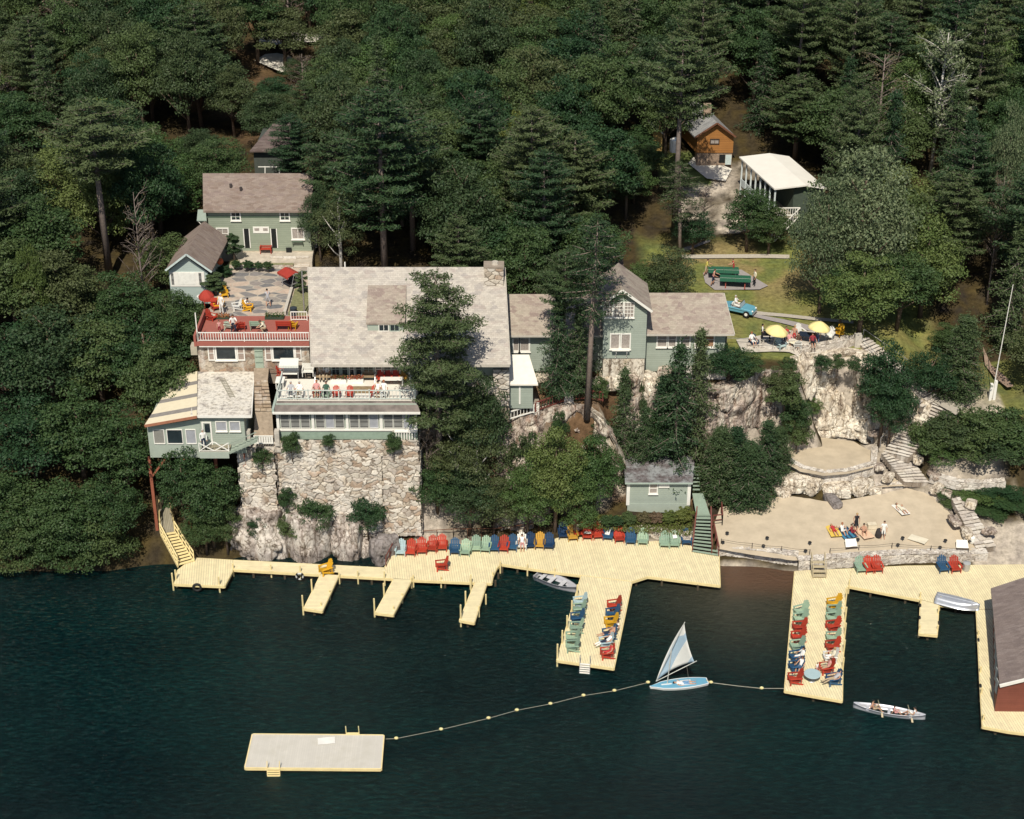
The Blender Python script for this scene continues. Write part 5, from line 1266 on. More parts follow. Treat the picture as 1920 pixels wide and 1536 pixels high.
def log_cabin():
 Yf = 25.5; z0 = KY(0, 303, Yf).z; x0, x1 = wx(1306, Yf, z0 + 1), wx(1374, Yf, z0 + 1); xm = wx(1344, Yf, z0 + 3)
 LOG = boards('orange_logs', (.38, .17, .05), .2, 'Z', .5, .14, var=.12)
 root = thing('log_cabin', 'orange log cabin with grey shingle roof and stone cellar on the slope', 'building', (xm, Yf, z0))
 zE0, zE1, zt, zc = KY(0, 256, Yf).z, KY(0, 254, Yf).z, KY(0, 235, Yf).z, KY(0, 287, Yf).z; yb = Yf + 7
 m = MB(); m.add([(x0, Yf, zc), (x1, Yf, zc), (x1, Yf, zE1), (xm, Yf, zt), (x0, Yf, zE0), (x0 - 1.5, yb, zc), (x1 - 1.5, yb, zc), (x1 - 1.5, yb, zE1), (xm - 1.5, yb, zt), (x0 - 1.5, yb, zE0)],
     [(0, 1, 2, 3, 4), (1, 6, 7, 2), (0, 4, 9, 5), (5, 9, 8, 7, 6)]); m.build('wall', LOG, root)
 wallbox(root, 'foundation', x0 + .05, x1 - .05, Yf + .08, Yf + 2, z0 - 1, zc, M('brown_rubble', (.3, .22, .16), .9, .35, 3, .08))
 T = KY(1345, 230, Yf - .5); E0 = KY(1303, 257, Yf - .5); E1 = KY(1380, 256, Yf - .5); dv = Vector((-1.6, 7.5, 0))
 GR = shingle('grey_cabin_shingles', [(.25, .25, .25), (.33, .33, .33), (.4, .39, .37)])
 rr = MB(); rr.slab([T, E1, E1 + dv, T + dv], .14); rr.slab([E0, T, T + dv, E0 + dv], .14); rr.build('roof', GR, root)
 t = MB(); t.bar(T + Vector((0, -.04, -.06)), E1 + Vector((0, -.04, -.06)), .06, .18); t.bar(E0 + Vector((0, -.04, -.06)), T + Vector((0, -.04, -.06)), .06, .18); t.build('barge_board', BROWNW, root)
 window(root, 1333, 262, 1347, 269, Yf, 2, 1, CURT, M('dark_frame', (.06, .04, .03)), .1, sill=False)
 q = R4(1349, 290, 1359, 305, Yf + .07); MB().box(q[0], q[1], Yf + .03, Yf + .09, q[2], q[3]).build('doorway', M('dark_opening', (.012, .014, .014)), root)
 q = R4(1360, 289, 1370, 307, Yf); MB().box(q[0], q[1], Yf - .3, Yf - .22, q[2], q[3]).build('open_door', M('pale_blue_trim', (.5, .58, .56)), root)
 c = T + dv * .45; MB().box(c.x - .4, c.x + .4, c.y - .4, c.y + .4, c.z - .5, c.z + .9).build('chimney', M('brown_rubble', (.3, .22, .16)), root)
 r2 = thing('cabin', 'yellow cabin end showing between the trees left of the log cabin', 'building', KY(1232, 280, 27))
 a = [KY(1226, 282, 27), KY(1241, 284, 27), KY(1242, 246, 27), KY(1224, 236, 27)]
 YC = boards('yellow_cabin_boards', (.42, .28, .1), .2, 'Z', .6, .12)
 MB().slab([a[0], a[1], a[2], a[3]], .1, d=(-.2, 5, 0)).build('wall', YC, r2)
 MB().slab([KY(1217, 231, 26.5), KY(1244, 250, 26.5), KY(1242, 250, 26.5) + Vector((-.5, 6, 0)), KY(1216, 231, 26.5) + Vector((-.5, 6, 0))], .14).build('roof', GR, r2)
 pr = KY(1265, 284, 25); tk = MB().tube([pr, pr + Vector((0, 0, 1.3)), pr + Vector((0, 0, 1.5))], [.55, .55, .2], 12).build('storage_tank', WHITE); tag(tk, 'white tank standing beside the log cabin', 'tank')
log_cabin()
def white_lodge():
 root = thing('porch_house', 'long house with a plain white roof and a columned porch on the right', 'building', (24, 18, 14))
 ze = 18.3
 A = K(1452, 354, ze); B = K(1386, 294, ze + .2); C_ = K(1494, 354, ze + .2); D_ = K(1500, 303, ze + .9); Rg0 = K(1440, 296, ze + .6)
 E = K(1550, 353, ze); Dn = K(1528, 318, ze + .8)
 R0 = A.lerp(E, .6) + Vector((0, 0, .35)); R1 = B + (E - A) * .6 + Vector((0, 0, .35)); E2 = B + (E - A)
 WRF = M('plain_white_roof', (.74, .71, .64), .8, .04, .8)
 mb = MB(); mb.slab([A, R0, R1, B], .14); mb.slab([R0, E, E2, R1], .14); mb.build('roof', WRF, root)
 fl = -3.0; inn = 2.0
 d = (B - A); d.z = 0; n = Vector((d.y, -d.x, 0)).normalized(); n = n if n.x > 0 else -n
 a = A + n * .25 + d.normalized() * .3; b = B + n * .25 - d.normalized() * .3
 wa, wb = a + n * inn, b + n * inn
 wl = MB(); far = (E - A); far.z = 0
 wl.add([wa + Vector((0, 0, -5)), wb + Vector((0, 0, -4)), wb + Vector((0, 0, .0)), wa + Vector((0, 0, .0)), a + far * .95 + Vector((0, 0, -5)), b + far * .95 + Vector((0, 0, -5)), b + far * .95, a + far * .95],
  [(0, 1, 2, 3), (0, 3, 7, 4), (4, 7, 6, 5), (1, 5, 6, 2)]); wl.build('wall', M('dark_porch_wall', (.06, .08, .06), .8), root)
 MB().slab([a + Vector((0, 0, fl)), b + Vector((0, 0, fl)), wb + Vector((0, 0, fl)), wa + Vector((0, 0, fl))], .2).build('porch_floor', GREYW, root)
 for i in range(8):
  q = a.lerp(b, i / 7.); MB().bar(q + Vector((0, 0, fl - (2.5 if i < 3 else 1))), q + Vector((0, 0, -.1)), .16).build('column', M('blue_white_column', (.55, .6, .6)), root)
 MB().bar(a + Vector((0, 0, fl + .35)), b + Vector((0, 0, fl + .35)), .06, .75).build('porch_parapet', M('blue_white_column', (.55, .6, .6)), root)
 e0 = a + Vector((0, 0, fl)); e1 = a + (E - A).normalized() * 2.6 + Vector((0, 0, fl)); r = MB(); up = Vector((0, 0, .85))
 r.bar(e0 + up, e1 + up, .09); r.bar(e0 + up * .1, e1 + up * .1, .08)
 for i in range(12): q = e0.lerp(e1, i / 11); r.bar(q, q + up, .05)
 s1 = e0 + Vector((.2, -.6, -2.4))
 for i in range(12): q = e1.lerp(s1, i / 11); r.bar(q, q + up, .05)
 r.bar(e1 + up, s1 + up, .08); r.bar(e1, s1, .1); r.build('railing', WHITE, root)
 MB().slab([e0, e1, e1 + Vector((.5, 2.5, 0)), e0 + Vector((.5, 2.5, 0))], .2).build('end_porch', GREYW, root)
white_lodge()
def far_house():
 root = thing('far_house', 'dark brown roofed house among trees behind the green house', 'building', KY(510, 320, 15))
 a = [KY(468, 283, 14), KY(545, 283, 14), KY(545, 232, 19), KY(512, 232, 19)]
 MB().slab(a, .15).build('roof', ROOFD, root); q = R4(475, 285, 543, 330, 14.6)
 MB().slab([a[3], a[2], a[2] + Vector((0, 5, -3)), a[3] + Vector((0, 5, -3))], .15).build('roof', ROOFD, root)
 MB().box(q[0], q[1], 14.6, 22, q[2] - 1, q[3]).build('wall', M('dark_house_wall', (.07, .08, .07)), root)
 r = MB();
 for px in (497, 524, 545): r.bar(KY(px, 326, 12), KY(px, 312, 12), .09)
 r.bar(KY(484, 313, 12), KY(548, 313, 12), .07); r.build('porch_rail', WHITE, root)
 r2 = thing('far_house', 'grey roof glimpsed between dark trunks right of the green house', 'building', KY(640, 320, 15))
 a = [KY(606, 318, 14), KY(664, 320, 14), KY(656, 282, 18), KY(612, 282, 18)]; MB().slab(a, .15).build('roof', ROOFD, r2)
 q = R4(612, 320, 658, 335, 14.6); MB().box(q[0], q[1], 14.6, 18, q[2], q[3] + .1).build('wall', M('dark_house_wall', (.07, .08, .07)), r2)
 r3 = thing('dark_roof_house', 'dark hipped roof behind the gabled bay of the wing', 'building', KY(1120, 540, -6))
 a = [KY(1070, 548, -7), KY(1172, 550, -7), KY(1140, 507, -3), KY(1118, 507, -3)]; MB().slab(a, .15).build('roof', ROOFD, r3)
 q = R4(1075, 552, 1168, 575, -6.5); MB().box(q[0], q[1], -6.5, 0, q[2] - 1, q[3] + .2).build('wall', M('dark_house_wall', (.07, .08, .07)), r3)
 MB().slab([a[2], a[1], a[1] + Vector((.3, 8, 0)), a[2] + Vector((0, 1, 0))], .15).build('roof', ROOFD, r3)
far_house()
def boat_shed():
 Yf = -22.2; z0 = KY(0, 955, Yf).z; Ye = Yf - .35; ze = KY(0, 905, Ye).z; Yr = -19.7; zr = KY(0, 868, Yr).z
 root = thing('shed', 'small grey-green clapboard shed with patchy dark roof beside the green stairs', 'building', (11, -21, z0))
 x0, x1 = wx(1177, Yf, z0 + 1), wx(1293, Yf, z0 + 1)
 wallbox(root, 'wall', x0, x1, Yf, -19.2, z0 - .3, ze - .03, CLAPL)
 wallbox(root, 'base_board', x0 - .01, x1 + .01, Yf - .03, Yf, z0 - .3, KY(0, 944, Yf).z, GREENW)
 for a, b in ((1175.5, 1180), (1290, 1293.5)): q = R4(a, 902, b, 947, Yf); MB().box(q[0], q[1], Yf - .05, Yf, q[2], q[3]).build('corner_board', WHITE, root)
 PR = rockmat('patchy_roofing', (.27, .28, .28), (.15, .13, .13), (.12, .1, .1), (.3, .31, .32), 1)
 c = [(wx(1172, Ye, ze), Ye, ze), (wx(1299, Ye, ze), Ye, ze), (wx(1302, Yr, zr), Yr, zr), (wx(1170, Yr, zr), Yr, zr)]
 mb = MB().slab(c, .12); mb.slab([c[3], c[2], (c[2][0], -18.3, ze + .2), (c[3][0], -18.3, ze + .2)], .12); mb.build('roof', PR, root)
 g = MB(); gable_end(g, x0 + .01, Yf, Yr, -19.2, z0, ze, zr - .15); gable_end(g, x1 - .13, Yf, Yr, -19.2, z0, ze, zr - .15); g.build('gable', CLAPL, root)
 MB().bar(Vector(c[0]) + Vector((0, -.03, -.07)), Vector(c[1]) + Vector((0, -.03, -.07)), .05, .14).build('eave_trim', GREENT, root)
 window(root, 1219, 907, 1231, 924, Yf, 1, 2, CURT, WHITE, .1)
 q = R4(1235, 906, 1255, 914, Yf); MB().box(q[0], q[1], Yf - .1, Yf, q[2], q[3]).build('wall_board', WHITE, root)
boat_shed()
def boathouse():
 root = thing('boathouse', 'brown shingled boathouse on the dock at the right edge', 'building', K(1900, 1200, DZ))
 ze = 3.2
 e0 = K(1858, 1103, ze); e1 = K(1874, 1283, ze); rd0 = K(1990, 1060, ze + 1.6); rd1 = K(2010, 1250, ze + 1.6); t0 = K(1889, 1083, ze + 1.3)
 BR = shingle('boathouse_shingles', [(.2, .16, .15), (.25, .2, .18), (.29, .24, .22)], .4, .14)
 q0 = Vector((2 * rd0.x - e0.x, 2 * rd0.y - e0.y, ze)); q1 = Vector((2 * rd1.x - e1.x, 2 * rd1.y - e1.y, ze))
 MB().slab([e0, e1, rd1, rd0], .12).slab([rd0, rd1, q1, q0], .12).build('roof', BR, root)
 n0 = Vector((e0.x + .4, e0.y - .3, DZ)); n1 = Vector((K(1862, 1334, DZ).x + .1, K(1862, 1334, DZ).y, DZ))
 w = MB(); hi = e0.z - .1
 w.add([n0, n1, Vector((n1.x, n1.y, hi)), Vector((n0.x, n0.y, hi))], [(0, 1, 2, 3)])
 f1 = Vector((q1.x - .4, n1.y + (q1.y - e1.y), DZ)); f0 = Vector((q0.x - .4, n0.y + (q0.y - e0.y), DZ)); up_ = Vector((0, 0, hi - DZ))
 w.add([f0, f1, f1 + up_, f0 + up_], [(0, 1, 2, 3)])
 for a, b in ((n1, f1), (n0, f0)): w.add([a, b, b + up_, a.lerp(b, .5) + up_ + Vector((0, 0, 1.45)), a + up_], [(0, 1, 2, 3, 4)])
 w.build('wall', boards('dark_red_clapboard', (.2, .065, .045), .16, 'Z', .7, .12), root)
 MB().bar(e1 + Vector((0, -.1, -.08)), rd1 + Vector((0, -.1, -.08)), .12, .22).build('barge_board', WHITE, root)
 c = MB()
 for i in range(9):
  q = n0.lerp(n1, (i + .5) / 9); c.bar(q + Vector((-.08, 0, 1.2)), q + Vector((-.08, 0, 2.3)), .5, .04, up=(1, 0, 0))
 c.build('shutter', M('pale_shutter', (.4, .42, .4)), root)
boathouse()
PAL = {'red': (.38, .045, .025), 'blue': (.025, .08, .16), 'green': (.27, .38, .28), 'yellow': (.62, .34, .02), 'navy': (.012, .04, .1), 'light': (.38, .50, .52),
 'white': (.72, .71, .66), 'ochre': (.42, .24, .04), 'pale': (.45, .55, .45)}
CHP = {}
def chair_proto(c):
 if c in CHP: return CHP[c]
 m = M('chair_paint_' + c, PAL[c], .55, .12, 6)
 r = thing('garden_chair', '-', 'chair', local=True)
 s = MB()
 for i in range(5):
  y = -.42 + i * .12; z = .38 - i * .03; s.bar((-.29, y, z), (.29, y, z), .105, .03)
 s.bar((-.3, -.48, .34), (.3, -.48, .34), .03, .1); s.build('seat', m, r, off=(0, 0, 0))
 b = MB()
 for i in range(5):
  x = -.24 + i * .12; h = .82 - .05 * abs(i - 2) ** 1.6; b.bar((x, .1, .24), (x * 1.15, .1 + h * .42, .24 + h), .105, .025, up=(0, 1, 0))
 b.bar((-.3, .24, .55), (.3, .24, .55), .03, .08); b.bar((-.28, .4, .86), (.28, .4, .86), .03, .06); b.build('backrest', m, r, off=(0, 0, 0))
 for x in (-.36, .36): MB().prism([(x - .07, -.5), (x + .07, -.5), (x + .06, .34), (x - .06, .34)], .53, .56).build('armrest', m, r, off=(0, 0, 0))
 for x in (-.33, .33):
  MB().bar((x, -.44, 0), (x, -.44, .53), .05, .1).build('leg', m, r, off=(0, 0, 0))
  MB().bar((x * .96, -.48, .33), (x * .96, .42, .02), .03, .11).bar((x, .26, .1), (x, .26, .53), .04, .06).build('leg', m, r, off=(0, 0, 0))
 CHP[c] = r; return r
def pt(px, py, z):
 if z == 'beach': return kb(px, py)
 return K(px, py, z)
def chair(px, py, c, rz, label, group, z=DZ, s=1.12):
 rz = rz + random.uniform(-7, 7)
 return place(chair_proto(c), pt(px, py, z), R(rz), label, group, s)
GA = 'garden chairs lined up on the wide deck'
CW = {'navy': 'dark blue', 'light': 'pale blue', 'ochre': 'ochre yellow', 'pale': 'pale green', 'green': 'sage green'}
rowA = [(752, 1038, 'light', 'at the very left end of the deck row'), (771, 1038, 'red', 'beside the pale blue chair at the left end of the deck row'), (791, 1035, 'red', 'third chair from the red handrail'),
  (811, 1031, 'red', 'fourth chair from the red handrail'), (829, 1029, 'red', 'fifth chair from the red handrail, beside a gap'), (853, 1036, 'blue', 'between the red chairs and the sage green ones, pulled forward'),
  (873, 1038, 'green', 'pulled forward beside the blue one under the trees'), (893, 1031, 'green', 'second of three sage ones under the trees'), (911, 1032, 'green', 'last of three sage ones under the trees'),
  (927, 1031, 'blue', 'between the sage green chairs and a lone red one'), (945, 1031, 'red', 'between two blue chairs in the shade row'), (961, 1029, 'blue', 'right of the lone red chair in the shade row'),
  (978, 1026, 'white', 'only white one in the deck row, someone seated in it'), (995, 1025, 'navy', 'right of the white chair'), (1012, 1025, 'ochre', 'in the tree shade between two dark blue ones'),
  (1029, 1026, 'navy', 'last one under the overhanging branches'), (1056, 1006, 'navy', 'hidden behind the overhanging branches by the wall'), (1073, 1010, 'ochre', 'against the wall beside the overhanging branches'),
  (1084, 1002, 'red', 'tucked behind the ochre one by the wall'), (1101, 1008, 'red', 'by the wall under a white towel'), (1120, 1007, 'red', 'right beside the one with a white towel'),
  (1140, 1009, 'blue', 'with a white towel over its back by the wall'), (1160, 1013, 'red', 'last red one along the flower bed wall'), (1182, 1017, 'blue', 'between the last red and a sage green one by the wall'),
  (1205, 1018, 'green', 'standing alone by the flower bed wall'), (1246, 1023, 'green', 'left one of the pair nearest the green stairs'), (1264, 1023, 'green', 'under a white towel near the green stairs'),
  (1286, 1018, 'blue', 'with a striped towel at the foot of the green stairs')]
for px, py, c, lb in rowA: chair(px, py, c, 0, f"{CW.get(c, c)} garden chair {lb}", GA)
chair(830, 1067, 'red', -75, 'red garden chair standing alone in the middle of the wide deck', GA)
chair(613, 1074, 'yellow', -60, 'yellow garden chair at the head of the left finger pier', GA)
GB = 'garden chairs on the broad pier'
for k, (px, py, c, lb) in enumerate([(1089, 1136, 'light', 'at the shore end of the left row on the broad pier'), (1087, 1149, 'green', 'second in the left row on the broad pier'), (1084, 1166, 'blue', 'only blue one in the left row on the broad pier'),
  (1082, 1184, 'green', 'fourth in the left row on the broad pier'), (1075, 1203, 'green', 'fifth in the left row on the broad pier'), (1075, 1219, 'green', 'outermost in the left row on the broad pier'),
  (1153, 1142, 'red', 'at the shore end of the right row on the broad pier'), (1150, 1158, 'blue', 'second in the right row on the broad pier'), (1147, 1174, 'yellow', 'only one of its colour on the broad pier'),
  (1144, 1196, 'blue', 'under a stretched out sunbather on the broad pier'), (1138, 1212, 'light', 'beside the red outermost one on the broad pier'), (1140, 1232, 'red', 'at the outer corner of the broad pier')]):
 chair(px, py, c, -80 if k < 6 else -78, f"{CW.get(c, c)} garden chair {lb}", GB)
GC = 'garden chairs on the long right pier'
for k, (px, py, c, lb) in enumerate([(1503, 1152, 'green', 'first from the shore in the left row of the long pier'), (1502, 1167, 'green', 'second from the shore in the left row of the long pier'), (1500, 1183, 'red', 'third from the shore in the left row of the long pier'),
  (1498, 1201, 'red', 'fourth from the shore in the left row of the long pier'), (1496, 1218, 'green', 'fifth from the shore in the left row of the long pier'), (1495, 1238, 'blue', 'sixth in the left row of the long pier, occupied'),
  (1494, 1257, 'blue', 'seventh in the left row, beside the round table'), (1492, 1280, 'red', 'outermost in the left row of the long pier'), (1565, 1138, 'yellow', 'at the shore end of the right row of the long pier'),
  (1564, 1152, 'green', 'second in the right row of the long pier'), (1563, 1166, 'green', 'third in the right row of the long pier'), (1563, 1181, 'red', 'fourth in the right row of the long pier'), (1563, 1203, 'green', 'fifth in the right row of the long pier'),
  (1562, 1219, 'red', 'sixth in the right row of the long pier'), (1558, 1240, 'white', 'seventh in the right row of the long pier'), (1551, 1260, 'red', 'facing the round table on the long pier'), (1564, 1281, 'blue', 'at the outer right corner of the long pier')]):
 chair(px, py, c, (-80 if k else -70), f"{CW.get(c, c)} garden chair {lb}", GC)
GD = 'garden chairs against the beach wall'
for px, py, c, lb in ((1612, 1070, 'green', 'first of three beside the beach wall on the right deck'), (1628, 1070, 'red', 'middle of three beside the beach wall on the right deck'), (1643, 1069, 'red', 'last of three beside the beach wall on the right deck'),
     (1766, 1069, 'blue', 'near the rubbish bin on the right deck'), (1789, 1069, 'red', 'nearest the rubbish bin on the right deck')):
 chair(px, py, c, 5, f"{CW.get(c, c)} garden chair {lb}", GD)
GT = 'chairs on the terraces beside the lodge'
ZD = 13.3; ZR_ = ZT
for px, py, c, rz, z, lb in [
 (396, 600, 'red', 60, ZC, 'on the courtyard at the corner of the red terrace'), (404, 580, 'red', 30, ZC, 'drawn up to the red table in the courtyard'), (412, 577, 'yellow', -20, ZC, 'beside the man in white in the courtyard'),
 (420, 556, 'yellow', 10, ZC, 'by the dark shrub at the left of the courtyard'), (464, 582, 'yellow', 80, ZC, 'alone in the middle of the courtyard'), (446, 580, 'white', -70, ZC, 'beside the crouching person in the courtyard'),
 (430, 618, 'pale', 170, ZR_, 'at the red terrace railing left of the standing man'), (452, 619, 'red', 190, ZR_, 'at the red terrace railing right of the standing man'), (549, 617, 'yellow', 170, ZR_, 'at the right end of the red terrace'),
 (526, 703, 'red', 80, ZD, 'at the left corner of the white roof deck by the swing'), (631, 743, 'red', 0, ZD, 'facing the lake, left of the brown mat on the roof deck'), (656, 743, 'red', 0, ZD, 'facing the lake, beside the brown mat on the roof deck'),
 (703, 742, 'red', 0, ZD, 'facing the lake beside the seated couple on the roof deck'), (714, 713, 'red', 0, ZD, 'first of the row under the windows on the roof deck'), (728, 713, 'red', 0, ZD, 'second of the row under the windows on the roof deck'), (742, 713, 'red', 0, ZD, 'third of the row under the windows on the roof deck'),
 (757, 713, 'ochre', 0, ZD, 'at the shaded right end of the roof deck'),
 (546, 745, 'white', 0, ZD, 'under the person in grey on the roof deck'), (562, 745, 'white', 0, ZD, 'under the bald person in white on the roof deck'), (594, 743, 'red', 0, ZD, 'under the person in pink on the roof deck'), (612, 744, 'green', 0, ZD, 'under the person in dark green on the roof deck'),
 (709, 743, 'white', 0, ZD, 'under the dark haired person on the roof deck'), (720, 743, 'white', 0, ZD, 'under the red haired person on the roof deck')]:
 chair(px, py, c, rz, f"{CW.get(c, c)} garden chair {lb}", GT, z, s=.8 if z == ZD else .92)
ZP = 11.6
for px, py, c, rz, lb in ((1499, 628, 'white', 20, 'between the two umbrellas on the patio'), (1556, 634, 'white', -20, 'at the right end of the patio'), (1573, 628, 'yellow', -40, 'by the corner post of the patio'), (1462, 652, 'light', 30, 'left of the patio party'),
      (1482, 650, 'white', 180, 'under the patio guests, nearest the wall'), (1494, 654, 'white', 180, 'right of the patio guests by the wall'), (1412, 647, 'navy', 10, 'at the left end of the patio')):
 chair(px, py, c, rz, f"{CW.get(c, c)} garden chair {lb}", 'chairs on the umbrella patio', ZP, s=.95)
def skel(pose):
 J = {}
 if pose == 'stand':
  J = dict(pel=(0, 0, .93), spn=(0, 0, 1.12), chs=(0, .01, 1.33), nek=(0, .0, 1.47), hd=(0, -.015, 1.56), top=(0, -.01, 1.68))
  arms = [((.18, .01, 1.38), (.25, .02, 1.12), (.24, -.09, .87)), ((-.18, .01, 1.38), (-.25, .03, 1.12), (-.22, -.1, .88))]
  legs = [((.09, 0, .88), (.11, -.01, .48), (.12, .02, .08), (.14, -.13, .03)), ((-.09, 0, .88), (-.11, -.03, .48), (-.12, 0, .08), (-.15, -.15, .03))]
 elif pose == 'reach':
  J = dict(pel=(0, .05, .92), spn=(0, .02, 1.1), chs=(0, -.04, 1.31), nek=(0, -.08, 1.45), hd=(0, -.11, 1.53), top=(0, -.12, 1.65))
  arms = [((.18, -.03, 1.36), (.27, -.2, 1.15), (.16, -.45, 1.12)), ((-.18, -.03, 1.36), (-.28, -.1, 1.12), (-.2, -.34, 1.0))]
  legs = [((.09, .04, .88), (.14, -.08, .48), (.15, .06, .08), (.17, -.09, .03)), ((-.09, .04, .88), (-.15, .08, .48), (-.16, .22, .08), (-.18, .07, .03))]
 elif pose == 'sit':
  J = dict(pel=(0, .05, .47), spn=(0, .12, .67), chs=(0, .2, .88), nek=(0, .22, 1.01), hd=(0, .19, 1.1), top=(0, .19, 1.22))
  arms = [((.18, .2, .92), (.28, .05, .7), (.31, -.2, .66)), ((-.18, .2, .92), (-.28, .05, .7), (-.3, -.2, .66))]
  legs = [((.09, .0, .46), (.13, -.4, .52), (.13, -.5, .1), (.14, -.64, .04)), ((-.09, 0, .46), (-.12, -.42, .51), (-.1, -.52, .1), (-.1, -.66, .04))]
 elif pose == 'lie':
  J = dict(pel=(0, 0, .12), spn=(0, .2, .12), chs=(0, .41, .13), nek=(0, .55, .13), hd=(0, .64, .15), top=(0, .76, .16))
  arms = [((.18, .46, .12), (.36, .3, .07), (.42, .52, .06)), ((-.18, .46, .12), (-.3, .22, .07), (-.28, -.02, .06))]
  legs = [((.09, -.04, .12), (.12, -.42, .15), (.13, -.83, .07), (.14, -.9, .18)), ((-.09, -.04, .12), (-.11, -.43, .14), (-.13, -.84, .07), (-.15, -.91, .18))]
 elif pose == 'ground':
  J = dict(pel=(0, 0, .12), spn=(0, .06, .32), chs=(0, .1, .53), nek=(0, .1, .67), hd=(0, .08, .75), top=(0, .08, .87))
  arms = [((.18, .1, .57), (.27, .0, .34), (.18, -.26, .42)), ((-.18, .1, .57), (-.26, .22, .32), (-.28, .32, .06))]
  legs = [((.09, -.03, .11), (.14, -.35, .4), (.14, -.56, .07), (.15, -.7, .03)), ((-.09, -.03, .11), (-.15, -.38, .34), (-.16, -.66, .07), (-.17, -.8, .03))]
 elif pose == 'recline':
  J = dict(pel=(0, .02, .46), spn=(0, .17, .58), chs=(0, .33, .73), nek=(0, .43, .84), hd=(0, .48, .92), top=(0, .53, 1.02))
  arms = [((.18, .36, .76), (.3, .2, .62), (.32, -.05, .62)), ((-.18, .36, .76), (-.3, .2, .62), (-.3, -.05, .62))]
  legs = [((.09, -.03, .45), (.11, -.45, .46), (.12, -.86, .3), (.13, -.93, .4)), ((-.09, -.03, .45), (-.1, -.46, .44), (-.12, -.88, .28), (-.13, -.95, .38))]
 elif pose == 'crouch':
  J = dict(pel=(0, .1, .42), spn=(0, .0, .58), chs=(0, -.13, .74), nek=(0, -.22, .83), hd=(0, -.3, .88), top=(0, -.37, .97))
  arms = [((.18, -.13, .77), (.22, -.33, .58), (.12, -.52, .5)), ((-.18, -.13, .77), (-.24, -.3, .55), (-.14, -.5, .46))]
  legs = [((.1, .07, .4), (.17, -.3, .48), (.16, -.1, .08), (.17, -.25, .03)), ((-.1, .07, .4), (-.16, -.2, .3), (-.17, .12, .08), (-.18, -.02, .03))]
 return J, arms, legs
BODY = {}
SL = ['skin', 'shirt', 'hips', 'shin', 'shoe', 'sleeve', 'forearm']
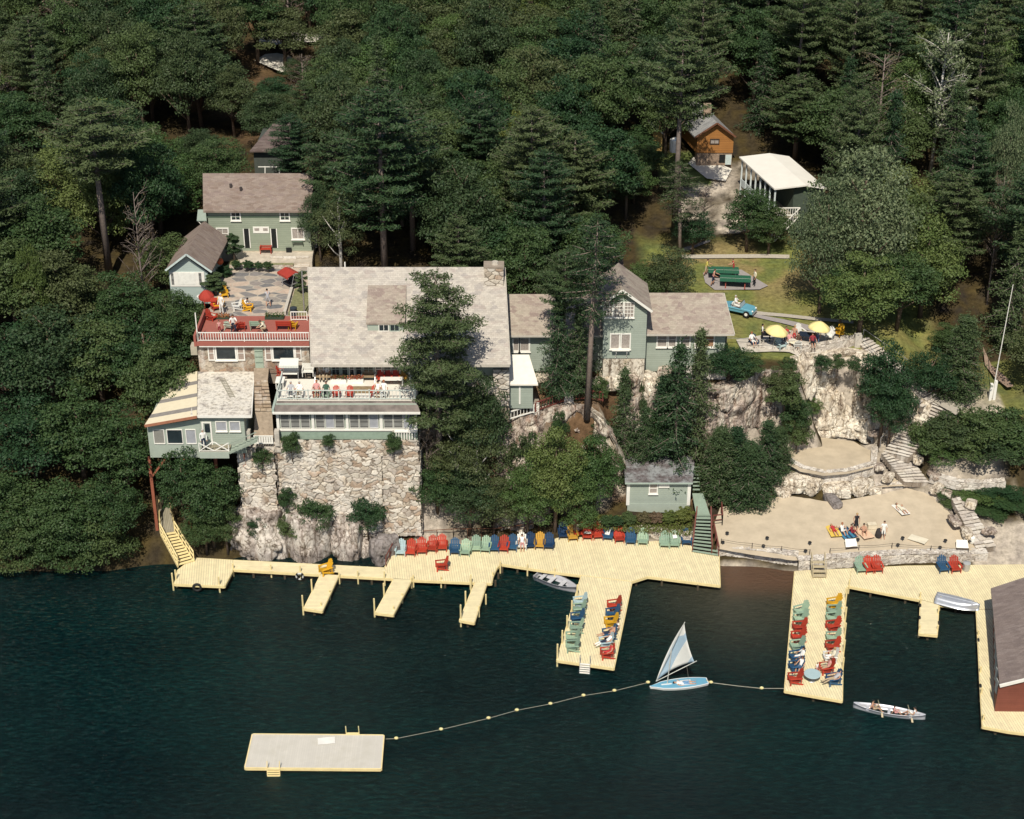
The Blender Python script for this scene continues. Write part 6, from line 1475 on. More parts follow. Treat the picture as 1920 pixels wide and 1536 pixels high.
def body(pose):
 if pose in BODY: return BODY[pose]
 J, arms, legs = skel(pose)
 V = []; E = []; Rr = []; seg = []
 def add(p, r): V.append(Vector(p)); Rr.append(r); return len(V) - 1
 def edge(a, b, s): E.append((a, b)); seg.append((a, b, s))
 pel = add(J['pel'], .125); spn = add(J['spn'], .115); chs = add(J['chs'], .135); nek = add(J['nek'], .055); hd = add(J['hd'], .083); top = add(J['top'], .062)
 edge(pel, spn, 'shirt'); edge(spn, chs, 'shirt'); edge(chs, nek, 'skin'); edge(nek, hd, 'skin'); edge(hd, top, 'skin')
 for a in arms:
  s, e, w = [add(p, r) for p, r in zip(a, (.065, .043, .03))]; edge(chs, s, 'shirt'); edge(s, e, 'sleeve'); edge(e, w, 'forearm')
  d = (Vector(a[2]) - Vector(a[1])).normalized(); h = add(Vector(a[2]) + d * .07, .034); edge(w, h, 'forearm')
 for l in legs:
  a, k, n, t = [add(p, r) for p, r in zip(l, (.095, .062, .042, .036))]; edge(pel, a, 'hips'); edge(a, k, 'hips'); edge(k, n, 'shin'); edge(n, t, 'shoe')
 me = bpy.data.meshes.new('person'); me.from_pydata(V, E, []); o = bpy.data.objects.new('tmp', me); col.objects.link(o)
 md = o.modifiers.new('s', 'SKIN'); md.use_smooth_shade = True; md.branch_smoothing = .3
 if not me.skin_vertices:
  bpy.context.view_layer.objects.active = o
 for i, sv in enumerate(me.skin_vertices[0].data):
  f = (1.25 if i in (pel, spn, chs) else 1.0); sv.radius = (Rr[i] * f, Rr[i] / (f if f > 1 else 1)); sv.use_root = (i == 0)
 sb = o.modifiers.new('b', 'SUBSURF'); sb.levels = 1; sb.render_levels = 1
 dg = bpy.context.evaluated_depsgraph_get(); m2 = bpy.data.meshes.new_from_object(o.evaluated_get(dg)); bpy.data.objects.remove(o)
 m2.name = 'person'
 mb = MB()
 for a in arms:
  w, e = Vector(a[2]), Vector(a[1]); d = (w - e).normalized(); x = d.cross(Vector((0, 0, 1)) if abs(d.z) < .9 else Vector((0, 1, 0))).normalized(); y = x.cross(d)
  c = w + d * .08
  for i, ln in enumerate((.065, .078, .072, .055)):
   p = c + x * (i - 1.5) * .019; mb.tube([p, p + d * ln * .5 - y * .006, p + d * ln - y * .026], [.0095, .009, .007], 5)
  mb.tube([w + d * .035 + x * .025, w + d * .06 + x * .052, w + d * .09 + x * .058 - y * .01], [.011, .01, .008], 5)
 hp, tp, nk = Vector(J['hd']), Vector(J['top']), Vector(J['nek']); u = (tp - hp).normalized(); f = Vector((0, -1, 0)); f = (f - u * f.dot(u)).normalized()
 if pose == 'lie': f = Vector((0, 0, 1))
 s = f.cross(u).normalized(); c = hp.lerp(tp, .35)
 mb.tube([c + f * .08 + u * .015, c + f * .108 - u * .018], [.009, .015], 5)
 for k in (-1, 1):
  mb.ball(c + s * k * .088 + u * .0, .022, 6, (.5, 1, 1.3)); mb.ball(c + f * .083 + s * k * .03 + u * .02, .009, 5)
 mb.bar(c + f * .084 - u * .045 - s * .022, c + f * .084 - u * .045 + s * .022, .008, .008)
 nv = len(m2.vertices); vs = [v.co.copy() for v in m2.vertices] + mb.v; fs = [tuple(p.vertices) for p in m2.polygons]; nf = len(fs); fs += [tuple(i + nv for i in q) for q in mb.f]
 m3 = bpy.data.meshes.new('person'); m3.from_pydata(vs, [], fs)
 for nme in SL: m3.materials.append(None)
 mi = []
 for p in m3.polygons:
  if p.index >= nf: mi.append(0); continue
  best, bd = 'skin', 9
  for a, b, sg in seg:
   A, B = V[a], V[b]; ab = B - A; t = max(0, min(1, (p.center - A).dot(ab) / ab.length_squared)); d = (p.center - A - ab * t).length / (Rr[a] * (1 - t) + Rr[b] * t)
   if d < bd: bd = d; best = sg
  pz = p.center
  if best == 'shirt' and (pz - V[0]).length < .13: best = 'hips'
  mi.append(SL.index(best))
 m3.polygons.foreach_set('material_index', mi); m3.polygons.foreach_set('use_smooth', [True] * len(m3.polygons)); m3.update()
 hb = MB(); cc = hp.lerp(tp, .55) - f * .018; n = 10
 rows = [(0, 1.0), (.35, .94), (.7, .76), (1.05, .5), (1.3, .22)]
 for j in range(6):
  th = math.pi * .62 * j / 5
  for k in range(n):
   a = 2 * math.pi * k / n; dr = u * math.cos(th) + (s * math.cos(a) - f * math.sin(a)) * math.sin(th)
   r = .102 if dr.dot(f) < .5 else .098
   if dr.dot(f) > .35 and dr.dot(u) < .35: r = .075
   hb.v.append(cc + dr * r)
 for j in range(5):
  for k in range(n): k2 = (k + 1) % n; hb.f.append((j * n + k, j * n + k2, (j + 1) * n + k2, (j + 1) * n + k)); hb.m.append(0)
 hm = bpy.data.meshes.new('hair'); hm.from_pydata(hb.v, [], hb.f); hm.materials.append(None); hm.update()
 BODY[pose] = (m3, hm); return BODY[pose]
COLS = dict(skin=(.48, .27, .18), white=(.78, .77, .73), black=(.02, .02, .025), navy=(.02, .03, .06), red=(.5, .05, .05), pink=(.6, .3, .28), grey=(.4, .4, .42), green=(.04, .1, .07), yellow=(.6, .5, .12),
   blue=(.15, .28, .45), tan=(.42, .33, .22), cream=(.7, .65, .5), maroon=(.25, .03, .04), brown=(.08, .045, .03), blond=(.4, .27, .12), dark=(.02, .016, .014), ginger=(.3, .1, .04), silver=(.45, .43, .4), denim=(.1, .15, .25))
def cm(n): return M('cloth_' + n if n != 'skin' else 'skin', COLS[n], .8, .08, 9)
def person(px, py, z, pose, rz, label, shirt='white', pants='navy', sleeve='skin', shin=None, shoe='black', hair='brown', s=1.0, group=None, dz=0, fore='skin'):
 me, hm = body(pose); o = bpy.data.objects.new('person', me); col.objects.link(o)
 o.location = pt(px, py, z) if not isinstance(px, Vector) else px; o.location.z += dz
 o.rotation_euler = (0, 0, R(rz)); o.scale = (s, s, s)
 mp = dict(skin='skin', shirt=shirt, hips=pants, shin=shin or pants, shoe=shoe, sleeve=sleeve if sleeve != 'same' else shirt, forearm=fore)
 for i, nme in enumerate(SL): o.material_slots[i].link = 'OBJECT'; o.material_slots[i].material = cm(mp[nme])
 h = bpy.data.objects.new('hair', hm); col.objects.link(h); h.parent = o; h.material_slots[0].link = 'OBJECT'; h.material_slots[0].material = cm(hair)
 tag(o, label, 'person', group); return o
GP = 'people on the docks and beach'; GQ = 'people on the terraces'
person(979, 1028, DZ, 'sit', 0, 'person in white sitting in the white chair of the deck row', 'white', 'pink', shin='skin', shoe='skin', group=GP)
person(1143, 1196, DZ, 'recline', -78, 'sunbather in navy trunks stretched in a blue chair on the broad pier', 'skin', 'navy', shin='skin', shoe='skin', hair='dark', group=GP, s=1.05)
person(1156, 1182, DZ, 'ground', -60, 'person in a white shirt sitting on the edge boards of the broad pier', 'white', 'white', shin='skin', shoe='skin', hair='brown', group=GP)
person(1137, 1212, DZ, 'recline', -72, 'sunbather on a white towel in the pale blue chair of the broad pier', 'white', 'navy', shin='white', shoe='skin', group=GP, s=1.05)
person(1142, 1232, DZ, 'sit', -70, 'person in red at the outer corner of the broad pier', 'red', 'red', shin='skin', shoe='skin', group=GP)
person(1500, 1240, DZ, 'sit', -70, 'person in a white blouse in the blue chair of the long pier', 'white', 'white', sleeve='same', shin='skin', shoe='skin', hair='dark', group=GP)
person(1500, 1259, DZ, 'sit', -40, 'person in a white top leaning towards the round table', 'white', 'denim', shin='skin', shoe='skin', hair='brown', group=GP)
person(1531, 1262, DZ, 'stand', 20, 'small child in white standing behind the round table', 'white', 'pink', shin='skin', shoe='skin', hair='dark', s=.55, group=GP)
person(1558, 1240, DZ, 'sit', -80, 'person in pale clothes in the white chair of the long pier', 'cream', 'white', sleeve='same', shin='skin', shoe='skin', hair='blond', group=GP)
person(1550, 1260, DZ, 'sit', -80, 'person in pink facing the round table on the long pier', 'pink', 'tan', shin='skin', shoe='skin', hair='brown', group=GP)
person(1563, 1282, DZ, 'recline', -75, 'man in pale shirt stretched out at the outer right corner of the long pier', 'grey', 'tan', shin='tan', shoe='black', hair='dark', group=GP, s=1.05)
person(1563, 998, 'beach', 'lie', 8, 'person in a red swimsuit lying on the yellow towel on the sand', 'red', 'red', shin='skin', shoe='skin', hair='blond', group=GP, dz=.15)
person(1579, 998, 'beach', 'ground', 25, 'person in white sitting on the sand in front of the blue striped mat', 'white', 'white', shin='skin', shoe='skin', hair='ginger', group=GP)
person(1604, 995, 'beach', 'stand', 0, 'woman in a black swimsuit standing on the sand', 'black', 'black', shin='skin', shoe='skin', hair='blond', group=GP)
person(1597, 1000, 'beach', 'ground', 50, 'person in maroon sitting at the feet of the standing woman', 'maroon', 'maroon', shin='skin', shoe='skin', hair='brown', group=GP, s=.95)
person(1619, 1000, 'beach', 'ground', 0, 'tanned sunbather sitting on the peach towel on the sand', 'skin', 'brown', shin='skin', shoe='skin', hair='dark', group=GP)
person(1655, 1010, 'beach', 'stand', -10, 'man in white shirt and shorts standing alone on the sand', 'white', 'white', sleeve='same', shin='skin', shoe='skin', hair='brown', group=GP)
person(1689, 957, 'beach', 'lie', 20, 'sunbather lying on a pale towel near the back of the sand', 'cream', 'cream', shin='skin', shoe='skin', hair='dark', group=GP, dz=.1)
person(416, 589, ZC, 'stand', -30, 'man all in white standing in the courtyard', 'white', 'white', sleeve='same', fore='white', hair='silver', s=1.12, group=GQ)
person(459, 578, ZC, 'crouch', 70, 'person in white crouching in the middle of the courtyard', 'white', 'white', sleeve='same', hair='dark', group=GQ)
person(503, 574, ZC, 'reach', 200, 'person in a pale shirt and tan shorts walking across the courtyard', 'grey', 'grey', sleeve='same', shin='skin', shoe='skin', hair='dark', s=.95, group=GQ)
person(412, 626, ZR_, 'stand', 10, 'small child in pink at the red terrace railing', 'pink', 'maroon', shin='skin', shoe='skin', s=.72, group=GQ)
person(439, 627, ZR_, 'reach', 10, 'man in white shirt and dark trousers at the red terrace railing', 'white', 'navy', sleeve='same', hair='brown', s=1.1, group=GQ)
person(497, 624, ZR_, 'crouch', -80, 'person in a pale top leaning at the green bench of the red terrace', 'cream', 'tan', sleeve='same', hair='brown', s=1.15, group=GQ)
person(546, 743, ZD, 'sit', 0, 'grey haired person in a grey jacket seated on the roof deck', 'grey', 'navy', sleeve='same', hair='silver', group=GQ)
person(562, 743, ZD, 'sit', 0, 'balding person in white seated on the roof deck', 'white', 'tan', sleeve='same', hair='silver', group=GQ)
person(594, 742, ZD, 'sit', 0, 'person in pink with raised arms seated on the roof deck', 'pink', 'tan', sleeve='same', hair='ginger', group=GQ, s=1.05)
person(612, 743, ZD, 'sit', 0, 'person in dark green seated on the roof deck', 'green', 'black', sleeve='same', hair='brown', group=GQ)
person(709, 742, ZD, 'sit', 0, 'dark haired person in white seated at the right of the roof deck', 'white', 'tan', hair='dark', group=GQ)
person(720, 742, ZD, 'sit', 0, 'red haired person in white seated at the right of the roof deck', 'white', 'white', sleeve='same', hair='ginger', s=1.05, group=GQ)
person(603, 711, ZD, 'sit', 5, 'person in tan on the left of the glider under the eave', 'tan', 'tan', sleeve='same', hair='ginger', group=GQ, dz=.05)
person(612, 711, ZD, 'sit', -5, 'person in white on the right of the glider under the eave', 'white', 'tan', sleeve='same', hair='silver', group=GQ, dz=.05)
q = KY(383, 843, -26.2); person(q, 0, 0, 'stand', 20, 'man in white shirt and red tie on the annex balcony', 'white', 'navy', sleeve='same', fore='white', hair='silver', s=1.08, group=GQ)
for px, py, pose, rz, a, b, hr, lb in ((1410, 648, 'sit', 20, 'white', 'white', 'ginger', 'person in white seated at the left end of the patio'), (1463, 648, 'reach', 30, 'blue', 'denim', 'dark', 'person in blue standing by the left umbrella'),
  (1472, 645, 'stand', 0, 'red', 'navy', 'brown', 'person in red standing among the patio guests'), (1480, 648, 'sit', 10, 'pink', 'white', 'brown', 'person in pink seated beside the patio wall'),
  (1488, 643, 'stand', -20, 'skin', 'red', 'blond', 'bare backed person standing among the patio guests'), (1495, 650, 'sit', -20, 'brown', 'brown', 'dark', 'person in brown seated at the right of the patio guests'),
  (1523, 650, 'sit', 0, 'maroon', 'black', 'brown', 'person in maroon seated behind the dark patio table'), (1532, 646, 'stand', -30, 'grey', 'denim', 'dark', 'person in grey standing right of the dark patio table'),
  (1428, 640, 'stand', 90, 'white', 'black', 'dark', 'cook in white and black at the patio grill')):
 person(px, py, ZP, pose, rz, lb, a, b, sleeve='same' if a != 'skin' else 'skin', shin='skin' if pose == 'sit' else b, hair=hr, group=GQ)
def pg(px, py): return kg(px, py, .13)
GPP = 'people at the table tennis tables'
person(pg(1324, 516), 0, 0, 'reach', 80, 'player in yellow at the left end of the far table tennis table', 'yellow', 'tan', sleeve='same', shin='skin', group=GPP)
person(pg(1374, 515), 0, 0, 'reach', -90, 'player in red at the right end of the far table tennis table', 'red', 'maroon', shin='skin', group=GPP)
person(pg(1337, 535), 0, 0, 'reach', 80, 'player in pink at the left end of the near table tennis table', 'pink', 'navy', shin='skin', group=GPP)
person(pg(1414, 536), 0, 0, 'stand', -70, 'man in yellow shirt and black trousers right of the table tennis tables', 'cream', 'black', sleeve='same', group=GPP)
def tt(px, py, rz, label):
 m = M('table_green', (.03, .12, .07), .5, .08); rd = M('red_trestle', (.28, .07, .05)); root = thing('table_tennis_table', label, 'table', pg(px, py), R(rz), group='table tennis tables', local=True)
 MB().box(-1.45, 1.45, -.78, .78, .73, .77).build('tabletop', m, root, off=(0, 0, 0))
 MB().box(-1.45, 1.45, -.012, .012, .771, .774).build('line', WHITE, root, off=(0, 0, 0))
 MB().box(-.006, .006, -.85, .85, .775, .9).build('net', M('net_green', (.16, .25, .19)), root, off=(0, 0, 0))
 for x in (-.9, .9):
  t = MB(); t.bar((x, -.6, 0), (x, -.45, .73), .09); t.bar((x, .6, 0), (x, .45, .73), .09); t.bar((x, -.55, .3), (x, .55, .3), .07); t.bar((x, -.7, .02), (x, -.4, .02), .12, .04)
  t.build('trestle', rd, root, off=(0, 0, 0))
tt(1356, 520, -4, 'green table tennis table on red trestles, the far one of two')
tt(1378, 536, -6, 'green table tennis table on red trestles, the near one of two')
def umbrella(px, py, z, r, h, col_, label, tilt=(0, 0), group=None, pole_mat=None, base=None):
 p = base or pt(px, py, z); root = thing('garden_umbrella', label, 'umbrella', p, local=True, group=group)
 mb = MB(); n = 8; rings = 5
 apex = Vector((0, 0, h));
 for j in range(1, rings + 1):
  f = j / rings
  for k in range(n * 4):
   a = 2 * math.pi * k / (n * 4); sc_ = 1 - .05 * (1 - abs(math.cos(a * n / 2))) ; rr = r * f * sc_
   mb.v.append(Vector((rr * math.cos(a), rr * math.sin(a), h - .55 * f ** 1.6 - .05 * f * (1 - abs(math.cos(a * n / 2))))))
 mb.v.append(apex); A = len(mb.v) - 1; m_ = n * 4
 for k in range(m_): mb.f.append((A, k, (k + 1) % m_)); mb.m.append(0)
 for j in range(rings - 1):
  for k in range(m_): k2 = (k + 1) % m_; mb.f.append((j * m_ + k, (j + 1) * m_ + k, (j + 1) * m_ + k2, j * m_ + k2)); mb.m.append(0)
 o0 = (rings - 1) * m_; b0 = len(mb.v)
 for k in range(m_): mb.v.append(mb.v[o0 + k] + Vector((0, 0, -.14)))
 for k in range(m_): k2 = (k + 1) % m_; mb.f.append((o0 + k, b0 + k, b0 + k2, o0 + k2)); mb.m.append(0)
 mb.build('canopy', M('canvas_' + col_, {'yellow': (.80, .68, .30), 'red': (.36, .045, .03)}[col_], .85, .04), root, off=(0, 0, 0), smooth=True)
 MB().tube([(0, 0, 0), (0, 0, h + .08)], .03, 6).build('pole', METAL, root, off=(0, 0, 0))
 rb = MB()
 for k in range(8): a = 2 * math.pi * k / 8; rb.bar((0, 0, h - .1), (r * .96 * math.cos(a), r * .96 * math.sin(a), h - .55), .015)
 rb.build('rib', METAL, root, off=(0, 0, 0)); root.rotation_euler = (R(tilt[0]), R(tilt[1]), 0); return root
umbrella(1448, 654, ZP, 1.0, 2.3, 'yellow', 'yellow garden umbrella over the cook and grill on the patio', (0, 9), 'yellow patio umbrellas')
umbrella(1529, 646, ZP, .98, 2.2, 'yellow', 'yellow garden umbrella over the dark table on the patio', (-4, 8), 'yellow patio umbrellas')
umbrella(390, 572, ZC, .68, 1.5, 'red', 'red garden umbrella beside the white round table in the courtyard', (8, -4))
def round_table(px, py, z, r, h, c, label, ped=True):
 root = thing('round_table', label, 'table', pt(px, py, z), local=True); m = M('table_' + c, PAL[c] if c in PAL else COLS[c], .4, .05)
 MB().lathe((0, 0, 0), [(r * .97, h - .05), (r, h - .03), (r, h), (r * .95, h + .01)], 24).build('tabletop', m, root, off=(0, 0, 0))
 MB().lathe((0, 0, 0), [(r * .45, 0), (r * .4, .04), (.05, .08), (.04, h - .04)], 12).build('pedestal', METAL, root, off=(0, 0, 0)); return root
round_table(1522, 1276, DZ, .62, .62, 'light', 'pale blue round table at the outer end of the long pier')
round_table(380, 569, ZC, .45, .7, 'white', 'small white round table beside the red umbrella')
round_table(1488, 652, ZP, .45, .6, 'cream', 'cream round table among the patio guests')
def box_table(px, py, z, w, d, h, m, label, name='table', rz=0, thick=.06, cat='table'):
 root = thing(name, label, cat, pt(px, py, z), R(rz), local=True)
 MB().box(-w / 2, w / 2, -d / 2, d / 2, h - thick, h).build('tabletop', m, root, off=(0, 0, 0))
 for x in (-1, 1):
  for y in (-1, 1): MB().bar((x * (w / 2 - .07), y * (d / 2 - .07), 0), (x * (w / 2 - .07), y * (d / 2 - .07), h - thick), .06).build('leg', m, root, off=(0, 0, 0))
 return root
box_table(396, 576, ZC, 1.1, .8, .72, REDP, 'red square table in the courtyard by the man in white')
box_table(1515, 640, ZP, 1.7, .9, .7, M('dark_tabletop', (.02, .03, .05), .4), 'dark table under the right umbrella on the patio', rz=-15)
box_table(735, 722, ZD, 1.9, .6, .6, WHITE, 'long white table in front of the red chairs on the roof deck')
box_table(526, 724, ZD, .7, 1.1, .6, WHITE, 'white side table by the left railing of the roof deck')
def bench(px, py, z, w, c, label, rz=0):
 root = thing('bench', label, 'bench', pt(px, py, z), R(rz), local=True); m = M('bench_' + c, PAL[c], .6, .06)
 s = MB()
 for i in range(4): s.bar((-w / 2, -.25 + .14 * i, .42), (w / 2, -.25 + .14 * i, .42), .12, .035)
 s.build('seat', m, root, off=(0, 0, 0)); b = MB()
 for i in range(3): b.bar((-w / 2, .28 + .04 * i, .55 + .16 * i), (w / 2, .28 + .04 * i, .55 + .16 * i), .03, .13)
 b.build('backrest', m, root, off=(0, 0, 0))
 for x in (-w / 2 + .06, w / 2 - .06):
  MB().bar((x, -.27, 0), (x, -.27, .62), .06).build('leg', m, root, off=(0, 0, 0)); MB().bar((x, .25, 0), (x, .38, .95), .06).build('leg', m, root, off=(0, 0, 0)); MB().bar((x, -.3, .64), (x, .35, .64), .09, .03).build('armrest', m, root, off=(0, 0, 0))
bench(483, 618, ZR_, 1.2, 'green', 'sage green bench in the middle of the red terrace', 180)
bench(533, 618, ZR_, 1.3, 'red', 'red bench near the right end of the red terrace', 180)
bench(578, 704, ZD, 1.0, 'white', 'white slatted bench left of the glider on the roof deck', 0)
bench(499, 474, ZC + .45, 1.1, 'red', 'red garden seat against the wall of the green house', 0)
def glider(px, py, z, w, label, canopy, seatm, canm=None):
 root = thing('garden_swing', label, 'garden seat', pt(px, py, z), local=True)
 MB().box(-w / 2, w / 2, -.3, .25, .38, .48).build('seat', seatm, root, off=(0, 0, 0)); MB().slab([(-w / 2, .2, .45), (w / 2, .2, .45), (w / 2, .4, .95), (-w / 2, .4, .95)], .1, d=(0, .08, 0)).build('backrest', seatm, root, off=(0, 0, 0))
 f = MB(); H = 1.6 if canopy else .6
 for x in (-w / 2 - .08, w / 2 + .08): f.tube([(x, -.45, 0), (x, 0, H), (x, .5, 0)], .03, 6); f.bar((x, -.3, .6), (x, .3, .6), .06)
 f.build('frame', METAL, root, off=(0, 0, 0))
 if canopy:
  c = MB(); c.slab([(-w / 2 - .2, -.75, 1.42), (w / 2 + .2, -.75, 1.42), (w / 2 + .15, .1, 1.68), (-w / 2 - .15, .1, 1.68)], .05); c.slab([(-w / 2 - .15, .1, 1.68), (w / 2 + .15, .1, 1.68), (w / 2 + .2, .55, 1.5), (-w / 2 - .2, .55, 1.5)], .05)
  for i in range(12): x = -w / 2 - .2 + (w + .4) * (i + .5) / 12; c.box(x - (w + .4) / 26, x + (w + .4) / 26, -.77, -.74, 1.22, 1.42)
  c.build('canopy', canm, root, off=(0, 0, 0))
 return root
glider(545, 707, ZD, 1.2, 'garden swing with a pale canopy at the left end of the roof deck', True, WHITE, M('pale_canvas', (.66, .68, .62), .85, .05, 8))
glider(607, 713, ZD, 1.2, 'wide brown wicker glider with two people under the lodge eave', False, M('wicker', (.28, .2, .12), .85, .3, 14))
glider(691, 713, ZD, .95, 'empty brown wicker seat with a tall back between the flower boxes', False, M('wicker', (.28, .2, .12)))
g = glider(545, 539, ZC, 1.3, 'garden swing with a red canopy at the right side of the courtyard', True, M('dark_cushion', (.05, .05, .05)), REDP); g.rotation_euler = (0, 0, R(-50))
FLOW = leafmat('flower_leaves', [(.03, .07, .02), (.06, .12, .03), (.3, .05, .04), (.45, .25, .1)], 3)
def leaf_cloud(mb_pts, size, rng, nrm=None, thin=.6):
 """quads: centres (n,3) -> arrays"""
 n = len(mb_pts); P = np.asarray(mb_pts)
 nn = rng.normal(size=(n, 3)) if nrm is None else np.asarray(nrm) + rng.normal(size=(n, 3)) * .75
 nn /= np.linalg.norm(nn, axis=1, keepdims=True) + 1e-9
 a = np.cross(nn, rng.normal(size=(n, 3))); a /= np.linalg.norm(a, axis=1, keepdims=True) + 1e-9
 b = np.cross(nn, a); s = size * rng.uniform(.6, 1.35, size=(n, 1))
 V = np.stack([P - a * s, P - b * s * thin, P + a * s, P + b * s * thin], 1).reshape(-1, 3)
 return V
def quads_mesh(name, V, mat_):
 n = len(V) // 4; me = bpy.data.meshes.new(name)
 me.vertices.add(len(V)); me.vertices.foreach_set('co', np.ascontiguousarray(V, dtype=np.float32).ravel())
 me.loops.add(len(V)); me.loops.foreach_set('vertex_index', np.arange(len(V), dtype=np.int32))
 me.polygons.add(n); me.polygons.foreach_set('loop_start', np.arange(0, 4 * n, 4, dtype=np.int32)); me.polygons.foreach_set('loop_total', np.full(n, 4, dtype=np.int32))
 me.materials.append(mat_); me.update(calc_edges=True); return me
def planter(px, py, z, w, d, h, m, label, dens=220):
 root = thing('flower_box', label, 'planter', pt(px, py, z), local=True, group='flower boxes on the terraces')
 MB().box(-w / 2, w / 2, -d / 2, d / 2, 0, h).build('box', m, root, off=(0, 0, 0))
 rng = np.random.default_rng(int(px)); P = np.stack([rng.uniform(-w / 2, w / 2, dens), rng.uniform(-d / 2, d / 2, dens), h + rng.uniform(0, .3, dens)], 1)
 o = bpy.data.objects.new('flowers', quads_mesh('flowers', leaf_cloud(P, .07, rng), FLOW)); col.objects.link(o); o.parent = root
planter(417, 598, ZC, 1.2, .5, .2, M('dark_box', (.04, .06, .04)), 'low box of flowers at the left front of the courtyard')
planter(515, 598, ZC, 1.6, .6, .25, M('dark_box', (.04, .06, .04)), 'long box of dark foliage at the right front of the courtyard')
planter(635, 717, ZD, 1.3, .35, .32, WHITE, 'white flower box right of the wicker glider on the roof deck')
planter(667, 717, ZD, 1.3, .35, .32, WHITE, 'white flower box left of the empty wicker seat on the roof deck')
planter(735, 703, ZD, 2.2, .3, .3, WHITE, 'white flower box behind the red chairs on the roof deck')
t = MB().box(-.95, .95, -.62, .62, 0, .015).build('mat', M('brown_mat', (.26, .19, .11), .95, .3, 3), off=(0, 0, 0)); t.location = pt(678, 731, ZD + .01); tag(t, 'brown mat spread on the white roof deck', 'mat')
def bin_(px, py, z, m, label, lid=None):
 root = thing('rubbish_bin', label, 'bin', pt(px, py, z), local=True)
 MB().lathe((0, 0, 0), [(.24, 0), (.28, .1), (.3, .68), (.31, .7)], 14).build('body', m, root, off=(0, 0, 0)); MB().lathe((0, 0, 0), [(.32, .7), (.31, .76), (.05, .82)], 14).build('lid', lid or m, root, off=(0, 0, 0))
bin_(551, 592, ZC, M('dark_bin', (.03, .04, .05)), 'dark bin behind the short white rail of the courtyard')
bin_(1811, 1070, DZ, METAL, 'grey metal rubbish bin on the right deck by the beach wall', M('grey_lid', (.35, .36, .36)))
gr = thing('grill', 'black barbecue grill under the left patio umbrella', 'grill', pt(1435, 642, ZP), local=True)
MB().box(-.4, .4, -.25, .25, .75, 1.0).build('body', M('grill_black', (.015, .015, .018), .5), gr, off=(0, 0, 0)); MB().tube([(-.4, .26, 1.0), (-.4, 0, 1.25), (.4, 0, 1.25), (.4, .26, 1.0)], .04, 6).build('hood', M('grill_black', (.015, .015, .018)), gr, off=(0, 0, 0))
for x, y in ((-.35, -.2), (.35, -.2), (-.35, .2), (.35, .2)): MB().bar((x, y, 0), (x, y, .75), .05).build('leg', M('grill_black', (.015, .015, .018)), gr, off=(0, 0, 0))
def towel(px, py, z, w, l, c, rz, label, name='towel', dz=.02, cat='towel', stripes=False, tilt=0, lab=True):
 mb = MB(); n = 6
 for j in range(n + 1):
  for i in range(n + 1):
   x = (i / n - .5) * w; y = (j / n - .5) * l; mb.v.append(Vector((x, y, .012 * math.sin(7 * x + 3 * y) + .012)))
 for j in range(n):
  for i in range(n):
   a = j * (n + 1) + i; mb.f.append((a, a + 1, a + n + 2, a + n + 1)); mb.m.append(i % 2 if stripes else 0)
 ms = [M('towel_' + c, c_, .95, .04)] if (c_ := {'yellow': (.7, .5, .1), 'blue': (.05, .2, .32), 'peach': (.68, .48, .33), 'white': (.75, .73, .68), 'cream': (.7, .64, .5)}[c]) else 0
 if stripes: ms.append(M('towel_stripe', (.02, .05, .1), .95))
 o = mb.build(name, ms, off=(0, 0, 0)); p = pt(px, py, z); p.z += dz; o.location = p; o.rotation_euler = (R(tilt), 0, R(rz)); tag(o, label, cat); return o
towel(1562, 996, 'beach', .95, 2.0, 'yellow', 8, 'yellow towel on the sand under the person in red', dz=.1)
towel(1585, 1000, 'beach', 1.2, 1.9, 'blue', 20, 'blue striped beach mat on the sand', stripes=True, dz=.1)
towel(1620, 1001, 'beach', 1.0, 1.8, 'peach', 20, 'peach towel on the sand under the tanned sunbather', dz=.1)
towel(1688, 956, 'beach', .8, 1.9, 'white', 20, 'white towel under the sunbather at the back of the sand', dz=.08)
towel(1721, 1013, 'beach', .9, 1.5, 'cream', 55, 'crumpled pale towel lying alone on the front of the sand', dz=.1)
towel(1101, 1006, DZ, .62, .9, 'white', 0, 'white towel draped over a red chair by the wall', dz=.47, tilt=-10)
towel(1140, 1006, DZ, .4, .8, 'white', -20, 'white towel draped over a blue chair by the wall', dz=.62, tilt=40)
towel(1264, 1019, DZ, .35, .6, 'white', 15, 'white towel draped over a sage chair near the green stairs', dz=.85, tilt=50)
towel(1286, 1015, DZ, .6, .7, 'blue', 0, 'blue striped towel draped over the chair at the foot of the stairs', dz=.75, tilt=50, stripes=True)
towel(612, 1390, .5, 1.2, .75, 'white', 8, 'white towel lying on the swimming raft', dz=.04)
b = MB().box(-.35, .35, -.22, .22, 0, .38).box(-.37, .37, -.24, .24, .38, .44).build('cooler', M('cream_cooler', (.68, .6, .45), .6), off=(0, 0, 0)); b.location = kb(1634, 990); b.rotation_euler = (0, 0, .1); tag(b, 'cream picnic box on the sand beside the tanned sunbather', 'cooler')
b = MB().lathe((0, 0, 0), [(.16, 0), (.27, .15), (.3, .45), (.2, .8), (.06, .9)], 10).build('bag', M('dark_bag', (.04, .035, .035), .9), off=(0, 0, 0)); b.location = kb(1647, 1008); tag(b, 'dark bag standing beside the man in white on the sand', 'bag')
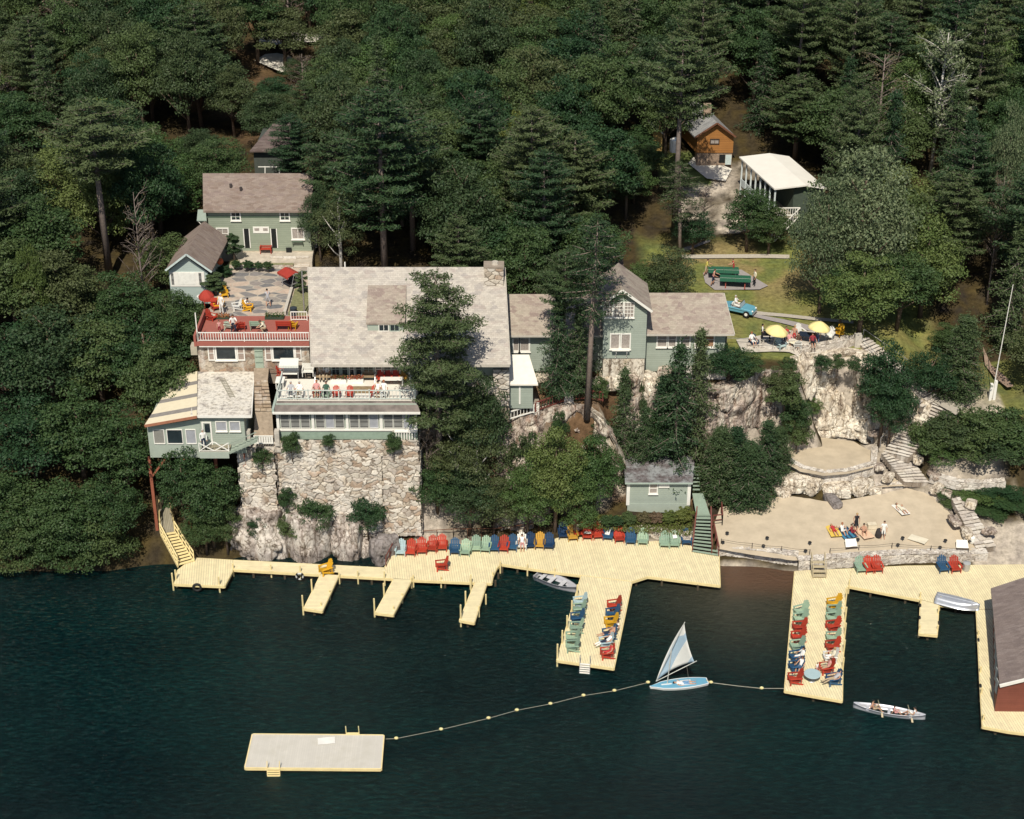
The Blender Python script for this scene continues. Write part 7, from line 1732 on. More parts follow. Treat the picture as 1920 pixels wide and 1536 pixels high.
for px, py, rz, lb in ((1595, 1026, 5, 'white board propped low beside the rope fence on the sand'), (1803, 1028, -4, 'white board propped at the right end of the rope fence')):
 r = thing('lifeguard_board', lb, 'board', kb(px, py), R(rz), local=True, group='white boards on the beach')
 MB().slab([(-.5, -.25, .2), (.5, -.25, .2), (.45, .3, .62), (-.45, .3, .62)], .05).build('panel', WHITE, r, off=(0, 0, 0)); MB().bar((-.5, -.28, .12), (.5, -.28, .12), .07, .1).bar((-.4, .3, 0), (-.4, .3, .55), .04).bar((.4, .3, 0), (.4, .3, .55), .04).build('frame', M('dark_frame', (.06, .04, .03)), r, off=(0, 0, 0))
b = MB().lathe((0, 0, 0), [(.2, 0), (.26, .2), (.24, .55), (.1, .7)], 10).build('sack', WHITE, off=(0, 0, 0)); b.location = K(1822, 1018, 1.4); tag(b, 'white sack at the foot of the narrow stone steps', 'sack')
lp = thing('garden_lamp', '-', 'lamp', local=True)
MB().tube([(0, 0, -.3), (0, 0, .55)], .035, 6).build('post', M('lamp_black', (.02, .02, .02), .5), lp, off=(0, 0, 0)); MB().lathe((0, 0, 0), [(.26, .5), (.22, .58), (.05, .66)], 12).build('shade', M('lamp_black', (.02, .02, .02)), lp, off=(0, 0, 0))
for i, (px, py) in enumerate(((1363, 1003), (1438, 1012), (1518, 1021), (1608, 1015), (1692, 1012), (1772, 1017), (1355, 1020), (1431, 1027), (1510, 1036), (1683, 1025), (1762, 1030), (1818, 1018))):
 place(lp, kb(px, py + 2), 0, s=.62, label='small black mushroom lamp staked in the sand along the front of the beach', group='mushroom lamps on the beach')
def rope_fence(pts, label):
 P = [kb(*p) for p in pts]; root = thing('rope_fence', label, 'fence', P[0]); m = M('fence_dark', (.12, .1, .08)); a = MB(); b = MB()
 for p, q in zip(P, P[1:]):
  b.tube([p + Vector((0, 0, .45)), p.lerp(q, .5) + Vector((0, 0, .38)), q + Vector((0, 0, .45))], .018, 5)
 for p in P: MB().bar(p - Vector((0, 0, .2)), p + Vector((0, 0, .5)), .06).build('post', m, root)
 b.build('rope', m, root)
rope_fence([(1352, 1020), (1410, 1028), (1465, 1034), (1518, 1040)], 'low rope fence along the front of the beach, left part')
rope_fence([(1556, 1038), (1610, 1032), (1672, 1028), (1745, 1033), (1815, 1038)], 'low rope fence along the front of the beach, right part')
def hull(L_, W, H, prow=.35, stern=.8, n=16, canoe=False, th=.05):
 """open hull, bow to +X; returns outer+inner shell"""
 mb = MB(); prof = []
 for i in range(n + 1):
  t = i / n; x = (t - .5) * L_
  if canoe: w = W * max(.04, math.sin(math.pi * t) ** .7); z = H * (1 + .28 * abs(2 * t - 1) ** 3)
  else: w = W * (stern + (1 - stern) * math.sin(min(1, t / .45) * math.pi / 2)) * (1 if t < .45 else max(.06, math.cos((t - .45) / .55 * math.pi / 2) ** .75)); z = H * (1 + prow * max(0, t - .4) ** 2)
  prof.append((x, w / 2, z))
 m_ = 9
 def ring(x, w, z, ins):
  out = []
  for k in range(m_):
   a = math.pi * k / (m_ - 1); c = math.cos(a); s_ = math.sin(a); ww = max(.01, w - ins)
   out.append(Vector((x, -ww * (abs(c) ** .6) * (1 if c > 0 else -1), z - (z - ins * 1.2) * s_ ** .7)))
  return out
 for ins in (0, th):
  o = len(mb.v)
  for x, w, z in prof: mb.v += ring(x * (1 - ins * .4 / L_), w, z, ins)
  for i in range(n):
   for k in range(m_ - 1):
    q = (o + i * m_ + k, o + i * m_ + k + 1, o + (i + 1) * m_ + k + 1, o + (i + 1) * m_ + k); mb.f.append(q if ins else q[::-1]); mb.m.append(0)
 N_ = (n + 1) * m_
 for i in range(n):
  for k in (0, m_ - 1): mb.f.append((i * m_ + k, (i + 1) * m_ + k, N_ + (i + 1) * m_ + k, N_ + i * m_ + k)); mb.m.append(0)
 for i in (0, n): mb.f.append(tuple(i * m_ + k for k in range(m_))); mb.m.append(0)
 return mb, prof
def rowboat():
 a, b = K(1007, 1080, .15), K(1083, 1108, .15); d = a - b; c = (a + b) / 2; rz = math.atan2(b.y - a.y, b.x - a.x)
 root = thing('rowing_boat', 'small grey rowing boat moored between the finger piers and the broad pier', 'boat', (c.x, c.y, -.12), rz, local=True)
 m = M('grey_boat_paint', (.42, .42, .45), .45, .06); Ln = d.length
 mb, pf = hull(Ln, 1.35, .55, .5, .82); mb.build('hull', m, root, off=(0, 0, 0), smooth=True)
 s = MB(); s.v = []
 for x in (-Ln * .36, -Ln * .14, Ln * .12): MB().box(x - .16, x + .16, -.58, .58, .36, .4).build('thwart', M('grey_thwart', (.5, .5, .52)), root, off=(0, 0, 0))
 MB().bar((-Ln / 2 - .02, -.52, .45), (-Ln / 2 - .02, .52, .45), .06, .2).build('transom', m, root, off=(0, 0, 0))
 MB().slab([(Ln * .28, -.42, .57), (Ln * .28, .42, .57), (Ln * .46, .1, .62), (Ln * .46, -.1, .62)], .03).build('foredeck', m, root, off=(0, 0, 0))
 for s_ in (-1, 1): MB().tube([(x, s_ * (w - .005), z + .005) for x, w, z in pf], .028, 5).build('gunwale', M('dark_gunwale', (.22, .22, .24)), root, off=(0, 0, 0))
rowboat()
def canoe():
 a, b = K(1600, 1322, .2), K(1735, 1345, .2); c = (a + b) / 2; rz = math.atan2(b.y - a.y, b.x - a.x); Ln = (a - b).length
 root = thing('canoe', 'long pale aluminium canoe with paddlers right of the long pier', 'boat', (c.x, c.y, -.1), rz, local=True)
 m = M('aluminium', (.55, .56, .6), .35, .06, metallic=.2); mb, pf = hull(Ln, .98, .42, canoe=True, th=.03, n=24); mb.build('hull', m, root, off=(0, 0, 0), smooth=True)
 for x in (-Ln * .3, 0, Ln * .3): MB().box(x - .1, x + .1, -.38, .38, .3, .33).build('thwart', m, root, off=(0, 0, 0))
 for s_ in (-1, 1):
  MB().tube([(x, s_ * w, z) for x, w, z in pf], .02, 5).build('gunwale', m, root, off=(0, 0, 0))
  MB().slab([(s_ * Ln * .42, -.2, .5), (s_ * Ln * .42, .2, .5), (s_ * Ln * .49, .03, .55), (s_ * Ln * .49, -.03, .55)], .02).build('end_deck', m, root, off=(0, 0, 0))
 M4 = Matrix.Rotation(rz, 4, 'Z'); base = Vector((c.x, c.y, 0))
 for x, pose, f, sh, pn, hr, lb in ((-Ln * .22, 'ground', 90, 'skin', 'tan', 'dark', 'bare chested paddler in the left half of the canoe'), (Ln * .33, 'ground', -90, 'white', 'white', 'dark', 'paddler in white in the right end of the canoe'), (Ln * .08, 'ground', 90, 'pink', 'pink', 'brown', 'small passenger in pink in the middle of the canoe')):
  p = base + M4 @ Vector((x, 0, .1)); person(p, 0, 0, pose, math.degrees(rz) + f, lb, sh, pn, shin='skin', shoe='skin', hair=hr, s=.95 if abs(x) > 1 else .7, group='paddlers in the canoe')
 for x, lb in ((-Ln * .22 + .35, 'paddle held by the bare chested canoeist'), (Ln * .33 - .35, 'paddle held by the canoeist in white')):
  p = base + M4 @ Vector((x, 0, .35)); t = MB(); t.tube([(-.1, .15, .55), (.3, -.6, .0)], .018, 5); t.slab([(.22, -.6, .02), (.36, -.6, .02), (.44, -.85, -.15), (.3, -.85, -.15)], .02)
  o = t.build('paddle', M('bare_wood', (.45, .38, .25)), off=(0, 0, 0)); o.location = p; o.rotation_euler = (0, 0, rz); tag(o, lb, 'paddle', 'canoe paddles')
canoe()
def upturned():
 a, b = K(1767, 1132, DZ), K(1826, 1146, DZ); c = (a + b) / 2; rz = math.atan2(b.y - a.y, b.x - a.x); root = thing('upturned_boat', 'silver aluminium boat lying upside down on the right deck', 'boat', (c.x, c.y + .3, DZ + .62), rz, local=True)
 m = M('bright_aluminium', (.5, .52, .56), .3, .1, metallic=.5); mb, pf = hull(3.4, 1.3, .55, .3, .9); mb.v = [Vector((p.x, p.y, -p.z)) for p in mb.v]; mb.f = [f[::-1] for f in mb.f]; mb.build('hull', m, root, off=(0, 0, 0), smooth=True)
 MB().bar((-1.6, 0, .02), (1.5, 0, .02), .05, .05).build('keel', m, root, off=(0, 0, 0));
 for y in (-.3, .3): MB().bar((-1.6, y, -.03), (1.2, y, -.03), .03, .03).build('strake', m, root, off=(0, 0, 0))
upturned()
def sailboat():
 a, b = K(1218, 1287, .2), K(1327, 1276, .2); c = (a + b) / 2; rz = math.atan2(b.y - a.y, b.x - a.x); Ln = (a - b).length
 root = thing('sailboat', 'small flat sailboat with blue deck and blue and white sail', 'boat', (c.x, c.y, 0), rz, local=True)
 WB = M('boat_white', (.72, .72, .7), .35, .04); BB = M('boat_blue', (.14, .36, .5), .4, .05)
 out = []
 n = 20
 for i in range(n + 1): t = i / n; w = .62 * math.sin(math.pi * (t * .8 + .04)) ** .75 * (1 if t > .2 else .35 + .65 * (t / .2)); out.append(((t - .5) * Ln, w))
 P = [(x, -w) for x, w in out] + [(x, w) for x, w in out[::-1]]
 h = MB(); k = len(P); h.v = [Vector((x * .96, y * .85, -.08)) for x, y in P] + [Vector((x, y, .2)) for x, y in P]; h.f = [tuple(range(k))[::-1], tuple(range(k, 2 * k))] + [(i, (i + 1) % k, k + (i + 1) % k, k + i) for i in range(k)]; h.m = [0] * len(h.f)
 h.build('hull', WB, root, off=(0, 0, 0)); MB().prism([(x * .97, y * .84) for x, y in P], .2, .225).build('deck', BB, root, off=(0, 0, 0))
 MB().box(.15, .95, -.3, .3, .226, .235).build('cockpit', M('cockpit_white', (.6, .62, .62)), root, off=(0, 0, 0))
 MB().box(-Ln * .3, -Ln * .12, -.05, .05, .226, .26).build('splash_rail', WB, root, off=(0, 0, 0))
 mi = Matrix.Rotation(-rz, 4, 'Z'); org = Vector((c.x, c.y, 0))
 def loc(px, py, Y): return mi @ (KY(px, py, Y) - org)
 Y0 = c.y
 tack = loc(1230, 1277, Y0); peak = loc(1283, 1168, Y0 - .4); clew = loc(1302, 1241, Y0 - .7); bulge_ = Vector((0, .35, 0)); mastb = Vector((-Ln * .2, 0, .2))
 sl = MB(); n = 18; idx = {}; WS = M('sail_white', (.72, .72, .68), .8, .04); BS = M('sail_blue', (.36, .48, .58), .8, .05)
 for i in range(n + 1):
  for j in range(n + 1 - i):
   u, v = i / n, j / n; p = tack * (1 - u - v) + peak * u + clew * v
   lee = 4 * v * u; hollow = (clew.lerp(peak, .5) - tack).normalized()
   p = p - hollow * lee * .17 * 1.0 + bulge_ * (4 * (1 - u - v) * (u + v)) * 1.0
   idx[i, j] = len(sl.v); sl.v.append(p)
 for i in range(n):
  for j in range(n - i):
   band = 1 if (.22 < (j + .3) / n < .36 + 0 and i < n * .8) or (j / n < .22 and .1 < 0) or (.82 < j / n) else 0
   if j / n < .22 and i / n < .72: band = 1 if (j / n > .0) and i / n < .72 and not (j / n > .18) else band
   sl.f.append((idx[i, j], idx[i + 1, j], idx[i, j + 1])); sl.m.append(band)
   if j < n - i - 1: sl.f.append((idx[i + 1, j], idx[i + 1, j + 1], idx[i, j + 1])); sl.m.append(band)
 so = sl.build('sail', [WS, BS], root, off=(0, 0, 0), smooth=True); sd = so.modifiers.new('t', 'SOLIDIFY'); sd.thickness = .01
 e = Vector((0, -.03, 0));
 MB().tube([tack + e, peak + e + (peak - tack).normalized() * .1], .03, 6).build('yard', M('spar', (.6, .6, .55), .4), root, off=(0, 0, 0)); MB().tube([tack + e, clew + e + (clew - tack).normalized() * .2], .03, 6).build('boom', M('spar', (.6, .6, .55)), root, off=(0, 0, 0))
 MB().tube([mastb, tack.lerp(peak, .55) + e], .035, 6).build('mast', M('spar', (.6, .6, .55)), root, off=(0, 0, 0))
 MB().tube([clew.lerp(tack, .2), Vector((.8, .1, .25)), Vector((1.4, .2, .3))], .01, 4).build('sheet_rope', ROPE, root, off=(0, 0, 0))
 MB().tube([Vector((Ln / 2 - .1, 0, .25)), Vector((Ln / 2 + .35, -.15, -.1))], .04, 6).build('rudder', M('bare_wood', (.45, .38, .25)), root, off=(0, 0, 0))
 m = mi.inverted(); p = org + m @ Vector((Ln * .08, -.05, .14))
 person(p, 0, 0, 'lie', math.degrees(rz) + 82, 'person in white shirt and blue shorts lying on the deck of the sailboat', 'white', 'blue', sleeve='skin', shin='skin', shoe='skin', hair='dark', s=1.0)
sailboat()
def raft():
 P = [K(474, 1377, .5), K(719, 1379, .5), K(714, 1441, .5), K(460, 1439, .5)]; c = sum(P, Vector()) / 4
 root = thing('swimming_raft', 'large rectangular swimming raft anchored out in the lake', 'raft', (c.x, c.y, 0))
 MB().prism(P, .42, .5).build('deck', boards('raft_planks', (.58, .55, .49), .16, 'X', .85, .1, var=.05, stain=(.5, .47, .4)), root)
 f = MB()
 for i in range(4):
  a, b = P[i], P[(i + 1) % 4]; d = (b - a).normalized(); o = Vector((d.y, -d.x, 0)); o = o if (o.dot(a.lerp(b, .5) - c) > 0) else -o
  f.bar(a + o * .04 - Vector((0, 0, .09)), b + o * .04 - Vector((0, 0, .09)), .08, .22)
 f.build('edge_board', YELP, root)
 dr = MB()
 for i in range(5):
  q = P[3].lerp(P[2], .08 + .21 * i) + Vector((0, .5, 0)); dr.tube([q - Vector((0, 0, .75)) , q + Vector((0, 3.0, -.75))], .24, 10)
 dr.build('float', M('rusty_drum', (.2, .14, .09)), root)
 ladder('ladder', 513, 1440, .5, .85, 'yellow ladder at the near edge of the swimming raft', YELP, up=.55, down=.7, ang=0, n=4)
 l = ladder('ladder', 661, 1378, .5, .9, 'yellow ladder rails standing at the far edge of the swimming raft', YELP, up=.8, down=.5, ang=R(180), n=3)
raft()
def buoy_line():
 pts = [(719, 1386), (743, 1385), (827, 1368), (916, 1347), (969, 1332), (1032, 1320), (1094, 1304.5), (1152, 1295.5), (1215, 1280)]
 W = [K(px, py, .05) for px, py in pts]; root = thing('float_line', 'rope of small yellow floats from the raft towards the sailboat', 'rope', W[0])
 r = MB(); r.tube(W, .014, 5); r.build('rope', ROPE, root)
 for p in W[1:]: MB().ball(p + Vector((0, 0, .05)), .125, 10, (1.25, 1, .8)).build('float', M('float_yellow', (.72, .62, .3), .4), root)
 W = [K(1333, 1280, .05), K(1380, 1286, .05), K(1428, 1291, .05), K(1472, 1291, .5)]; root = thing('float_line', 'short rope with yellow floats from the sailboat to the long pier', 'rope', W[0])
 MB().tube(W, .02, 5).build('rope', ROPE, root)
 for p in (W[0], W[2]): MB().ball(p + Vector((0, 0, .05)), .125, 10, (1.25, 1, .8)).build('float', M('float_yellow', (.72, .62, .3)), root)
buoy_line()
def blue_car():
 p = kg(1384, 586, .05); root = thing('open_car', 'small light blue open car with white seats on the lawn', 'car', p, R(-28), local=True)
 m = M('car_blue', (.12, .33, .42), .35, .04, spec=.5); L2, W2 = 1.5, .68
 prof = [(-1.55, .28), (-1.5, .62), (-.75, .74), (-.55, .72), (.35, .7), (.5, .78), (1.35, .72), (1.55, .5), (1.55, .28)]
 b = MB(); k = len(prof); b.v = [Vector((x, -W2 + (.06 if abs(x) > 1.3 else 0), z)) for x, z in prof] + [Vector((x, W2 - (.06 if abs(x) > 1.3 else 0), z)) for x, z in prof]
 b.f = [tuple(range(k)), tuple(range(k, 2 * k))[::-1]] + [(i, k + i, k + (i + 1) % k, (i + 1) % k) for i in range(k)]; b.m = [0] * len(b.f)
 o = b.build('body', m, root, off=(0, 0, 0)); bv = o.modifiers.new('b', 'BEVEL'); bv.width = .07; bv.segments = 3
 MB().box(-.55, .4, -.52, .52, .66, .735).build('cabin', M('white_seat', (.66, .65, .6)), root, off=(0, 0, 0))
 for y in (-.28, .28): MB().box(-.5, -.38, y - .2, y + .2, .7, 1.05).build('seat', M('white_seat', (.66, .65, .6)), root, off=(0, 0, 0))
 MB().slab([(.42, -.6, .78), (.42, .6, .78), (.28, .55, 1.15), (.28, -.55, 1.15)], .02, d=(.02, 0, 0)).build('windscreen', M('windscreen', (.35, .42, .45), .1), root, off=(0, 0, 0))
 MB().bar((.3, -.58, 1.15), (.3, .58, 1.15), .04).bar((-.6, -.6, .95), (.4, -.62, .8), .05).build('trim', M('dark_frame', (.06, .04, .03)), root, off=(0, 0, 0))
 for x in (-1.02, 1.02):
  for y in (-1, 1):
   w = MB(); w.tube([(x, y * .5, .3), (x, y * .74, .3)], .3, 16); wo = w.build('wheel', DARK, root, off=(0, 0, 0)); MB().tube([(x, y * .745, .3), (x, y * .76, .3)], .15, 12).build('hub', WHITE, wo, off=(0, 0, 0))
 for y in (-.45, .45): MB().ball((1.52, y, .6), .09, 8).build('headlight', WHITE, root, off=(0, 0, 0))
 MB().bar((1.6, -.6, .36), (1.6, .6, .36), .05, .1).build('bumper', METAL, root, off=(0, 0, 0))
 q = Matrix.Rotation(R(-28), 4, 'Z') @ Vector((-.22, .28, .28)); person(p + q, 0, 0, 'sit', 62, 'driver in white sitting in the small blue car', 'white', 'white', sleeve='same', hair='silver', s=1.0)
blue_car()
fp = K(1859, 750, 7.9); tp = fp + Vector((.35, 0, 11))
r = thing('flagpole', 'thin white flagpole on a thick base at the right of the lawn', 'flagpole', fp); MB().tube([fp + Vector((0, 0, .2)), tp], [.05, .03], 8).build('pole', WHITE, r)
MB().box(fp.x - .28, fp.x - .05, fp.y - .15, fp.y + .15, fp.z - .2, fp.z + 1.6).box(fp.x + .05, fp.x + .28, fp.y - .15, fp.y + .15, fp.z - .2, fp.z + 1.9).build('base', WHITE, r)
LB = leafmat('broad_leaves', [(.014, .040, .020), (.028, .066, .027), (.048, .088, .030), (.080, .115, .040)])
LO = leafmat('olive_leaves', [(.018, .044, .022), (.034, .066, .028), (.056, .084, .034), (.086, .106, .042)])
LL = leafmat('light_leaves', [(.030, .075, .026), (.055, .105, .032), (.085, .135, .040), (.13, .165, .050)])
LP = leafmat('pine_needles', [(.016, .042, .022), (.030, .064, .027), (.052, .084, .032), (.078, .104, .042)], .9, .08)
LH = leafmat('hemlock_needles', [(.014, .040, .022), (.028, .062, .028), (.050, .084, .034), (.078, .108, .044)], .9, .08)
LS = leafmat('silver_leaves', [(.02, .05, .028), (.02, .05, .028), (.03, .065, .032), (.05, .09, .04), (.13, .165, .085), (.21, .25, .13)], 1.8)
LR = leafmat('rusty_twigs', [(.13, .09, .06), (.18, .12, .08), (.12, .11, .05), (.2, .15, .1)])
LY = leafmat('yellow_green_leaves', [(.045, .08, .022), (.07, .11, .03), (.10, .135, .035), (.14, .155, .04)])
BARK = M('bark', (.13, .095, .07), .9, .3, 4, .03); BARKG = M('grey_bark', (.2, .16, .14), .9, .25, 5, .03); BIRCH = M('birch_bark', (.55, .52, .47), .8, .25, 5)
def limb_mesh(name, segs, mat_):
 mb = MB()
 for pts, rs, n in segs: mb.tube(pts, rs, n)
 me = bpy.data.meshes.new(name); me.from_pydata(mb.v, [], mb.f); me.materials.append(mat_); me.polygons.foreach_set('use_smooth', [True] * len(mb.f)); me.update(); return me
def broad(seed, H=10, Rr=3.4, z0=.25, nclump=46, leaf=.17, mat_=None, dens=150, bark=BARK, fine=.68, gap=1.0):
 rng = np.random.default_rng(seed); zc = H * (z0 + 1) / 2; hh = H * (1 - z0) / 2
 cl = []
 k = 0
 while len(cl) < nclump and k < 4000:
  k += 1; d = rng.normal(size=3); d /= np.linalg.norm(d); rad = rng.uniform(.45, .98) if rng.random() < .8 else rng.uniform(.1, .5)
  if d[2] < -.75: continue
  p = d * rad; w = 1 - .22 * max(0, p[2]) - .1 * max(0, -p[2])
  q = np.array([p[0] * Rr * w, p[1] * Rr * w, zc + p[2] * hh]); r = Rr * rng.uniform(.2, .36) * (1 - .25 * max(0, p[2]))
  if all(np.linalg.norm(q - c[0]) > .62 * (r + c[1]) * gap * .8 for c in cl): cl.append((q, r))
 pts = []; nr = []; dens = dens / fine ** 1.7; leaf *= fine
 for q, r in cl:
  n = int(dens * (r / (.28 * Rr)) ** 2); d = rng.normal(size=(n, 3)); d[:, 2] = np.abs(d[:, 2]) * .9 - .25; d /= np.linalg.norm(d, axis=1, keepdims=True)
  sc_ = rng.uniform(.55, 1.05, size=(n, 1)) ; p = q + d * r * sc_ * np.array([1.15, 1.15, .72]) + rng.normal(size=(n, 3)) * r * .1; pts.append(p); nr.append(d + np.array([0, 0, .5]))
 P = np.concatenate(pts); Nn = np.concatenate(nr); me = quads_mesh('crown', leaf_cloud(P, leaf, rng, Nn), mat_ or LB)
 segs = [([(0, 0, -.6), (.05 * H * rng.uniform(-.5, .5), .03 * H * rng.uniform(-1, 1), H * .35), (0, 0, H * .8)], [H * .024, H * .018, H * .006], 7)]
 for q, r in cl[:14]:
  b = np.array([0, 0, max(H * .15, q[2] - np.linalg.norm(q[:2]) * .9 - .3)]); m_ = (b + q) / 2 + np.array([0, 0, -.15]); segs.append(([tuple(b), tuple(m_), tuple(q)], [H * .009, H * .006, H * .002], 5))
 return me, limb_mesh('trunk', segs, bark)
def pine(seed, H=17, Rr=3.4, z0=.3, step=.85, mat_=None, leaf=.19, nb=(5, 7), droop=.0, up=.25, dens=1.0, cone=False, bark=BARKG, lean=(0, 0), rag=.45, fan=.2, flat=False):
 rng = np.random.default_rng(seed); pts = []; nr = []; segs = [([(0, 0, -.6), (lean[0] * .5, lean[1] * .5, H * .5), (lean[0], lean[1], H * .98)], [H * .016, H * .011, .03], 7)]
 z = H * z0
 while z < H * .985:
  t = (z / H - z0) / (1 - z0)
  if cone: Lr = Rr * (1 - t) ** .8 * (1 if t > .05 else .8) + .12
  elif flat: Lr = Rr * (.62 + .38 * math.sin(math.pi * min(1, t + .15))) * (1 if t < .86 else .75)
  else: Lr = Rr * (math.sin(math.pi * min(1, (t * .82 + .16))) ** .7) * (1 if t < .8 else .85) + .15
  n = rng.integers(nb[0], nb[1] + 1); a0 = rng.uniform(0, 6.28)
  for i in range(n):
   a = a0 + 6.283 * i / n + rng.uniform(-.35, .35); L1 = Lr * rng.uniform(1 - rag, 1.12); zz = z + rng.uniform(-.3, .3) * step
   b0 = np.array([lean[0] * z / H, lean[1] * z / H, zz]); d = np.array([math.cos(a), math.sin(a), 0]); m_ = max(3, int(L1 / .33))
   tip = b0 + d * L1 + np.array([0, 0, up * L1 - droop * L1]); mid = b0 + d * L1 * .5 + np.array([0, 0, up * L1 * .2 - droop * L1 * .3])
   if L1 > .8: segs.append(([tuple(b0), tuple(mid), tuple(tip)], [.05 * (1 - t) + .02, .03, .012], 4))
   side = np.array([-d[1], d[0], 0])
   for k in range(m_):
    f = (k + .6) / m_
    if f < .22 and not cone: continue
    c = b0 * (1 - f) ** 2 + 2 * f * (1 - f) * mid + f * f * tip; w = L1 * fan * (1.15 - abs(f - .62) * 1.3) + .12
    nn = int((8 + 11 * w) * dens * 2.3)
    o = rng.normal(size=(nn, 3)) * np.array([.14, .14, .085]); s_ = rng.uniform(-1, 1, size=(nn, 1)) * w; fw = rng.uniform(-.1, .3, size=(nn, 1))
    pts.append(c + o + side * s_ + d * (fw - np.abs(s_) * .25) - np.array([0, 0, 1]) * np.abs(s_) * (.12 + droop * .5)); nr.append(np.tile([d[0] * .3, d[1] * .3, 1.1], (nn, 1)))
  z += step * (1 - .35 * t)
 nn = 60; pts.append(np.array([lean[0], lean[1], H * .97]) + rng.normal(size=(nn, 3)) * np.array([.15, .15, .35])); nr.append(np.tile([0, 0, 1.], (nn, 1)))
 P = np.concatenate(pts); Nn = np.concatenate(nr); return quads_mesh('crown', leaf_cloud(P, leaf * .85, rng, Nn, thin=.3), mat_ or LP), limb_mesh('trunk', segs, bark)
def bare(seed, H=12, Rr=2.4, mat_=None, twigs=1.0, bark=BARKG, leaf=.07, n1=34, nl=9):
 rng = np.random.default_rng(seed); segs = [([(0, 0, -.5), (0, .1, H * .5), (.1, 0, H)], [H * .012, H * .008, .02], 6)]; pts = []
 for i in range(n1):
  z = H * rng.uniform(.25, .95); a = rng.uniform(0, 6.28); L1 = Rr * rng.uniform(.5, 1) * (1.15 - z / H * .75); d = np.array([math.cos(a), math.sin(a), .75]); b = np.array([0, 0, z]); e = b + d * L1
  segs.append(([tuple(b), tuple(b + d * L1 * .5 + np.array([0, 0, .1])), tuple(e)], [.05, .03, .01], 4))
  for j in range(4):
   f = rng.uniform(.3, 1); c = b + d * L1 * f; dd = d + rng.normal(size=3) * .6; ee = c + dd * L1 * .38; segs.append(([tuple(c), tuple(ee)], [.022, .008], 3))
   pts.append(c + (ee - c) * rng.uniform(.2, 1.1, size=(int(nl * twigs), 1)) + rng.normal(size=(int(nl * twigs), 3)) * .17)
 P = np.concatenate(pts); return quads_mesh('crown', leaf_cloud(P, leaf, rng), mat_ or LR), limb_mesh('trunk', segs, bark)
SP = {}
def species(key, fn, *a, **k): SP[key] = fn(*a, **k)
for i in range(5): species(f'broad{i}', broad, 10 + i, 10, 3.3 + .3 * (i % 3), .22, 44 + 4 * i, .165, [LB, LB, LO, LB, LO][i], 150)
for i in range(2): species(f'light{i}', broad, 20 + i, 10, 3.4, .15, 60, .15, LL, 150)
species('silver', broad, 31, 12, 4.4, .12, 105, .17, LS, 85)
species('yellowg', broad, 33, 10, 3.3, .1, 60, .15, LY, 150)
species('pine0', pine, 40, 17, 3.6, .32, .95, LP, .2); species('pine1', pine, 41, 17, 3.9, .4, 1.05, LP, .2); species('pine2', pine, 42, 16, 3.3, .25, .9, LP, .2, up=.35)
species('frontpine', pine, 43, 19.5, 3.7, .36, 1.15, LP, .17, (5, 7), dens=1.7, up=.12, fan=.3, rag=.5, flat=True); species('highpine', pine, 46, 17, 3.6, .62, .9, LP, .2); species('low', broad, 75, 6, 3.2, -.05, 50, .15, LB, 150)
species('thinpine', pine, 44, 16.5, 2.5, .5, .75, LO, .15, (4, 6), .05, .1, .9, lean=(.5, 0), rag=.6, bark=M('pale_bark', (.27, .21, .18), .9, .25, 5))
species('hem0', pine, 50, 12, 2.6, .06, .68, LH, .16, (5, 7), .3, .1, .8, True, rag=.6); species('hem1', pine, 51, 12, 2.9, .08, .75, LH, .16, (5, 7), .25, .15, .8, True, rag=.65)
species('spruce', pine, 52, 9, 2.1, .04, .42, LH, .13, (7, 9), .15, .2, 1.1, True, rag=.25)
species('bare0', bare, 60, 12, 2.6, LR); species('bare1', bare, 61, 12, 2.8, LS, 1.5, BIRCH, .09, 46, 14); species('greybare', bare, 62, 9, 2.2, LR, .3)
species('birch', broad, 35, 10, 3.0, .2, 36, .13, LO, 120, BIRCH)
species('bush0', broad, 70, 2.4, 1.5, .0, 26, .09, LB, 130); species('bush1', broad, 71, 2.4, 1.6, .0, 26, .09, LL, 130); species('bush2', broad, 72, 2.4, 1.5, .0, 26, .09, LO, 130)
species('shrub', broad, 73, 1.2, .65, -.15, 40, .055, LB, 150); species('cypress', broad, 74, 3.4, .75, .0, 34, .07, LH, 150)
HT = {'broad': 10, 'light': 10, 'silver': 12, 'yellow': 10, 'pine': 17, 'frontpine': 19.5, 'highpine': 17, 'low': 6, 'thinpine': 16.5, 'hem': 12, 'spruce': 9, 'bare': 12, 'greybare': 9, 'birch': 10, 'bush': 2.4, 'shrub': 1.2, 'cypress': 3.4}
RD = {'broad': 3.6, 'light': 3.4, 'silver': 4.4, 'yellow': 3.3, 'pine': 3.7, 'frontpine': 3.7, 'highpine': 3.6, 'low': 3.2, 'thinpine': 2.5, 'hem': 2.8, 'spruce': 2.1, 'bare': 2.6, 'greybare': 2.2, 'birch': 3, 'bush': 1.5, 'shrub': .65, 'cypress': .75}
def kd(key, D):
 b = key.rstrip('0123456789'); b = 'yellow' if b == 'yellowg' else b
 return D[b]
def tree(key, p, h, r=None, rz=None, label='', group=None, name='tree', cat='tree'):
 c, t = SP[key]; H = kd(key, HT); Rr = kd(key, RD); sz = h / H; sx = (r / Rr) if r else sz
 o = bpy.data.objects.new(name, None); col.objects.link(o); o.empty_display_size = .3; o.location = p; o.scale = (sx, sx, sz); o.rotation_euler = (0, 0, random.uniform(0, 6.28) if rz is None else rz)
 for n, m in (('trunk', t), ('crown', c)):
  q = bpy.data.objects.new(n, m); col.objects.link(q); q.parent = o
 tag(o, label, cat, group); return o
TREES = []   # (x, y, r) of placed trees
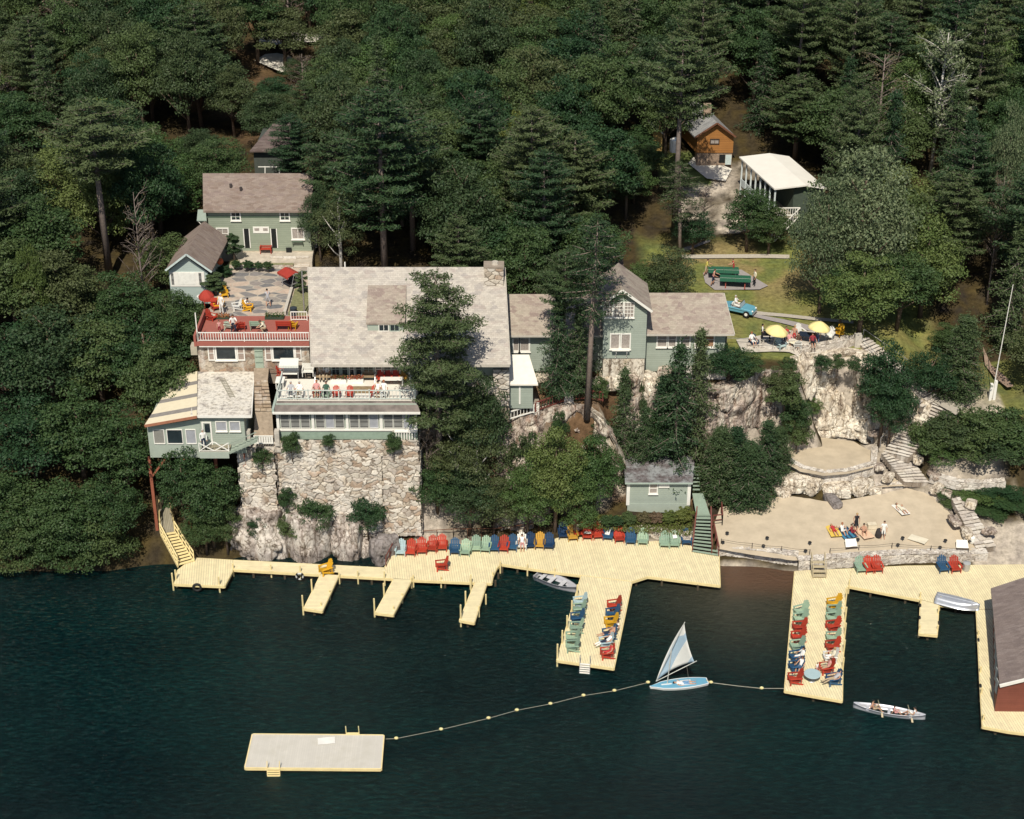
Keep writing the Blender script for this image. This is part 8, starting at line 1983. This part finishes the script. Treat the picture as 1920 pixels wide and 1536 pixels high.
def T(key, px_top, py_top, px_base, Y, r=None, label='', name='tree', cat='tree', group=None, rz=None, zb=None, side=None):
 """tree by the picture row of its top, base column and its world Y"""
 x = (px_base - 960) / F * 145
 for _ in range(5):
  z = ground(x, Y) if zb is None else zb; x = wx(px_base, Y, z)
 zt = KY(px_base, py_top, Y).z; TREES.append((x, Y, r or 3))
 return tree(key, (x, Y, z - .05), max(.6, zt - z), r, rz, label, group, name, cat)
T('frontpine', 826, 505, 826, -22.8, 3.9, 'tall white pine standing in front of the lodge roof', 'pine_tree', rz=.4)
T('thinpine', 1130, 400, 1100, -18.9, 2.7, 'slender leaning pine with a bare trunk beside the gabled bay', 'pine_tree', rz=0, zb=KY(1100, 772, -18.9).z)
T('highpine', 1065, 470, 1056, -17.0, 2.3, 'thin grey green pine crown over the link roof left of the gabled bay', 'pine_tree', zb=10)
T('hem0', 1045, 545, 1045, -17.4, 2.5, 'dark hemlock between the lean-to and the bare pine trunk', 'hemlock_tree', zb=10.3)
T('hem1', 1075, 575, 1085, -16.9, 2.3, 'dark hemlock hard behind the bare pine trunk', 'hemlock_tree', zb=10.3)
T('hem1', 1290, 640, 1262, -18.6, 3.4, 'big drooping hemlock above the shed', 'hemlock_tree')
T('hem0', 1285, 610, 1300, -17.6, 2.7, 'pointed hemlock whose tip stands before the wing roof', 'hemlock_tree')
T('hem0', 1160, 685, 1165, -18.4, 2.2, 'small ragged hemlock below the gabled bay', 'hemlock_tree')
T('hem1', 1190, 760, 1205, -19.2, 2.1, 'small hemlock at the top of the gully behind the shed', 'hemlock_tree')
T('hem1', 1225, 700, 1235, -18, 2.2, 'middle hemlock in the clump above the shed', 'hemlock_tree')
T('broad0', 1365, 645, 1362, -15.4, 2.3, 'rounded dark tree at the right end of the guest wing', zb=10.2, group='round trees on the cliff edge')
T('broad3', 1400, 658, 1394, -15.3, 1.7, 'rounded dark tree beside the patio above the brown cliff', zb=10.4, group='round trees on the cliff edge')
T('bush2', 1452, 688, 1458, -15.2, 1.4, 'olive bush at the cliff edge under the patio', 'bush', 'bush', zb=9.9)
T('bush0', 1466, 700, 1470, -15.6, 1.9, 'dark bush between the brown cliff and the white rocks', 'bush', 'bush', zb=8.2)
T('bush0', 1483, 738, 1488, -15.5, 1.5, 'dark hanging bush between the brown cliff and the pale cliff', 'bush', 'bush', zb=6)
T('bush0', 1490, 770, 1492, -15.4, 1.5, 'dark bush at the foot of the pale cliff by the sand terrace', 'bush', 'bush', zb=4)
T('bush1', 1520, 745, 1521, -13.1, .9, 'small green bush on the middle of the pale cliff', 'bush', 'bush', zb=6.6)
for px, py, r, lb in ((1478, 672, 1.0, 'green bush under the wall of the patio'), (1540, 664, .95, 'dark round bush below the curved patio wall'), (1570, 664, .8, 'second bush right below the curved patio wall'), (1600, 668, .7, 'scrubby bush under the right end of the patio wall')):
 T('bush0', px, py, px, -13.0, r, lb, 'bush', 'bush', group='bushes below the patio', zb=KY(px, py + 34, -13.0).z)
T('light1', 1048, 795, 1040, -23.8, 2.7, 'large light green tree before the cliff, branches over the chairs', rz=1)
T('light1', 1000, 865, 990, -24.1, 2.3, 'fresh green leafy tree at the left side of the large light green one'); T('light0', 1080, 870, 1078, -24.2, 2.0, 'fresh green tree low before the large light green one')
T('light1', 1110, 812, 1112, -22.6, 2.2, 'darker pointed tree at the right of the large light green one')
T('broad2', 880, 700, 905, -21.6, 2.2, 'thin leafed tree rising in front of the lodge corner')
T('birch', 850, 790, 855, -23.2, 2.6, 'birch with pale stems left of the light green tree')
T('birch', 905, 760, 895, -22.9, 2.5, 'birch with white stems standing under the lodge corner')
T('broad1', 830, 860, 820, -23.6, 2.4, 'dark tree beside the right edge of the great stone wall')
T('broad4', 880, 880, 880, -24.3, 2.5, 'low dark tree behind the blue chairs')
T('broad2', 935, 895, 925, -24.2, 2.0, 'low olive tree above the lone red chair')
T('greybare', 800, 760, 803, -23.5, 1.5, 'dead grey tree against the right edge of the great stone wall', 'dead_tree')
T('hem1', 1385, 800, 1375, -19.4, 3.1, 'broad dark spruce left of the beach', 'spruce_tree')
T('spruce', 1345, 800, 1345, -20.2, 2.4, 'dark spruce nearest the green stairs', 'spruce_tree')
T('hem0', 1425, 785, 1432, -18.6, 2.5, 'dark spruce nearest the sand terrace', 'spruce_tree')
T('spruce', 1392, 830, 1400, -20.8, 2.6, 'low spreading spruce at the edge of the beach', 'spruce_tree')
T('spruce', 1450, 800, 1455, -17.5, 1.8, 'small spruce beside the foot of the brown cliff', 'spruce_tree')
T('spruce', 1797, 590, 1795, -12.6, 2.6, 'blue-green spruce left of the flagpole', 'spruce_tree')
T('broad0', 1652, 640, 1648, -14.4, 2.7, 'leafy dark tree standing over the right end of the pale cliff')
T('broad3', 1665, 700, 1664, -15.4, 2.2, 'dark tree in front of the long patio steps')
T('broad1', 1735, 655, 1738, -12.8, 2.4, 'low dark tree between the long steps and the spruce')
T('bush1', 1715, 800, 1730, -15.9, 1.4, 'yellow green bush beside the wide stone steps', 'bush', 'bush')
for px, py, Y, r, k, lb in ((1745, 790, -16.8, 2.4, 'bush0', 'dense green bushes right of the wide stone steps'), (1790, 775, -17, 2.6, 'bush2', 'olive bush in the middle of the thicket'), (1835, 770, -17, 2.8, 'bush0', 'bush below the flagpole lawn'),
       (1880, 770, -17.2, 2.8, 'bush0', 'tall bush at the right end of the thicket'), (1815, 810, -17.8, 2.6, 'bush0', 'bush at the front of the thicket'), (1870, 815, -18.2, 2.8, 'bush2', 'olive bush at the front right of the thicket'), (1765, 830, -17.8, 1.6, 'bush1', 'light bush at the left front of the thicket'),
       (1768, 925, -20.4, 1.1, 'bush0', 'dark bush at the right side of the beach'), (1780, 950, -21.4, .9, 'bush0', 'small dark bush where the beach meets the narrow steps'), (1835, 935, -20.6, 2.0, 'bush1', 'leafy bush right of the narrow stone steps'),
       (1872, 925, -20.6, 2.2, 'bush0', 'dark bush above the narrow stone steps at the edge'), (1860, 965, -22.4, 1.9, 'bush0', 'bush low down beside the narrow stone steps'), (1910, 950, -22, 2.6, 'bush0', 'bush beyond the narrow steps at the right edge'), (1910, 800, -18, 3, 'bush0', 'thicket bush at the far right edge')):
 T(k, px, py, px, Y, r, lb, 'bush', 'bush', group='bushes right of the beach')
for px, py, Y, r, h, lb in ((492, 838, -25.2, .95, 2, 'dark bush in front of the left buttress'), (547, 812, -25.0, 1.0, 2, 'green bush below the left window bay'), (616, 814, -25.0, .65, 2, 'small green bush below the second window bay'), (739, 812, -25.0, .85, 2, 'green bush below the right window bay'),
       (538, 912, -25.2, .8, 2, 'upright bush growing from the recess of the great stone wall'), (590, 935, -25.6, 1.8, 2, 'olive bush on the ledge under the great stone wall'), (690, 935, -25.5, 1.7, 2, 'leafy bush on the ledge at the right of the great stone wall'), (545, 965, -26.2, 1.1, 2, 'scrub between the pale shore rocks'), (480, 965, -26.0, .9, 2, 'grey scrub on the left shore rock')):
 dzz = {838: 38, 812: 42, 814: 26, 912: 50, 935: 62, 965: 50}[py]
 T('bush0' if h != 1 else 'bush1', px, py, px, Y, r, lb, 'bush', 'bush', group='bushes on the great stone wall', zb=KY(px, py + dzz, Y).z)
T('broad1', 1222, 262, 1205, 22, 2.2, 'leafy tree hiding the left side of the yellow cabin')
T('broad0', 1198, 240, 1190, 26, 3.2, 'leafy tree rising beside the yellow cabin')
for i, (px, py, Y) in enumerate(((1125, 708, -17.2), (1205, 712, -17.3), (1250, 700, -16.6), (1170, 740, -17.9), (1235, 745, -18.2), (980, 800, -20.6), (1045, 768, -19.9), (1130, 790, -19))):
 T(['bush0', 'bush2'][i % 2], px, py, px, Y, .9 + .3 * (i % 3), 'scrubby bush on the rocky slope under the guest wing', 'bush', 'bush', group='bushes under the guest wing')
for k, px, pyt, pyb, Y, r, lb in (('cypress', 440, 428, 490, -2.4, .75, 'tall clipped evergreen left of the green house door'), ('shrub', 444, 487, 500, -1.8, .42, 'leftmost clipped ball shrub in the courtyard bed'), ('shrub', 465, 487, 501, -1.8, .48, 'second clipped ball shrub from the left in the courtyard bed'),
       ('shrub', 485, 490, 502, -1.8, .4, 'third clipped ball shrub from the left in the courtyard bed'), ('shrub', 503, 489, 503, -1.8, .45, 'rightmost clipped ball shrub beside the pale steps'),
       ('cypress', 404, 505, 553, -7.6, 1.0, 'big round evergreen at the corner of the cottage'), ('shrub', 423, 496, 517, -3.5, .65, 'dark shrub behind the big round evergreen'), ('cypress', 566, 500, 552, -6.6, .62, 'clipped evergreen column beside the lodge roof')):
 q = K(px, pyb, ZC + (.4 if pyb < 505 else .05)); T(k, px, pyt, px, q.y, r, lb, 'shrub', 'shrub', group='clipped shrubs round the courtyard', zb=q.z)
u = tree('shrub', K(412, 500, ZC), .01) if False else None
o = MB().ball((0, 0, .35), .32, 10).build('lantern', M('orange_lantern', (.6, .13, .05)), off=(0, 0, 0)); o.location = KY(413, 497, -4.4); tag(o, 'round orange garden ornament beside the cottage roof', 'ornament')
rng = np.random.default_rng(5)
for i, (px, py, k, s, lb) in enumerate(((1140, 972, 'shrub', .55, 'leftmost shrub in the bed below the shed'), (1158, 972, 'shrub', .5, 'second shrub in the bed below the shed'), (1178, 968, 'shrub', .6, 'dark shrub left of the rusty ones in the shed bed'), (1206, 966, 'rust', .55, 'rusty red shrub in the middle of the shed bed'),
          (1230, 966, 'rust', .55, 'rusty brown shrub right of the reddest one'), (1254, 965, 'light', .6, 'light green shrub in the shed bed'), (1283, 963, 'light', .75, 'tall light shrub beside the green stairs'))):
 p = K(px, py + 12, 2.0); o = tree('shrub', p, s * 1.7, s, None, lb, 'shrubs in the bed below the shed', 'shrub', 'shrub')
 if k == 'rust':
  for ch in kids(o):
   if ch.name.startswith('crown'): ch.material_slots[0].link = 'OBJECT'; ch.material_slots[0].material = LR
 if k == 'light':
  for ch in kids(o):
   if ch.name.startswith('crown'): ch.material_slots[0].link = 'OBJECT'; ch.material_slots[0].material = LY
P = []
a, b, c, d = K(1085, 992, 1.6), K(1297, 1006, 1.6), K(1297, 975, 1.9), K(1100, 968, 1.9)
for _ in range(4200):
 u_, v_ = rng.random(2); p = a.lerp(b, u_).lerp(d.lerp(c, u_), v_); P.append((p.x, p.y, p.z + rng.uniform(0, .28)))
o = bpy.data.objects.new('ground_plants', quads_mesh('ground_plants', leaf_cloud(P, .08, rng), LY)); col.objects.link(o); tag(o, 'low yellow green ground plants in the bed below the shed', 'plants', kind='stuff')
T('highpine', 205, 190, 206, -1, 5.0, 'tall pine with a long bare trunk at the upper left', 'pine_tree', rz=.2)
T('greybare', 275, 360, 278, -8, 2.2, 'thin grey bare tree left of the cottage', 'dead_tree')
T('pine0', 720, 165, 722, -2.5, 4.8, 'great layered pine behind the left part of the lodge roof', 'pine_tree', rz=2)
T('pine2', 655, 230, 640, 4, 3.8, 'pine with dark trunks right of the green house', 'pine_tree')
T('pine1', 770, 200, 775, 3, 4.2, 'pine right behind the great layered one', 'pine_tree')
T('pine0', 548, 215, 552, 12, 2.5, 'pine whose straight trunk stands by the dark brown roof', 'pine_tree')
T('birch', 640, 345, 640, -2.5, 2.3, 'birch with forked white stem right of the green house')
T('broad4', 600, 350, 602, 0, 1.7, 'olive tree close to the right wall of the green house')
T('silver', 1590, 275, 1600, -1.5, 4.8, 'huge silvery leaved maple right of the lawn', rz=1.2)
T('silver', 1525, 330, 1535, -3.0, 3.0, 'left lobe maple with pale leaf clusters beside the porch house')
T('light1', 1610, 470, 1608, -7.5, 3.6, 'dark green maple low in front of the huge silvery one')
T('broad0', 1680, 470, 1680, -5, 3.6, 'dense tree right of the silvery maple')
T('broad3', 1570, 500, 1575, -6.5, 2.2, 'small leafy tree between the lawn and the maples')
T('highpine', 1262, 70, 1264, 13, 4.6, 'dark pine with a straight trunk before the rocky slope', 'pine_tree')
T('thinpine', 1275, 300, 1274, 6.5, 2.2, 'thin leaning pine on the edge of the lawn', 'pine_tree', rz=2.8)
T('greybare', 1320, 345, 1318, 12, 1.6, 'sparse hemlock on the rocky slope below the log cabin', 'hemlock_tree')
T('broad1', 1290, 390, 1298, 9, 2.0, 'dark bushy tree at the foot of the rocky slope')
T('broad0', 1400, 350, 1400, 9.5, 2.8, 'leafy tree under the porch of the white roofed house')
T('broad3', 1440, 385, 1440, 9, 2.2, 'leafy tree below the end porch of the white roofed house')
T('broad2', 1250, 465, 1252, -2.5, 2.4, 'tree behind the guest wing roof at the left of the lawn')
T('light0', 1215, 490, 1200, -3, 1.9, 'light leafed tree just behind the gabled bay')
T('broad4', 1050, 470, 1062, -6, 2.8, 'olive tree behind the guest wing roof')
T('broad0', 985, 420, 985, -5.5, 3.4, 'round dark tree behind the right end of the lodge roof')
T('broad3', 1110, 400, 1110, -1, 3.6, 'broad dark green tree filling the space behind the gabled bay')
T('pine2', 870, 390, 862, -6.5, 2.8, 'young pine rising behind the middle of the lodge roof', 'pine_tree')
T('bare1', 1740, 60, 1742, 22, 4.2, 'tall pale half bare tree at the upper right', 'dead_tree')
T('bare0', 1640, 100, 1636, 24, 3.8, 'tall rusty grey bare tree left of the pale half bare one', 'dead_tree')
T('silver', 1862, 195, 1862, 8, 2.3, 'maple with pale leaf clusters at the right edge')
T('pine2', 1485, 130, 1490, 27, 4.4, 'dark pine behind the porch house', 'pine_tree')
T('bare0', 1850, 330, 1850, 2, 1.8, 'grey dead tree in the shade at the right', 'dead_tree')
for k, px, py, pb, Y, r, lb in (('broad0', 350, 830, 352, -25.2, 2.3, 'dark leafy tree in front of the annex'), ('broad3', 400, 860, 402, -25.8, 2.6, 'dark leafy tree between the annex and the great stone wall'), ('broad1', 388, 945, 388, -26.4, 1.8, 'low leafy tree beside the boardwalk'), ('broad0', 430, 920, 428, -26.2, 1.7, 'low tree at the left foot of the great stone wall'),
        ('broad1', 215, 890, 215, -26.8, 2.7, 'tree overhanging the water left of the boardwalk'), ('broad3', 140, 900, 142, -27.4, 3.4, 'tree overhanging the water at the left shore'), ('broad0', 60, 910, 60, -27.2, 3.4, 'tree overhanging the water near the left edge'), ('broad0', 0, 880, 0, -27.0, 3.6, 'tree overhanging the water at the left edge'),
        ('broad0', 240, 760, 242, -23.5, 3.6, 'big dark tree left of the striped roof'), ('broad3', 310, 640, 312, -19, 3.2, 'tree leaning over the striped roof'), ('broad0', 160, 730, 160, -22.5, 4.0, 'big dark tree in the middle of the left wood'), ('broad1', 70, 740, 70, -22.5, 4.2, 'big dark tree near the left edge'),
        ('broad3', 340, 543, 340, -13.2, 2.6, 'tree in front of the cottage'), ('broad1', 280, 590, 282, -16, 3.6, 'tree below the cottage, left'), ('broad0', 200, 600, 200, -16.5, 4.0, 'broad tree left below the cottage'), ('broad2', 110, 580, 110, -16.5, 4.2, 'olive tree in the left wood'), ('broad1', 20, 600, 20, -17, 4.2, 'tree at the left edge below the tall pine'),
        ('broad0', 240, 505, 242, -10, 3.2, 'tree behind the grey bare one'), ('broad4', 120, 470, 120, -10, 3.6, 'olive tree below the tall pine'), ('broad3', 40, 450, 40, -10, 4.2, 'dark tree at the left edge under the tall pine'), ('yellowg', 85, 440, 80, -12, 1.5, 'small yellowish tree in the left wood'), ('broad0', 330, 440, 318, -4.5, 2.8, 'tree behind the cottage roof')):
 T(k, px, py, pb, Y, r, lb, group='trees of the left shore wood')
for i, px in enumerate((-30, 35, 95, 150, 200)): T('low', px, 948 + 12 * (i % 2), px, -27.7, 2.8, 'low leafy branches hanging over the water along the left shore', group='low trees along the left waterline', zb=.1)
CLEAR = [(366, 318, 592, 500, -1), (310, 430, 412, 548, -9), (360, 490, 590, 720, -6), (575, 498, 950, 760, -8), (940, 540, 1380, 690, -11), (1290, 480, 1560, 640, 14), (1285, 205, 1384, 312, 24), (1383, 288, 1500, 415, 17), (1262, 288, 1372, 440, 24),
  (476, 232, 548, 322, 13), (486, 62, 556, 94, 45), (490, 108, 530, 136, 40), (192, 330, 222, 488, -2), (1213, 232, 1246, 290, 26), (612, 285, 660, 320, 13), (1190, 440, 1300, 480, 10), (1680, 590, 1780, 665, -6), (1380, 440, 1480, 640, 9), (1820, 640, 1889, 760, -4), (280, 190, 340, 215, 25), (60, 190, 85, 235, 20)]
def ok(x, y, h, r):
 z = ground0(x, y); a = proj((x, y, z + 1)); b = proj((x, y, z + h)); rp = r * F / ((y + 143) * .88 + (76 - z) * .47)
 for x0, y0, x1, y1, yo in CLEAR:
  if y < yo and a[0] + rp * .95 > x0 and a[0] - rp * .95 < x1 and a[1] > y0 and b[1] < y1: return False
 return True
def blocked(x, y):
 if -31 < x < -17 and -14 < y < 10: return True
 if -19 < x < .5 and -22 < y < -4: return True
 if 0 < x < 21 and -17 < y < -6.5: return True
 if 17 < x < 26 and 24 < y < 34: return True
 if 19 < x < 31 and 10 < y < 28: return True
 if -27 < x < -19 and 13 < y < 23: return True
 if y < -13: return True
 if 15 < x < 34 and y < 6: return True
 return False
rnd = random.Random(11); cnt = 0
LBL = {'yellowg': ('yellow green leafy tree in the closed forest covering the hillside', 'tree', 'yellow green trees of the hillside forest'), 'silver': ('pale leaved tree in the closed forest covering the hillside', 'tree', 'pale leaved trees of the hillside forest'), 'greybare': ('dead grey tree in the closed forest covering the hillside', 'dead_tree', 'dead trees of the hillside forest'), 'broad': ('leafy tree in the closed forest covering the hillside', 'tree', 'leafy trees of the hillside forest'), 'light': ('light green leafy tree in the closed forest covering the hillside', 'tree', 'light leafy trees of the hillside forest'),
 'pine': ('white pine in the closed forest covering the hillside', 'pine_tree', 'pines of the hillside forest'), 'hem': ('dark hemlock in the closed forest covering the hillside', 'hemlock_tree', 'hemlocks of the hillside forest'), 'bare': ('bare grey tree in the closed forest covering the hillside', 'dead_tree', 'bare trees of the hillside forest')}
y = -12.5
while y < 92:
 st = 4.3 + max(0, y) * .022; x = -62 - rnd.random() * 4
 while x < 64:
  xx = x + rnd.uniform(-1.5, 1.5); yy = y + rnd.uniform(-1.5, 1.5)
  a = proj((xx, yy, ground0(xx, yy) + 5))
  if -70 < a[0] < 1990 and a[1] > -90 and not blocked(xx, yy) and all((xx - t[0]) ** 2 + (yy - t[1]) ** 2 > (2.2 + .28 * t[2]) ** 2 for t in TREES):
   n = fbm(xx, yy, 5, .05, 2); q = rnd.random()
   if xx > 18: k = rnd.choice(['pine0', 'pine1', 'pine2', 'hem0', 'hem1', 'broad0', 'broad3', 'broad2', 'light1'])
   elif xx < -16 and yy > 25: k = rnd.choice(['broad4', 'broad2', 'broad4', 'broad1', 'broad2', 'pine2', 'broad3', 'bare0' if q < .7 else 'greybare', 'broad0'])
   else: k = rnd.choice(['broad0', 'broad1', 'broad2', 'broad3', 'broad4', 'light0', 'yellowg', 'pine0', 'pine2', 'broad0', 'broad2', 'hem1', 'silver' if q < .04 else 'broad3', 'bare0' if q < .3 else 'broad1'])
   b = k.rstrip('0123456789'); h = {'broad': rnd.uniform(8, 12.5), 'light': rnd.uniform(8, 12), 'pine': rnd.uniform(12, 18), 'hem': rnd.uniform(10, 15), 'bare': rnd.uniform(9, 12), 'silver': 10, 'yellowg': 10, 'greybare': 9}[b]
   r = {'broad': rnd.uniform(3.0, 4.4), 'light': rnd.uniform(3, 4), 'pine': rnd.uniform(3.2, 4.4), 'hem': rnd.uniform(2.6, 3.5), 'bare': 3, 'silver': 3.2, 'yellowg': 3.4, 'greybare': 2}[b]
   for tr in range(5):
    if ok(xx, yy, h, r): break
    h *= .68; r *= .78;
   if ok(xx, yy, h, r) and h > 1.6:
    lb, nm, gp = LBL[b]; tree(k, (xx, yy, ground(xx, yy) - .1), h, r, None, lb, gp, nm); TREES.append((xx, yy, r)); cnt += 1
  x += st
 y += st * .92
print('filler trees', cnt)
cd = bpy.data.cameras.new('camera'); cam = bpy.data.objects.new('camera', cd); col.objects.link(cam)
cam.location = CAM; cam.rotation_euler = (math.pi / 2 - TH, 0, 0)
cd.sensor_width = 36; cd.sensor_fit = 'HORIZONTAL'; cd.lens = 36 * F / 1920; cd.clip_end = 1500; cd.clip_start = 1; sc.camera = cam
EL, AZ = 52.0, 8.0     # sun height; shadows run away from the camera, a little to the right
w = bpy.data.worlds.new('World'); sc.world = w; w.use_nodes = True; nt = w.node_tree
bg = nt.nodes['Background']; sk = nt.nodes.new('ShaderNodeTexSky'); sk.sky_type = 'NISHITA'; sk.sun_disc = False
sk.sun_elevation = R(EL); sk.sun_rotation = R(180 + AZ); sk.altitude = 100; sk.air_density = 1; sk.dust_density = 1
nt.links.new(sk.outputs[0], bg.inputs[0]); bg.inputs[1].default_value = .08
ld = bpy.data.lights.new('sun', 'SUN'); ld.energy = 4.8; ld.angle = R(.5); ld.color = (1, .93, .8); lo = bpy.data.objects.new('sun', ld); col.objects.link(lo)
d = Vector((math.sin(R(AZ)) * math.cos(R(EL)), math.cos(R(AZ)) * math.cos(R(EL)), -math.sin(R(EL))))
lo.rotation_euler = d.to_track_quat('-Z', 'Y').to_euler(); lo.location = (0, -100, 120)
vs = sc.view_settings; vs.view_transform = 'Standard'; vs.look = 'None'; vs.exposure = 0.0; vs.gamma = 1; vs.use_curve_mapping = False
sc.cycles.max_bounces = 5; sc.cycles.diffuse_bounces = 2; sc.cycles.glossy_bounces = 2; sc.cycles.transmission_bounces = 2; sc.cycles.use_denoising = True
for o in bpy.data.objects:
 for k in ('_off', '_used'):
  if k in o: del o[k]
for k, o in CHP.items():
 if o.get('label') == '-': bpy.data.objects.remove(o)
